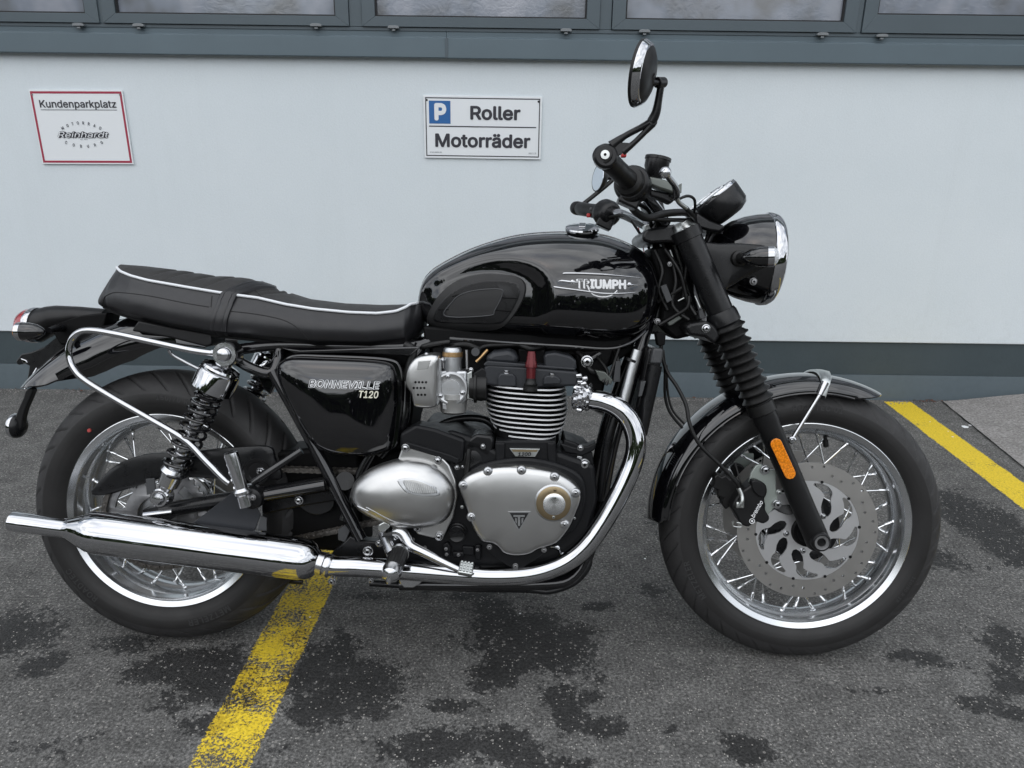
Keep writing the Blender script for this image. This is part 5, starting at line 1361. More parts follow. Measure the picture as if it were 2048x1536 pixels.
# cylinder block and fins
def cyl_plan(x0, x1, hw, e=4.0, n=64):
    cx_, a_ = (x0 + x1) / 2, (x1 - x0) / 2; o = []
    for k in range(n):
        t = 2 * math.pi * k / n; c_, s_ = math.cos(t), math.sin(t)
        o.append((cx_ + a_ * math.copysign(abs(c_) ** (2 / e), c_), hw * math.copysign(abs(s_) ** (2 / e), s_)))
    return o
YC = -.11
FT, FB = U(1050, 786, -.145), U(1055, 875, -.145)      # first and last fin at the near end
prof_l = [(772, 966), (800, 966), (825, 968), (850, 976), (866, 985), (880, 1000)]
prof_r = [(772, 1134), (800, 1138), (820, 1139), (850, 1133), (866, 1124), (880, 1105)]
ax_c = 1052
nf = 12
mb = MB(); rings = []
for i in range(2):
    py = 768 if i == 0 else 890
    a_, b_ = U(985, py, YC), U(1120, py, YC); rings.append([(x, y, U(1050, py, YC).z) for x, y in cyl_plan(a_.x, b_.x, .128)])
mb.ring_loft(rings); part(mb, 'cylinder_block', 'deep_black', EN, bevel=.003)
tilt = .035
for i in range(nf):
    py = 775 + i * (883 - 775) / (nf - 1) - 3
    a_ = U(lerp_table(prof_l, py), py, YC); b_ = U(lerp_table(prof_r, py), py, YC); z = (a_.z + b_.z) / 2 - .001
    pl = [(x, y * (1 - .10 * max(0, ((b_.x - .26 * (b_.x - a_.x)) - x) / (b_.x - a_.x)) ** 1.3 / .5) if y < 0 else y) for x, y in cyl_plan(a_.x, b_.x, .160 - .020 * (i / (nf - 1)) ** 2.2, 3.4)]
    mb = MB(); th = .0029; n_ = len(pl); xm = (a_.x + b_.x) / 2
    mb.add([(x, y, z + th / 2) for x, y in pl] + [(x, y, z - th / 2) for x, y in pl], [(k, k + n_, (k + 1) % n_ + n_, (k + 1) % n_) for k in range(n_)], 1)
    sc_ = [((x - xm) * .992 + xm, y * .992) for x, y in pl]
    mb.add([(x, y, z + th / 2 + .0003) for x, y in sc_] + [(x, y, z - th / 2 - .0003) for x, y in sc_], [tuple(range(n_)), tuple(range(n_, 2 * n_))[::-1]], 0)
    mb.add([(x, y, z + th / 2) for x, y in pl] + [(x, y, z + th / 2 + .0003) for x, y in sc_], [(k, (k + 1) % n_, (k + 1) % n_ + n_, k + n_) for k in range(n_)], 1)
    mb.add([(x, y, z - th / 2) for x, y in pl] + [(x, y, z - th / 2 - .0003) for x, y in sc_], [(k, (k + 1) % n_, (k + 1) % n_ + n_, k + n_) for k in range(n_)], 1)
    mb.v = [(x, y, zz - (x - xm) * .030) for x, y, zz in mb.v]
    part(mb, 'cylinder_fin', ['satin_black', 'fin_edge'], EN, sharp=30, fix=False)
# cylinder foot
pplate([(990, 882), (1112, 882), (1112, 900), (1122, 935), (985, 935), (994, 900)], -.152, .1, 'cylinder_foot', 'engine_black', EN, .003)
pplate([(990, 886), (1010, 886), (1010, 935), (992, 935)], -.158, -.14, 'cylinder_foot_rib', 'engine_black', EN, .003)
pplate([(1094, 886), (1110, 886), (1114, 935), (1096, 935)], -.158, -.14, 'cylinder_foot_rib', 'engine_black', EN, .003)
EB = pplate([(1019, 897), (1080, 898), (1070, 914), (1031, 913)], -.161, -.15, 'capacity_badge', 'zinc', EN, .0006)
pplate([(1023, 899), (1076, 900), (1073, 904), (1026, 903.5)], -.1614, -.161, 'capacity_badge_band', 'bronze', EN, 0)
ebb = bvh_of(EB); decal(px_text('1200', 1036, 1062, 912, 7.5, .03, .2), ebb, 'badge_lettering', 'black_print', EN, .0012, .0003)
# cylinder head and rocker cover
pplate([(967, 735), (975, 728), (1060, 734), (1150, 742), (1160, 750), (1155, 772), (1085, 776), (1060, 782), (966, 770)], -.138, .14, 'cylinder_head', 'head_grey', EN, .006)
pplate([(967, 728), (975, 722), (1150, 736), (1150, 741), (1060, 735), (968, 732)], -.1385, .14, 'head_gasket_edge', 'head_grey', EN, .002)
pplate([(968, 727), (974, 712), (985, 704), (1015, 700), (1030, 703), (1036, 716), (1037, 731)], -.134, .13, 'rocker_cover', 'head_grey', EN, .010, 0)
pplate([(1088, 735), (1087, 714), (1092, 707), (1110, 705), (1140, 712), (1152, 720), (1154, 740)], -.134, .13, 'rocker_cover', 'head_grey', EN, .010, 0)
pplate([(994, 772), (995, 754), (1001, 747), (1026, 748), (1032, 755), (1033, 774)], -.148, -.12, 'head_boss', 'head_grey', EN, .003)
pplate([(1085, 770), (1087, 756), (1093, 751), (1112, 752), (1121, 758), (1122, 768)], -.148, -.12, 'head_boss', 'head_grey', EN, .003)
for q in ((1013, 743), (1104, 749)):
    p = U(*q, -.142); mb = MB(); mb.lathe(p, (0, -.3, 1), [(-.006, .0075), (-.002, .0075), (-.002, .0058), (.003, .0058), (.004, .004)], 12, mi=0); part(mb, 'head_nut', 'dull_chrome', EN)
pplate([(1052, 735), (1080, 737), (1080, 778), (1052, 776)], -.120, -.05, 'plug_recess', 'deep_black', EN, .004)
PP = U(1061, 778, -.150); PT = U(1063, 703, -.146); dd = (PT - PP).normalized()
mb = MB(); mb.lathe(PP, dd, [(-.004, .0165), (.004, .0165), (.006, .013), (.010, .0145), (.013, .0115), (.018, .0105), (.022, .0105)], 24); part(mb, 'plug_boot', 'hose_rubber', EN)
mb = MB(); mb.lathe(PP, dd, [(.018, .0095), (.044, .0098), (.045, .0125), (.054, .0120), (.060, .0100), (.072, .0090), (.078, .0075)], 10); part(mb, 'plug_connector', 'red_anodised', EN, sharp=28)
# throttle bodies and intake
mb = MB(); mb.lathe(U(968, 775, -.125), (-1, 0, 0), [(-.006, .028), (.014, .028), (.015, .033), (.020, .033), (.021, .028), (.030, .027)], 28); part(mb, 'intake_rubber', 'hose_rubber', EN)
pplate([(944, 748), (965, 735), (974, 742), (974, 800), (962, 803), (946, 800)], -.138, -.10, 'intake_flange', 'engine_black', EN, .003)
for a, b_ in ((942, 740), (945, 800)): bolt(a, b_, -.135, 4, EN)
mb = MB(); p = U(905, 745, -.130); zt0 = U(907, 696, -.128).z; zb0 = U(905, 790, -.130).z
r_ = rr(19, p)
mb.lathe((p.x, p.y, zb0), (0, 0, 1), [(0, r_ * .9), (.01, r_), (zt0 - zb0 - .022, r_), (zt0 - zb0 - .0215, r_ * 1.04), (zt0 - zb0 - .018, r_ * 1.04)], 32); CB = part(mb, 'throttle_body', 'satin_metal')
mb = MB(); mb.lathe((p.x, p.y, zt0), (0, 0, 1), [(-.018, r_ * 1.03), (-.017, r_ * 1.08), (-.009, r_ * 1.08), (-.008, r_ * 1.02)], 32); part(mb, 'bronze_ring', 'brass', CB)
mb = MB(); mb.lathe((p.x, p.y, zt0), (0, 0, 1), [(-.008, r_ * .98), (-.002, r_ * .96), (.001, r_ * .85), (.001, .003)], 32); part(mb, 'throttle_cap', 'satin_metal', CB)
p = U(902, 777, -.150); r_ = rr(34, p)
mb = MB(); mb.lathe(p, (0, -1, 0), [(-.035, r_ * .92), (-.006, r_ * .95), (-.006, r_), (.000, r_), (.0018, r_ * .96), (.0022, r_ * .86), (.0018, r_ * .84), (.0018, r_ * .55), (.0028, r_ * .53), (.0028, .002)], 48); RC = part(mb, 'throttle_cover', 'satin_metal', CB)
for q in ((896, 753), (925, 786), (881, 792)): bolt(*q, -.153, 4, CB, 'dull_chrome')
rcb = bvh_of(RC); decal(px_text('1200', 893, 910, 781, 5, 0, .2), rcb, 'cover_lettering', 'grey_casting', CB, .0003, .0003)
decal(px_text('TRIUMPH', 885, 919, 763, 4.5, 0, .2), rcb, 'cover_lettering', 'grey_casting', CB, .0003, .0003)
mb = MB(); p = U(907, 812, -.125); zb1 = U(907, 828, -.125).z
r_ = rr(27, p); mb.lathe((p.x, p.y, zb1), (0, 0, 1), [(0, r_ * .5), (.002, r_ * .8), (.006, r_ * .95), (.030, r_ * 1.0), (.034, r_ * 1.1), (.045, r_ * 1.1)], 30); part(mb, 'float_bowl', 'grey_casting', CB)
pplate([(884, 806), (896, 808), (896, 822), (884, 818)], -.150, -.13, 'float_bowl_block', 'satin_metal', CB, .002)
pplate([(930, 748), (944, 742), (946, 800), (930, 798)], -.142, -.10, 'intake_clamp', 'zinc', CB, .002)
pplate([(876, 742), (934, 742), (934, 800), (920, 812), (884, 812), (874, 796)], -.148, -.10, 'throttle_block', 'satin_metal', CB, .005)
pplate([(884, 715), (890, 712), (892, 735), (885, 738)], -.140, -.12, 'throttle_linkage', 'bare_steel', CB, .001)
ptube([(933, 700, -.135), (934, 738, -.135)], .0028, 'fuel_pipe', 'bare_steel', CB, 2)
bolt(884, 721, -.142, 4, CB)
p = U(951, 704, -.13); mb = MB(); mb.lathe(p, (0, -1, 0), [(-.03, .008), (0, .009), (.002, .0085), (.002, .005)], 18); part(mb, 'vacuum_cap', 'plastic_grey', CB)
ptube([(952, 724, -.128), (962, 714, -.125), (975, 700, -.12)], .0035, 'brass_union', 'brass', CB, 3)
# silver vented cover: solid shell, the darkness of its holes painted as black discs
vo = sm2([(824, 722), (840, 712), (874, 710), (877, 730), (873, 795), (868, 815), (833, 815), (826, 806), (822, 787), (813, 774), (811, 762), (815, 738)], 3)
V0 = -.165
def to_xz(pts, y): return [(U(a, b_, y).x, U(a, b_, y).z) for a, b_ in pts]
hl = []
for row, xs_ in ((764.5, (831, 838, 845, 852)), (776, (827.5, 834.5, 841.5, 848.5)), (789.6, (836, 843, 850))):
    for x_ in xs_: hl.append(to_xz([(x_ + 2.5 * math.cos(t * math.pi / 5), row + 2.5 * math.sin(t * math.pi / 5)) for t in range(10)], V0))
f = [U(a, b_, V0) for a, b_ in vo]; c_ = U(848, 748, V0)
rings = [[(c_.x + (p.x - c_.x) * s, y, c_.z + (p.z - c_.z) * s) for p in f] for s, y in ((1, V0 + .055), (1, V0 + .004), (.985, V0 - .001), (.95, V0 - .004), (.86, V0 - .007), (.70, V0 - .0085), (.4, V0 - .009), (.1, V0 - .009))]
mb = MB(); mb.ring_loft(rings); VC = part(mb, 'vented_cover', 'brushed_cover', CB, sharp=60); vb = bvh_of(VC)
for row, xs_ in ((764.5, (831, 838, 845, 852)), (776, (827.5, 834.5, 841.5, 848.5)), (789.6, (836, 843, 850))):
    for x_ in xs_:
        p = hit(vb, x_, row); mb = MB(); mb.lathe(p, (0, -1, 0), [(-.002, rr(2.6, p)), (.0003, rr(2.5, p)), (.0001, .0001)], 12); part(mb, 'vent_dot', 'deep_black', VC)
mb = MB(); add_plate(mb, [(a + (845 - a) * .06, b_ + (762 - b_) * .06) for a, b_ in vo], V0 + .012, V0 + .05); part(mb, 'vented_cover_core', 'deep_black', VC)
pplate([(836, 722), (862, 720), (856, 738), (834, 740)], V0 - .0095, V0, 'vented_cover_pad', 'brushed_cover', VC, .001)
pplate([(873, 712), (882, 718), (884, 790), (876, 812), (869, 814), (874, 780)], V0 + .012, V0 + .05, 'vented_cover_side', 'satin_metal', VC, .002)
bolt(853, 709, V0 + .02, 3, VC); bolt(871, 808, V0 + .008, 3, VC)
# black items between the covers: starter cover, hoses, coolant pump, plug cap
mb = MB(); p = U(946, 925, -.150); r_ = rr(26, p); mb.lathe(p, Vector((.10, -1, -.02)), [(-.09, r_), (-.01, r_), (0, r_ * .94), (.002, r_ * .7), (.002, .002)], 32); part(mb, 'starter_cover', 'satin_black', EN)
pplate([(920, 905), (935, 880), (952, 868), (985, 872), (990, 890), (978, 920), (950, 900)], -.150, -.08, 'starter_cover_top', 'satin_black', EN, .006, 0)
ptube([(938, 898, -.158), (936, 915, -.160), (933, 945, -.158), (928, 970, -.15)], .0055, 'hose', 'hose_rubber', EN)
bolt(966, 893, -.154, 4.5, EN); bolt(914, 935, -.15, 4, EN); bolt(926, 933, -.15, 3.5, EN)
mb = MB(); p = U(914, 1066, -.158); r_ = rr(18, p); mb.lathe(p, (0, -1, 0), [(-.02, r_ * 1.1), (0, r_ * 1.1), (.001, r_), (.008, r_ * .97), (.010, r_ * .85), (.008, r_ * .7), (.008, .001)], 32); mb.box(p + Vector((0, -.010, 0)), (r_ * 1.5, .006, .005), Matrix.Rotation(-.35, 3, 'Y')); part(mb, 'oil_filler_cap', 'satin_black', EN)
for o_ in ([(884, 1090), (895, 1084), (902, 1095), (900, 1115), (888, 1118)], [(924, 1092), (948, 1094), (948, 1112), (926, 1110)], [(950, 1090), (962, 1090), (962, 1120), (950, 1120)], [(905, 1104), (928, 1104), (928, 1116), (905, 1116)]): pplate(o_, -.160, -.14, 'case_rib', 'engine_black', EN, .003)
for a, b_ in ((892, 1098), (893, 1109), (955, 1100), (917, 1110), (826, 1079), (850, 1095)): bolt(a, b_, -.163, 3, EN, 'bare_steel')
mb = MB(); o_ = [U(912, 868, -.08), U(900, 850, -.05), U(880, 855, 0)]
hoop = [U(858, 878, -.02), U(885, 848, -.02), U(930, 836, -.02), U(975, 842, -.02), U(1000, 870, -.02)]; mb.tube(hoop, .0085, 12, smooth=6); part(mb, 'breather_hose', 'satin_black', EN)
for a, b_ in ((900, 878), (948, 878)): bolt(a, b_, -.10, 5, EN, 'bare_steel')
# right-hand engine mount and front of the engine
pplate([(1128, 878), (1150, 885), (1185, 905), (1190, 945), (1172, 960), (1140, 925), (1122, 915)], -.13, -.02, 'engine_mount', 'engine_black', EN, .004)
pplate([(1118, 885), (1150, 895), (1175, 893), (1192, 884), (1190, 900), (1165, 912), (1130, 905)], -.135, -.10, 'engine_mount_web', 'engine_black', EN, .003)
bolt(1161, 896, -.14, 5, EN); bolt(1169, 928, -.145, 9, EN, 'dull_chrome'); bolt(1174, 723, -.10, 10, EN, 'dull_chrome')
pplate([(1155, 912), (1165, 914), (1158, 928), (1166, 943), (1160, 948), (1150, 930)], -.140, -.13, 'mount_crescent', 'satin_metal', EN, .001)
pplate([(1158, 1012), (1168, 1010), (1172, 1050), (1150, 1080), (1130, 1090), (1140, 1060)], -.14, -.02, 'oil_cooler_pipe_block', 'engine_black', EN, .004)
for a, b_ in ((1148, 1024), (1149, 1036), (924, 1014)): bolt(a, b_, -.165, 3, EN, 'zinc')
ptube([(1103, 1092, -.15), (1115, 1094, -.155), (1119, 1102, -.15)], .005, 'drain_union', 'dull_chrome', EN)
# second header, sump guard tubes, catalyst box low down
ptube([(1176, 797, .125), (1262, 848, .148), (1272, 888, .152), (1232, 985, .157), (1152, 1107, .163), (1030, 1152, .168), (665, 1132, .178)], .0205, 'exhaust_pipe', 'chrome', BIKE, 8, 28, sharp=70)
pplate([(780, 1150), (1090, 1160), (1180, 1120), (1176, 1150), (1120, 1180), (780, 1176), (770, 1160)], -.085, .085, 'sump', 'deep_black', BIKE, .008)
ptube([(740, 1166, -.10), (900, 1176, -.10), (1050, 1179, -.10), (1100, 1182, -.10), (1148, 1165, -.10), (1175, 1135, -.10), (1178, 1110, -.095)], .0075, 'lower_rail', 'satin_black', FR)
pplate([(797, 1155), (848, 1158), (840, 1168), (826, 1176), (808, 1176), (800, 1168)], -.140, -.128, 'stand_lug', 'dull_chrome', FR, .002)
MB_ = MB(); MB_.lathe((BMI @ (BM @ Vector((-.0, 0, 0)))) + Vector((mpos(350, 1083) * 0, 0, 0)), (0, 1, 0), [(0, .0001), (.0001, .0001)], 3)
mu2 = copy_of(MU, BIKE)
mu2.scale = (1, -1, 1)
ptube([(475, 1158, .02), (560, 1160, .02), (605, 1163, .02)], .008, 'centre_stand_rod', 'satin_black', FR)

# ------------------------------------------------------------------ pedals and pegs
RPd = pplate([(757, 1050), (768, 1044), (778, 1046), (780, 1054), (770, 1062), (762, 1066), (756, 1060)], -.205, -.19, 'peg_pivot_nut', 'zinc', BIKE, .002)
mb = MB(); a_, b_ = U(768, 1068, -.170), U(785, 1108, -.215); mb.tube([a_, b_], [.0125, .0130], 18); PEG = part(mb, 'foot_peg', 'dull_chrome')
a_, b_ = U(800, 1103, -.205), U(781, 1150, -.285); dd = (b_ - a_).normalized(); L2 = (b_ - a_).length; r_ = rr(20, (a_ + b_) / 2)
mb = MB(); mb.lathe(a_, dd, [(0, r_ * .9), (.003, r_ * 1.02), (.008, r_ * 1.02), (.009, r_ * .92)], 28); part(mb, 'peg_collar', 'dull_chrome', PEG); mb = MB(); mb.lathe(a_, dd, [(L2 - .018, r_ * .92), (L2 - .017, r_ * 1.0), (L2 - .012, r_ * 1.0), (L2 + .002, r_ * .86), (L2 + .008, r_ * .5), (L2 + .009, .001)], 28); part(mb, 'peg_end', 'dull_chrome', PEG)
mb = MB(); rings = []
for i in range(12):
    s = .008 + (L2 - .026) * i / 11; n1 = Vector((1, 0, 0)); n1 = (n1 - dd * n1.dot(dd)).normalized(); n2 = dd.cross(n1)
    rings.append([a_ + dd * s + (n1 * math.cos(k * math.pi / 24) + n2 * math.sin(k * math.pi / 24)) * r_ * (.95 if k % 4 < 3 else .89) for k in range(48)])
mb.ring_loft(rings); part(mb, 'peg_rubber', 'hose_rubber', PEG, sharp=25)
mb = MB(); q = U(778, 1162, -.29); mb.lathe(q, (-.05, -.2, -1), [(-.014, .0065), (.0, .0065), (.006, .004), (.008, .001)], 14); part(mb, 'peg_feeler', 'dull_chrome', PEG)
# brake pedal
pts_ = [(788, 1063, -.185), (802, 1064, -.188), (812, 1078, -.192), (822, 1092, -.198), (850, 1106, -.205), (890, 1126, -.215), (918, 1139, -.222)]
P_ = [U(*q) for q in pts_]; mb = MB(); mb.tube(P_, [.011, .0135, .0125, .011, .0095, .008, .0068], 16, smooth=6); BP = part(mb, 'brake_pedal', 'dull_chrome', sharp=60)
mb = MB(); a_ = U(787, 1072, -.16); mb.lathe(a_, (0, -1, 0), [(0, .020), (.03, .020), (.032, .017), (.032, .006)], 28); part(mb, 'pedal_pivot', 'satin_black', BP)
bolt(792, 1075, -.19, 5, BP); bolt(758, 1087, -.17, 6, BP)
mb = MB(); pad = U(932, 1138, -.226); Rp = Matrix.Rotation(.15, 3, 'Y') @ Matrix.Rotation(.5, 3, 'X'); mb.box(pad, (.030, .030, .012), Rp); part(mb, 'pedal_pad', 'zinc', BP, bevel=.003)
for ix in range(4):
    for iy in range(4):
        mb = MB(); mb.box(pad + Rp @ Vector((-.0105 + ix * .007, -.0105 + iy * .007, .0075)), (.0045, .0045, .004), Rp)
        o = part(mb, 'pad_stud', 'zinc', BP, bevel=.0006)
bolt(736, 1102, -.165, 8.5, BIKE); bolt(667, 1152, -.18, 5.5, BIKE); bolt(664, 1163, -.18, 6.5, BIKE); bolt(742, 1161, -.17, 4.5, BIKE)
pplate([(690, 1083), (700, 1072), (716, 1080), (760, 1085), (800, 1100), (800, 1120), (690, 1118), (660, 1110)], -.13, -.10, 'hanger_plate', 'satin_black', FR, .003)
pplate([(676, 1060), (690, 1050), (700, 1062), (690, 1085), (676, 1080)], -.12, -.11, 'hanger_tab', 'plastic_grey', FR, .001)
# passenger peg folded up
a_, b_ = U(462, 905, -.195), U(485, 985, -.190); dd = (b_ - a_).normalized(); L2 = (b_ - a_).length
mb = MB(); mb.lathe(a_, dd, [(-.003, .008), (0, .0145), (.012, .0155), (L2 - .010, .0125), (L2 - .004, .0175), (L2 + .002, .0175), (L2 + .006, .014), (L2 + .030, .0145), (L2 + .032, .010)], 26); PP_ = part(mb, 'passenger_peg', 'dull_chrome')
mb = MB()
for k in range(5):
    q = a_ + dd * (.008 + k * .017) + Vector((-.0135, -.003, -.002)); mb.lathe(q + Vector((.004, 0, 0)), Vector((-1, -.3, -.3)), [(0, .0065), (.004, .0055), (.005, .004)], 12)
part(mb, 'peg_stud', 'dull_chrome', PP_)
mb = MB(); q = U(505, 996, -.175); mb.lathe(q, (0, -1, 0), [(-.02, .024), (0, .024), (.008, .022), (.011, .012)], 28); part(mb, 'peg_joint', 'satin_black', PP_)
bolt(506, 995, -.19, 5, PP_, 'bare_steel')
# grab rail
ptube([(452, 706, -.165), (430, 707, -.166), (380, 700, -.17), (300, 683, -.172), (230, 668, -.172), (185, 661, -.17), (160, 664, -.168), (145, 677, -.167), (138, 697, -.166), (139, 717, -.166), (148, 738, -.167), (168, 759, -.168), (220, 792, -.17), (300, 838, -.174), (370, 880, -.178), (410, 920, -.182), (446, 956, -.186), (458, 966, -.186)], .0068, 'grab_rail', 'chrome', k=8, seg=20, sharp=60)
GR = [o for o in COL.objects if o.name == 'grab_rail'][0]
mb = MB(); q = U(452, 706, -.165); mb.tube([U(425, 706, -.166), U(436, 707, -.167)], .0085, 14); mb.lathe(U(457, 706, -.160), (0, -1, 0), [(0, .010), (0, .019), (.012, .019), (.012, .010)], 24); part(mb, 'grab_rail_eye', 'chrome', GR)
ptube([(338, 700, -.14), (345, 710, -.135), (370, 724, -.13), (402, 740, -.13)], .0036, 'helmet_hook_rod', 'chrome', GR)

# ------------------------------------------------------------------ tail light, plate bracket, rear indicators
mb = MB(); ta, tb_ = U(70, 648, 0), U(215, 640, 0)
def tail_ring(px, pt, pb, hw):
    px += 9 * max(0, (160 - px) / 130); a = U(px, pt, 0); b_ = U(px, pb, 0); c_ = (a + b_) / 2; h = (a.z - b_.z) / 2
    return [(c_.x, hw * math.sin(2 * math.pi * k / 32), c_.z + h * math.cos(2 * math.pi * k / 32)) for k in range(32)]
mb.ring_loft([tail_ring(72, 618, 684, .043), tail_ring(90, 613, 676, .041), tail_ring(110, 611, 662, .036), tail_ring(160, 613, 650, .030), tail_ring(215, 618, 652, .028)])
TLt = part(mb, 'tail_light', 'matte_black')
mb = MB(); mb.ring_loft([tail_ring(60, 616, 686, .0455), tail_ring(66, 614, 686, .047), tail_ring(74, 615, 685, .0465)]); part(mb, 'tail_light_ring', 'chrome', TLt)
mb = MB(); mb.ring_loft([tail_ring(32, 640, 668, .012), tail_ring(34, 630, 676, .028), tail_ring(40, 623, 681, .036), tail_ring(50, 618, 684, .041), tail_ring(60, 617, 685, .0435)]); part(mb, 'tail_lens', 'red_lens', TLt, sharp=60)
pplate([(95, 650), (160, 630), (215, 625), (205, 660), (150, 690), (120, 690)], -.03, .03, 'tail_bracket', 'deep_black', TLt, .004)
def turn_signal(A, dirn, L_, r, name, vis_parent, lens, ring_first=True):
    mb = MB(); mb.lathe(A, dirn, [(L_ * .18, r), (L_ * .42, r * .98), (L_ * .7, r * .8), (L_ * .92, r * .42), (L_, r * .12)], 28); T = part(mb, name, 'black_paint', vis_parent, sharp=70)
    mb = MB(); mb.lathe(A, dirn, [(0, r * .9), (.001, r * 1.02), (L_ * .2, r * 1.04), (L_ * .21, r * .96)], 28); part(mb, name + '_ring' if 0 else 'indicator_ring', 'chrome', vis_parent)
    mb = MB(); mb.lathe(A, dirn, [(-.008, .002), (-.007, r * .5), (-.003, r * .8), (.0005, r * .92)], 28); part(mb, 'indicator_lens', lens, vis_parent, sharp=70)
RI = part((lambda q: (q.tube([U(98, 661, -.09), U(112, 657, -.06), U(130, 655, -.02)], [.006, .008, .009], 14), q)[1])(MB()), 'rear_indicator', 'satin_black')
A_, B_ = U(37, 663, -.13), U(101, 662, -.10); turn_signal(A_, Vector((B_.x - A_.x, 0, B_.z - A_.z)), (B_ - A_).length, .0195, 'indicator_body', RI, 'orange_lens')
RI2 = part((lambda q: (q.tube([Vector((-.25, .1, .72)), Vector((-.24, .06, .72)), Vector((-.22, .02, .72))], [.006, .008, .009], 14), q)[1])(MB()), 'rear_indicator', 'satin_black')
A2 = Vector((A_.x, .13, A_.z)); turn_signal(A2, Vector((B_.x - A_.x, 0, B_.z - A_.z)), (B_ - A_).length, .0195, 'indicator_body', RI2, 'orange_lens')
NB = pplate([(120, 668), (148, 664), (132, 690), (108, 720), (92, 740), (84, 752), (66, 778), (52, 770), (56, 745), (58, 732), (50, 728), (34, 730), (31, 722), (42, 708), (62, 704), (88, 694)], -.02, .02, 'plate_bracket', 'satin_black', bevel=.003, k=0)
pplate([(40, 716), (52, 720), (56, 726), (46, 728)], -.024, .024, 'plate_lamp', 'chrome', NB, .002)
pplate([(60, 776), (66, 782), (52, 815), (46, 835), (42, 858), (30, 862), (27, 848), (34, 822), (46, 795), (50, 782)], -.045, -.028, 'plate_arm', 'matte_black', NB, .003, 2)
ptube([(74, 736, -.03), (60, 760, -.035), (50, 778, -.04)], .0022, 'plate_wire', 'dull_chrome', NB)
q = U(30, 852, -.03); mb = MB(); mb.lathe(q + Vector((.012, 0, 0)), Vector((-1, 0, .05)), [(.006, .0265), (.0065, .0285), (.012, .0290), (.016, .027), (.017, .024)], 32); part(mb, 'reflector_ring', 'chrome', NB)
mb = MB(); mb.lathe(q + Vector((.012, 0, 0)), Vector((-1, 0, .05)), [(.014, .0245), (.0165, .024), (.017, .001)], 32); part(mb, 'reflector', 'red_lens', NB)
mb = MB(); mb.lathe(q + Vector((.012, 0, 0)), Vector((1, 0, -.05)), [(-.0085, .0278), (-.006, .0278), (.000, .0265), (.006, .020), (.010, .010), (.013, .008), (.014, .001)], 32); part(mb, 'reflector_back', 'satin_black', NB)
mb = MB(); q = Vector((-.30, 0, .52)); mb.box(Vector((U(52, 840, 0).x - .004, .0, U(55, 800, 0).z - .02)), (.003, .0, .0)) if 0 else None

# ------------------------------------------------------------------ front fork
def fork_leg(side):
    A, B = U(1369, 455, -.095), U(1633, 1076, -.105); A.y *= -side; B.y *= -side
    if side > 0: A.y = abs(A.y); B.y = abs(B.y)
    else: A.y = -abs(A.y); B.y = -abs(B.y)
    d = (B - A).normalized(); L_ = (B - A).length
    def s_of(px, py):
        q = U(px, py, -.098); q.y = A.y if side > 0 else q.y
        return (Vector((q.x, 0, q.z)) - Vector((A.x, 0, A.z))).dot(Vector((d.x, 0, d.z)).normalized())
    s0, s1, s2, s3 = s_of(1384, 497), s_of(1441, 622), s_of(1450, 660), s_of(1522, 815)
    mb = MB(); mb.lathe(A, d, [(s3 - .02, .026), (s3 + .03, .0265), (s3 + .04, .0245), (L_ - .07, .0245), (L_ - .03, .0255), (L_ + .012, .0255), (L_ + .024, .018), (L_ + .026, .002)], 40)
    LG = part(mb, 'fork_leg', 'matte_black', sharp=50)
    mb = MB(); mb.lathe(A, d, [(.004, .031), (.026, .031), (.027, .027), (s0, .0275), (s1, .0275), (s1 + .004, .0275)], 40); part(mb, 'fork_shroud', 'satin_black', LG)
    mb = MB(); mb.lathe(A, d, [(s1, .030), (s1 + .008, .033), (s1 + .028, .034), (s1 + .034, .030)], 40); part(mb, 'fork_yoke_ring', 'satin_black', LG)
    prof = []; nb = 10; g0, g1 = s1 + .030, s3 - .012
    for i in range(nb):
        s = g0 + (g1 - g0) * i / nb; h = (g1 - g0) / nb; k_ = 1 - .14 * i / nb
        prof += [(s, .0285 * k_), (s + h * .30, .0335 * k_), (s + h * .52, .0385 * k_), (s + h * .62, .0385 * k_), (s + h * .74, .032 * k_), (s + h * .95, .0285 * k_)]
    prof += [(g1, .029), (g1 + .022, .030), (g1 + .024, .027)]
    mb = MB(); mb.lathe(A, d, prof, 48); part(mb, 'fork_gaiter', 'hose_rubber', LG, sharp=40)
    mb = MB(); mb.lathe(A, -d, [(-.012, .029), (-.004, .029), (-.003, .026), (.002, .0225), (.012, .022), (.014, .018), (.012, .0155), (.012, .001)], 36, mis=[0, 0, 1, 1, 1, 1, 1]); part(mb, 'fork_cap', ['satin_black', 'zinc'], LG)
    mb = MB(); q = Vector((B.x, 0, B.z)); mb.lathe(Vector((AXF + (B.x - AXF), B.y, B.z)), (0, side, 0), [(0, .021), (.026, .021), (.030, .0195), (.032, .0175), (.032, .0155), (.029, .0150), (.029, .0095), (.020, .0090), (.020, .001)], 36, mis=[0, 0, 0, 0, 1, 1, 1, 2]); part(mb, 'axle_nut', ['matte_black', 'bare_steel', 'deep_black'], LG, sharp=25)
    return LG, A, B, d
LG, FA, FB_, fd = fork_leg(-1); LG2, FA2, FB2, _ = fork_leg(1)
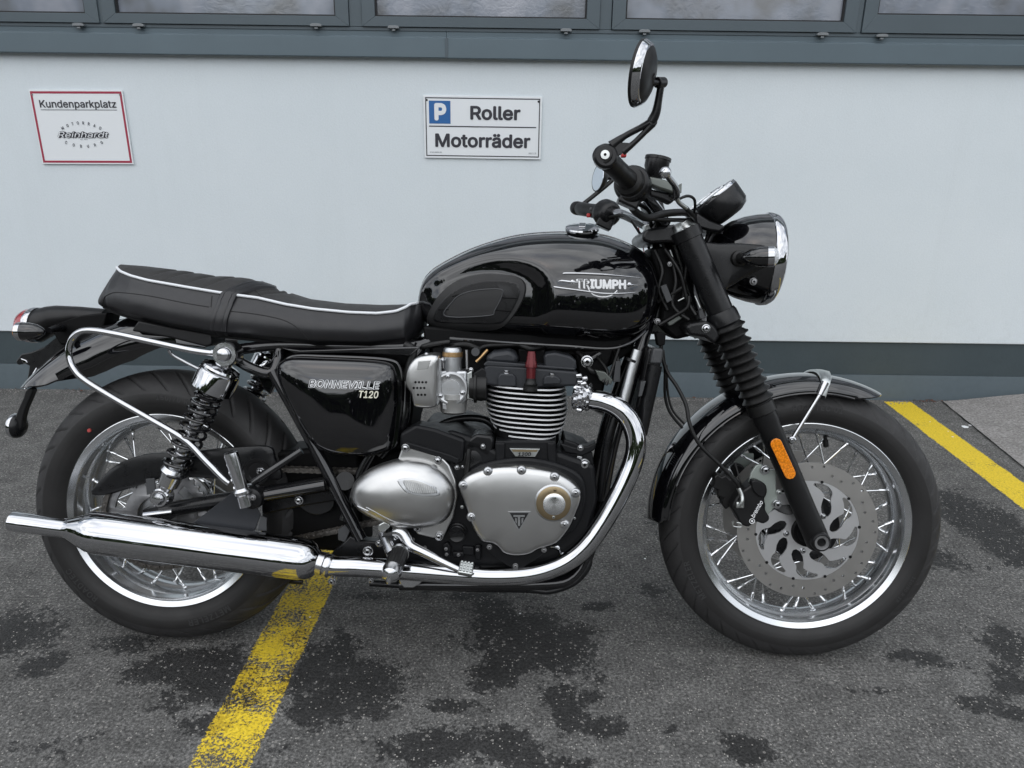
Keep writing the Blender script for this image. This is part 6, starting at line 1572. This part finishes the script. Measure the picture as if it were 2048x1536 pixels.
# orange reflector
a_, b_ = U(1549, 881, -.128), U(1583, 954, -.130); d_ = (b_ - a_).normalized(); n1 = d_.cross(Vector((0, 1, 0))).normalized(); o_ = []
def stadium(a_, b_, r, y):
    o = []
    d_ = (b_ - a_).normalized(); n1 = Vector((-d_.z, 0, d_.x)); 
    for k in range(17): t = math.pi * k / 16; q = b_ + (n1 * math.cos(t) + d_ * math.sin(t)) * r; o.append((q.x, y, q.z))
    for k in range(17): t = math.pi * k / 16; q = a_ + (-n1 * math.cos(t) - d_ * math.sin(t)) * r; o.append((q.x, y, q.z))
    return o
ai, bi = a_ + d_ * .008, b_ - d_ * .008
mb = MB(); mb.plate(stadium(ai, bi, .0142, -.128), stadium(ai, bi, .0142, -.112)); part(mb, 'reflector_housing', 'deep_black', LG, bevel=.001)
mb = MB(); mb.plate(stadium(ai, bi, .0118, -.1315), stadium(ai, bi, .0118, -.126)); part(mb, 'fork_reflector', 'orange_lens', LG, bevel=.001)
# yokes
YK = pplate([(1281, 472), (1290, 460), (1320, 454), (1345, 450), (1375, 450), (1392, 458), (1396, 474), (1380, 486), (1356, 488), (1330, 486), (1300, 488), (1284, 484)], -.090, .090, 'top_yoke', 'satin_black', bevel=.006, ref=-.07)
pplate([(1362, 652), (1372, 645), (1405, 640), (1420, 650), (1432, 668), (1420, 686), (1400, 672), (1370, 668)], -.125, .125, 'bottom_yoke', 'satin_black', YK, .006, ref=-.08)
bolt(1412, 657, -.128, 7, YK)
p = U(1369, 452, -.095)
# cluttered middle behind the fork: steering head lock, wiring, horn
mb = MB(); add_plate(mb, [(1300, 495), (1340, 490), (1400, 640), (1385, 672), (1350, 680), (1318, 650), (1325, 600)], -.05, .05); part(mb, 'steering_head_cluster', 'deep_black', bevel=.008)
SH = [o for o in COL.objects if o.name == 'steering_head_cluster'][0]
pplate([(1321, 573), (1333, 568), (1345, 600), (1334, 606)], -.075, -.06, 'connector', 'plastic_grey', SH, .001)
pplate([(1334, 645), (1356, 625), (1366, 622), (1372, 632), (1345, 650), (1338, 652)], -.07, -.05, 'connector', 'olive_metal', SH, .002)
pplate([(1398, 622), (1405, 618), (1412, 636), (1400, 638)], -.10, -.08, 'connector', 'plastic_grey', SH, .001)
pplate([(1316, 522), (1330, 528), (1334, 545), (1316, 546)], .02, .04, 'lock_plate', 'zinc', SH, .001)
for pts_ in ([(1310, 500, -.05), (1325, 540, -.06), (1318, 580, -.06), (1335, 620, -.06)], [(1340, 500, -.06), (1352, 560, -.07), (1345, 610, -.07), (1378, 640, -.08)], [(1330, 498, -.07), (1360, 545, -.08), (1375, 600, -.08), (1392, 630, -.09)], [(1365, 575, -.08), (1345, 588, -.07), (1325, 597, -.06), (1300, 620, -.04)], [(1345, 515, -.02), (1350, 560, -.03), (1368, 600, -.04)], [(1318, 650, -.07), (1350, 632, -.075), (1375, 615, -.085), (1378, 592, -.085)]):
    ptube(pts_, .0042, 'cable', 'hose_rubber', SH)
for pts_ in ([(1390, 592, -.09), (1400, 615, -.095)], [(1340, 500, -.075), (1346, 516, -.075)], [(1356, 602, -.08), (1368, 596, -.08)]): ptube(pts_, .0018, 'wire', 'zinc', SH, 3)
bolt(1315, 643, -.06, 5, SH, 'bare_steel'); bolt(1340, 528, -.07, 4, SH, 'bare_steel')

# ------------------------------------------------------------------ headlight
HC = U(1535, 519, 0); fw = U(1650, 523, 0); hd = Vector((1, 0, -.045)).normalized(); HR = rr(91, HC)
mb = MB(); prof = [(-.136, .004), (-.1345, .020), (-.127, .040), (-.112, .060), (-.090, .076), (-.064, .087), (-.038, .0935), (-.018, .096), (-.012, .0965)]
sc_ = HR / .0985
mb.lathe(HC, hd, [(h, r * sc_) for h, r in prof], 72); HL = part(mb, 'headlight', 'black_paint', sharp=80)
mb = MB(); mb.lathe(HC, hd, [(-.014, .0965 * sc_), (-.012, .0990 * sc_), (-.006, .0995 * sc_), (.004, .098 * sc_), (.011, .094 * sc_), (.015, .088 * sc_), (.014, .083 * sc_)], 72); part(mb, 'headlight_rim', 'chrome', HL, sharp=70)
mb = MB(); mb.lathe(HC, hd, [(.012, .084 * sc_), (.019, .07 * sc_), (.024, .045 * sc_), (.026, .001)], 64); part(mb, 'headlight_glass', 'clear_glass', HL, sharp=80)
mb = MB(); mb.lathe(HC, hd, [(.010, .084 * sc_), (-.01, .07 * sc_), (-.04, .03 * sc_), (-.045, .001)], 64); part(mb, 'headlight_reflector', 'chrome', HL, sharp=80)
q = HC + Vector((-.055, -.092 * .90, -.052)); bolt(1507, 563, -.085, 6, HL, 'bare_steel')
# headlight ear
EAR = []
for s_ in (-1, 1):
    o_ = sm2([(1402, 491), (1440, 486), (1490, 487), (1530, 491), (1542, 500), (1543, 520), (1535, 532), (1510, 545), (1480, 562), (1452, 580), (1442, 600), (1430, 590), (1420, 560)], 4)
    f = [U(a, b_, -.100) for a, b_ in o_]; c_ = U(1470, 525, -.1)
    mb = MB(); rings = [[(c_.x + (p.x - c_.x) * s, s_ * -y, c_.z + (p.z - c_.z) * s) for p in f] for s, y in ((1, -.090), (1, -.097), (.97, -.101), (.88, -.1045), (.7, -.107), (.4, -.108), (.1, -.108))]
    mb.ring_loft(rings); EAR.append(part(mb, 'headlight_bracket', 'satin_black', HL if 0 else BIKE, sharp=60))
mb = MB(); q = U(1478, 517, -.11); mb.lathe(q, (.2, -1, 0), [(-.006, .017), (.004, .0165), (.008, .012), (.020, .0105)], 24); part(mb, 'indicator_stem', 'hose_rubber', EAR[0])
for s_, P_ in ((-1, EAR[0]), (1, EAR[1])):
    A_, B_ = U(1549, 513, -.165), U(1482, 515, -.150); A_.y *= -s_; B_.y *= -s_; A_.y = s_ * abs(A_.y); B_.y = s_ * abs(B_.y)
    FI = part((lambda q: (q.tube([Vector((B_.x + .012, s_ * .11, B_.z)), Vector((B_.x + .018, s_ * .14, B_.z)), Vector((B_.x + .028, B_.y, B_.z))], [.0085, .008, .010], 14), q)[1])(MB()), 'front_indicator', 'satin_black')
    turn_signal(A_, B_ - A_, (B_ - A_).length, .0205, 'indicator_body', FI, 'clear_lens')

# ------------------------------------------------------------------ instruments
for yy, nm in ((-.055, 'speedometer'), (.055, 'tachometer')):
    top_, lo_ = U(1468, 360, -.055), U(1391, 421, -.055); bot_ = U(1494, 393, -.055)
    c_ = (top_ + lo_) / 2; R3 = (top_ - lo_).length / 2; axd = (bot_ - top_); axd.y = 0; tang = (top_ - lo_).normalized(); axd = (axd - tang * axd.dot(tang)).normalized()
    c_.y = yy; dep = .040
    mb = MB(); mb.lathe(c_, axd, [(0, R3 * .90), (.0015, R3 * .97), (.004, R3), (dep, R3 * .98), (dep + .010, R3 * .86), (dep + .016, R3 * .6), (dep + .018, .002)], 56); G = part(mb, nm, 'satin_black')
    mb = MB(); mb.lathe(c_, axd, [(-.001, R3 * .86), (-.004, R3 * .90), (-.004, R3 * .97), (.002, R3 * .995), (.003, R3 * .99)], 56); part(mb, 'gauge_bezel', 'chrome', G)
    mb = MB(); mb.lathe(c_, axd, [(.004, R3 * .93), (.005, .001)], 48); part(mb, 'gauge_dial', 'satin_metal', G)
    mb = MB(); mb.lathe(c_, axd, [(-.0015, R3 * .88), (-.0035, R3 * .5), (-.004, .001)], 48); part(mb, 'gauge_glass', 'clear_glass', G, sharp=80)
    mb = MB(); tg_ = tang
    for k in range(24):
        a = 2 * math.pi * k / 24; r3 = c_ + axd * .003 + (tang * math.cos(a) + Vector((0, 1, 0)) * math.sin(a)) * R3 * .78
        mb.tube([r3, r3 + (tang * math.cos(a) + Vector((0, 1, 0)) * math.sin(a)) * R3 * .12], .0008, 4)
    mb.tube([c_ + axd * .003, c_ + axd * .003 + (tang * -.4 + Vector((0, .8, 0))) * R3 * .8], .0012, 5); part(mb, 'gauge_marks', 'black_print', G, kind='stuff')
pplate([(1395, 425), (1420, 440), (1452, 452), (1440, 465), (1420, 462), (1395, 455), (1388, 440)], -.09, .09, 'gauge_bracket', 'satin_black', BIKE, .005)
ptube([(1432, 455, -.05), (1424, 470, -.05), (1416, 486, -.05)], .006, 'gauge_stem', 'satin_black')
ptube([(1418, 460, -.02), (1410, 486, -.02)], .0035, 'wire', 'hose_rubber')

# ------------------------------------------------------------------ handlebar, grips, controls
def fl0(v, side): return Vector((v.x, -abs(v.y) if side < 0 else abs(v.y), v.z))
hb_r = [(1208, 313, -.385), (1234, 338, -.320), (1258, 360, -.265), (1282, 395, -.20), (1308, 432, -.12), (1325, 445, -.07), (1325, 445, 0)]
q = [U(*a) for a in hb_r]
RB0, RB1 = U(1210, 315, -.385), U(1262, 366, -.262)
zc = U(1318, 446, -.05)
cen = Vector((zc.x, 0, zc.z))
right = [RB0, RB1, RB1.lerp(cen, .28) + Vector((.012, 0, .004)), Vector((cen.x, -.10, cen.z + .004)), Vector((cen.x, -.05, cen.z))]
left = [Vector((p.x, -p.y, p.z)) for p in right]
mb = MB(); mb.tube(right + left[::-1], .0112, 18, smooth=6); HB = part(mb, 'handlebar', 'chrome', sharp=60)
mb = MB()
for y in (-.045, .045): mb.box(Vector((cen.x + .002, y, cen.z - .012)), (.034, .026, .050), Matrix.Rotation(.3, 3, 'Y'))
part(mb, 'bar_clamp', 'satin_black', HB, bevel=.004)
for s_ in (1, -1):
    fl = lambda v: Vector((v.x, v.y * s_, v.z))
    a_, b_ = fl(RB0), fl(RB1); d_ = (b_ - a_).normalized(); L3 = (b_ - a_).length
    mb = MB(); mb.lathe(a_, d_, [(.010, .0165), (.014, .0180), (.06, .0178), (L3 - .022, .0190), (L3 - .018, .0265), (L3 - .006, .0280), (L3, .022)], 32); part(mb, 'grip', 'hose_rubber', HB)
    mb = MB(); mb.lathe(a_, d_, [(-.016, .0145), (-.014, .0175), (-.006, .0185), (.004, .0185), (.010, .0165)], 36)
    part(mb, 'bar_end', 'matte_black', HB)
    mb = MB(); mb.lathe(a_ - d_ * .0045 + Vector((0, 0.0, 0)) + (fl0(RB0, -s_) - a_) * 0 + Vector((0, -.0175 * s_, 0)), Vector((0, -s_, 0)), [(0, .0078), (.0014, .0074), (.0016, .0024), (.0006, .0020)], 24, mis=[0, 0, 1]); part(mb, 'bar_end_screw', ['zinc', 'deep_black'], HB)
    # switch housing
    mb = MB(); mb.lathe(b_ - d_ * .006, d_, [(0, .024), (.002, .033), (.012, .035), (.034, .032), (.046, .026), (.048, .016)], 32); mb.box(b_ + d_ * .020 + Vector((-.006, 0, -.018)), (.040, .040, .042), Matrix.Rotation(.4, 3, 'Y')); SWT = part(mb, 'switch_housing', 'satin_black', HB, bevel=.004)
    # lever
    fs = lambda v: Vector((v.x, abs(v.y) * -s_, v.z))
    lv = [fs(U(1338, 392, -.225)), fs(U(1352, 392, -.245)), fs(U(1350, 372, -.285)), fs(U(1338, 356, -.320)), fs(U(1331, 346, -.335))]
    mb = MB(); mb.tube(lv, [.009, .007, .006, .0055, .006], 12, smooth=6); mb.lathe(lv[-1], lv[-1] - lv[-2], [(-.008, .004), (-.006, .0075), (-.001, .0105), (.004, .0105), (.009, .0075), (.0115, .003)], 16)
    LV = part(mb, 'lever', 'dull_chrome', HB)
# start switch, red
q = U(1247, 311, -.27); mb = MB(); mb.box(q, (.010, .012, .007)); part(mb, 'kill_switch', 'red_plastic', HB, bevel=.002)
q = U(1177, 431, .30); mb = MB(); mb.box(q, (.010, .012, .010)); part(mb, 'horn_button', 'red_plastic', HB, bevel=.002)
q = U(1182, 418, .29); mb = MB(); mb.box(q, (.008, .01, .008)); part(mb, 'dip_switch', 'plastic_grey', HB, bevel=.002)
# brake fluid reservoir and master cylinder
ra, rb2 = U(1317, 314, -.225), U(1309, 352, -.225); dd = (rb2 - ra).normalized(); r_ = rr(26, ra)
mb = MB(); mb.lathe(ra, dd, [(0, r_ * .9), (.0005, r_ * 1.0), (.006, r_ * 1.02), (.0065, r_ * .95), (.020, r_ * .93), (.034, r_ * .72), (.040, r_ * .55), (.05, r_ * .4)], 40); RS = part(mb, 'brake_reservoir', 'satin_black')
pplate([(1298, 352), (1320, 356), (1350, 366), (1358, 378), (1352, 388), (1320, 378), (1300, 370)], -.245, -.215, 'master_cylinder', 'olive_metal', RS, .004)
pplate([(1296, 376), (1345, 388), (1356, 392), (1342, 408), (1325, 400), (1300, 392)], -.235, -.205, 'lever_bracket', 'satin_black', RS, .004)
pplate([(1356, 370), (1364, 366), (1363, 386), (1356, 386)], -.24, -.225, 'banjo', 'olive_metal', RS, .001)
ptube([(1352, 392, -.225), (1358, 405, -.21), (1372, 416, -.19)], .0045, 'banjo_pipe', 'zinc', RS)
# cables and hoses around the steering head
CB2 = None
cable_runs = [
    ([(1372, 416, -.19), (1382, 428, -.16), (1390, 440, -.10), (1385, 470, -.06), (1375, 520, -.05), (1365, 600, -.05)], .0048),
    ([(1358, 398, -.21), (1375, 392, -.20), (1388, 398, -.18), (1390, 415, -.15), (1386, 432, -.10)], .0028),
    ([(1252, 396, -.235), (1258, 412, -.22), (1285, 430, -.20), (1310, 438, -.18), (1350, 440, -.14), (1388, 440, -.08)], .0042),
    ([(1260, 398, -.22), (1268, 420, -.21), (1295, 436, -.19), (1330, 427, -.16), (1370, 425, -.12), (1392, 432, -.06)], .0075),
    ([(1205, 440, .25), (1240, 430, .18), (1262, 440, .10), (1290, 455, .03), (1320, 500, 0)], .0045),
    ([(1262, 440, .04), (1300, 500, .05), (1318, 545, .05)], .0030),
    ([(1270, 405, -.16), (1296, 420, -.12), (1302, 450, -.05), (1310, 500, -.02)], .0045),
    ([(1300, 395, -.18), (1305, 420, -.14), (1315, 450, -.08), (1330, 500, -.05)], .0040)]
for i, (pts_, r) in enumerate(cable_runs): ptube(pts_, r, 'control_cable', 'hose_rubber', HB)
pplate([(1286, 402), (1300, 398), (1326, 402), (1332, 424), (1312, 432), (1292, 420)], -.12, -.06, 'switch_loom', 'satin_black', HB, .004)
pplate([(1288, 450), (1300, 448), (1303, 458), (1290, 462)], -.05, -.02, 'clamp_nut', 'zinc', HB, .002)
ptube([(1277, 455, .06), (1285, 490, .06), (1290, 512, .06)], .0012, 'wire', 'red_dot', HB)
# mirrors on the bar ends
def mirror(side):
    y0 = -.42
    def M_(px, py, y): q = U(px, py, y); return Vector((q.x, q.y * -side if 0 else (q.y if side < 0 else -q.y), q.z))
    tp, bt = M_(1296, 82, -.44), M_(1264, 214, -.44); c_ = (tp + bt) / 2; R4 = (tp - bt).length / 2
    tang = (tp - bt).normalized()
    nrm = Vector((-1, side * -.36 if side < 0 else -.36 * -1 * -1, 0)); nrm = Vector((-1, -.06 * side * -1, 0))
    nrm = Vector((-1.0, .36 * (1 if side < 0 else -1), 0)); nrm = (nrm - tang * nrm.dot(tang)).normalized()
    c_ = M_(1287, 148, -.44)
    mb = MB(); mb.lathe(c_, nrm, [(-.016, .001), (-.0155, R4 * .35), (-.013, R4 * .62), (-.0085, R4 * .80), (-.006, R4 * .86)], 64, mi=0); MM = part(mb, 'mirror', 'matte_black', sharp=60)
    mb = MB(); mb.lathe(c_, nrm, [(-.0075, R4 * .84), (-.006, R4 * .88), (.003, R4 * .985), (.0045, R4 * .99)], 64); part(mb, 'mirror_rim', 'chrome', MM, sharp=60)
    mb = MB(); mb.lathe(c_, nrm, [(.0040, R4 * .99), (.0055, R4 * 1.0), (.009, R4 * .99), (.0095, R4 * .95)], 64); part(mb, 'mirror_edge', 'matte_black', MM)
    mb = MB(); mb.lathe(c_, nrm, [(.008, R4 * .96), (.0085, R4 * .93), (.0085, .001)], 64); part(mb, 'mirror_glass', 'mirror_glass', MM)
    k = side
    piv = M_(1323, 166, -.415)
    mb = MB(); mb.tube([c_ - nrm * .012, M_(1303, 165, -.43), piv], [.0065, .0045, .0045], 14); mb.lathe(M_(1314, 165, -.42), M_(1335, 165, -.40) - M_(1314, 165, -.42), [(0, .0075), (.001, .0085), (.018, .0085), (.0195, .007)], 20); part(mb, 'mirror_ball', 'satin_black', MM)
    st_ = [M_(1322, 170, -.412), M_(1317, 200, -.408), M_(1312, 225, -.404), M_(1303, 244, -.40)]
    mb = MB(); mb.tube(st_, [.0058, .0062, .0075, .0085], 14, smooth=5)
    mb.lathe(M_(1305, 244, -.40), (0, -1, 0), [(-.006, .003), (-.0055, .0068), (0, .0082), (.0055, .0068), (.006, .003)], 16)
    A5 = [M_(1304, 243, -.40), M_(1280, 256, -.398), M_(1250, 272, -.396), M_(1222, 292, -.394)]; mb.tube(A5, [.0065, .0052, .0052, .009], 12, smooth=5)
    A6 = [M_(1306, 247, -.40), M_(1290, 264, -.398), M_(1270, 284, -.396), M_(1245, 305, -.394)]; mb.tube(A6, [.0065, .0048, .0046, .006], 12, smooth=5)
    o4 = [M_(1208, 300, -.399), M_(1232, 284, -.399), M_(1262, 286, -.399), M_(1246, 306, -.399), M_(1234, 313, -.399), M_(1215, 320, -.399)]
    mb.plate(o4, [Vector((p.x, p.y + (-side) * .009, p.z)) for p in o4])
    e0 = fl0(RB0, side); mb.lathe(e0 + Vector((0, side * .0, 0)), (0, side, 0), [(-.006, .0195), (.014, .0205), (.018, .017)], 32)
    part(mb, 'mirror_arm', 'satin_black', MM, bevel=.0008)
    return MM
mirror(-1)
# far mirror: hangs below its bar end, only its face edge shows
c_ = U(1199, 356, .40); mb = MB(); nrm = Vector((-1, -.38, .1)).normalized()
mb.lathe(c_, nrm, [(-.016, .001), (-.013, .026), (-.006, .034), (.003, .0375), (.005, .0375), (.005, .034)], 48); M2 = part(mb, 'mirror', 'matte_black', sharp=60)
mb = MB(); mb.lathe(c_, nrm, [(.0045, .035), (.0055, .034), (.0055, .001)], 48); part(mb, 'mirror_glass', 'mirror_glass', M2)
mb = MB(); mb.tube([c_ - nrm * .014, c_ + Vector((.04, .01, .0)), fl0(RB0, 1)], .006, 12, smooth=5); part(mb, 'mirror_arm', 'satin_black', M2)

# ------------------------------------------------------------------ brake calipers, hoses, radiator
def caliper(s_):
    pts_c = [(1462, 950), (1475, 945), (1510, 963), (1520, 950), (1538, 955), (1540, 990), (1532, 1020), (1536, 1040), (1520, 1052), (1490, 1052), (1466, 1048), (1470, 1010), (1458, 985)]
    def pl(o_, y0, y1, nm, mt, par, bv=.003, k=2):
        o = sm2(o_, k) if k else o_; f = [U(a, b_, y0) for a, b_ in o]; mb = MB(); mb.plate([(p.x, y0 * -s_, p.z) for p in f], [(p.x, y1 * -s_, p.z) for p in f]) ; return part(mb, nm, mt, par, bevel=bv)
    C = pl([(1470, 1000), (1482, 985), (1500, 972), (1512, 963), (1530, 968), (1535, 985), (1528, 1003), (1532, 1022), (1540, 1038), (1528, 1048), (1512, 1044), (1498, 1054), (1482, 1048), (1472, 1030), (1464, 1015)], -.104, -.060, 'brake_caliper', 'matte_black', BIKE, .004, 3)
    pl([(1428, 954), (1436, 948), (1444, 954), (1452, 950), (1460, 958), (1472, 955), (1484, 966), (1478, 985), (1466, 996), (1462, 1012), (1452, 1020), (1444, 1010), (1448, 996), (1434, 992), (1436, 980), (1425, 976), (1430, 964)], -.075, -.045, 'caliper_rear', 'hose_rubber', C, .003, 0)
    pl([(1503, 965), (1512, 960), (1528, 968), (1534, 985), (1524, 996), (1508, 984)], -.110, -.09, 'caliper_bridge', 'matte_black', C, .003, 2)
    pl([(1496, 975), (1503, 945), (1512, 932), (1522, 928), (1532, 940), (1552, 940), (1552, 975), (1556, 1000), (1550, 1014), (1536, 1030), (1528, 1036), (1530, 1010), (1524, 980), (1510, 960)], -.086, -.078, 'caliper_bracket', 'olive_light', C, .001, 0)
    return C
mat('olive_light', (.36, .40, .37), .4, .6)
C1 = caliper(-1); caliper(1)
ccb = bvh_of(C1)
me = px_text('brembo', 0, 42, 0, 8.5, .01, .2)
ang = math.atan2(-(1000 - 1036), (1523 - 1502)); ca2, sa2 = math.cos(ang), math.sin(ang)
for v in me.vertices:
    x, y = v.co.x, v.co.y; v.co = Vector((1508 + x * ca2 * .88 + y * sa2 * 1.0, 1036 - x * sa2 * .88 + y * ca2 * 1.0, v.co.z))
decal(me, ccb, 'caliper_lettering', 'white_print', C1, .0006, .0004)
p = hit(ccb, 1504, 1042) or U(1504, 1042, -.104)
mb = MB(); mb.lathe(p, (0, -1, 0), [(0, .0060), (.0008, .0060), (.0008, .0048), (.0002, .0046)], 24, caps=False); mb.lathe(p, (0, -1, 0), [(0, .0024), (.0008, .0024), (.0008, .001)], 16); part(mb, 'caliper_emblem', 'white_print', C1)
for a, b_ in ((1530, 940), (1554, 1008)): bolt(a, b_, -.09, 8, C1, 'dull_chrome')
bolt(1558, 985, -.09, 5, C1, 'zinc')
ptube([(1477, 1012, -.112), (1484, 1003, -.115), (1483, 990, -.112), (1477, 976, -.11)], .005, 'banjo_pipe', 'zinc', C1); mb = MB(); q = U(1479, 1009, -.108); mb.box(q, (.018, .014, .014)); part(mb, 'banjo', 'zinc', C1, bevel=.003)
ptube([(1467, 1043, -.105), (1466, 1052, -.105), (1482, 1054, -.105), (1481, 1047, -.105), (1473, 1045, -.105)], .0016, 'pad_clip', 'zinc', C1)
ptube([(1478, 975, -.11), (1470, 962, -.112), (1440, 930, -.115), (1400, 890, -.115), (1380, 850, -.11), (1372, 810, -.10), (1355, 775, -.09), (1335, 745, -.08), (1325, 715, -.06), (1322, 690, -.05)], .0042, 'brake_hose', 'hose_rubber', BIKE)
ptube([(1365, 856, -.03), (1340, 825, -.03), (1330, 790, -.03), (1330, 740, -.04), (1326, 700, -.04)], .0032, 'brake_hose', 'hose_rubber', BIKE)
ptube([(1369, 848, -.03), (1345, 820, -.03), (1335, 780, -.03), (1333, 730, -.04)], .0026, 'brake_hose', 'hose_rubber', BIKE)
ptube([(1495, 1026, -.08), (1490, 1000, -.085), (1470, 925, -.04)], .002, 'sensor_wire', 'hose_rubber', C1)
# radiator between the front down tubes
RA = [(1288, 690), (1318, 694), (1328, 700), (1322, 735), (1312, 780), (1296, 840), (1280, 885), (1262, 872), (1270, 820), (1280, 760)]
mb = MB(); add_plate(mb, [(1296, 694), (1326, 700), (1318, 760), (1290, 880), (1262, 876), (1278, 780)], -.10, .10); RAD = part(mb, 'radiator', 'satin_black', bevel=.006)
p0, p1 = U(1310, 730, -.105), U(1282, 868, -.105); mb = MB(); mb.tube([p0, p1], [.016, .0135], 20); part(mb, 'radiator_tank', 'satin_black', RAD)
pplate([(1307, 696), (1327, 698), (1324, 728), (1300, 727)], -.122, -.09, 'radiator_cap', 'plastic_grey', RAD, .004)
pplate([(1312, 668), (1320, 664), (1332, 668), (1330, 690), (1316, 692)], -.09, -.06, 'radiator_clip', 'deep_black', RAD, .002)
pplate([(1282, 764), (1292, 762), (1284, 792), (1277, 794)], -.124, -.10, 'connector', 'plastic_grey', RAD, .001)
pplate([(1232, 722), (1242, 722), (1240, 764), (1226, 764)], -.10, -.06, 'connector', 'plastic_grey', RAD, .001)
ptube([(1275, 700, -.118), (1262, 745, -.12), (1248, 800, -.122), (1238, 830, -.12)], .0105, 'coolant_pipe', 'satin_metal', RAD, 4, 20)
ptube([(1230, 835, -.115), (1216, 880, -.115), (1208, 930, -.112), (1200, 1000, -.108)], .0085, 'coolant_pipe', 'satin_black', RAD, 4, 20)
mb = MB(); mb.tube([U(1264, 718, -.12), U(1262, 723, -.12)], .0125, 20); part(mb, 'hose_clip', 'satin_black', RAD)
pplate([(1190, 740), (1210, 744), (1226, 760), (1222, 770), (1200, 762)], -.11, -.08, 'sensor_bracket', 'olive_metal', RAD, .002)
for pts_ in ([(1180, 700, -.05), (1200, 720, -.08), (1215, 745, -.10), (1205, 765, -.11)], [(1228, 700, -.07), (1236, 720, -.09), (1232, 760, -.09)], [(1240, 690, -.08), (1224, 740, -.1), (1212, 770, -.11)]): ptube(pts_, .0035, 'cable', 'hose_rubber', RAD)
# hoses and wiring under the tank
for pts_, r in (([(870, 700, -.06), (905, 692, -.09), (935, 690, -.10), (960, 700, -.10)], .007), ([(830, 700, -.09), (860, 690, -.10), (900, 684, -.10)], .006), ([(960, 700, -.10), (975, 692, -.10), (1040, 690, -.08)], .005), ([(1040, 690, -.10), (1062, 698, -.11), (1090, 692, -.08)], .006), ([(1150, 700, -.06), (1165, 712, -.08), (1180, 740, -.10), (1200, 745, -.09)], .006), ([(812, 690, -.1), (826, 700, -.11), (822, 722, -.11), (808, 760, -.11)], .009)):
    ptube(pts_, r, 'hose', 'hose_rubber', EN)
pplate([(975, 690), (1170, 694), (1200, 706), (1180, 716), (1150, 712), (1080, 706), (980, 700)], -.06, .06, 'frame_spine', 'deep_black', FR, .004)
pplate([(1196, 708), (1262, 690), (1270, 700), (1215, 735)], -.03, .03, 'frame_gusset', 'deep_black', FR, .004)
# frame junction behind the shock
pplate([(508, 742), (540, 722), (556, 700), (560, 740), (552, 762), (540, 790), (528, 780)], -.118, -.10, 'frame_gusset', 'black_paint', FR, .003)
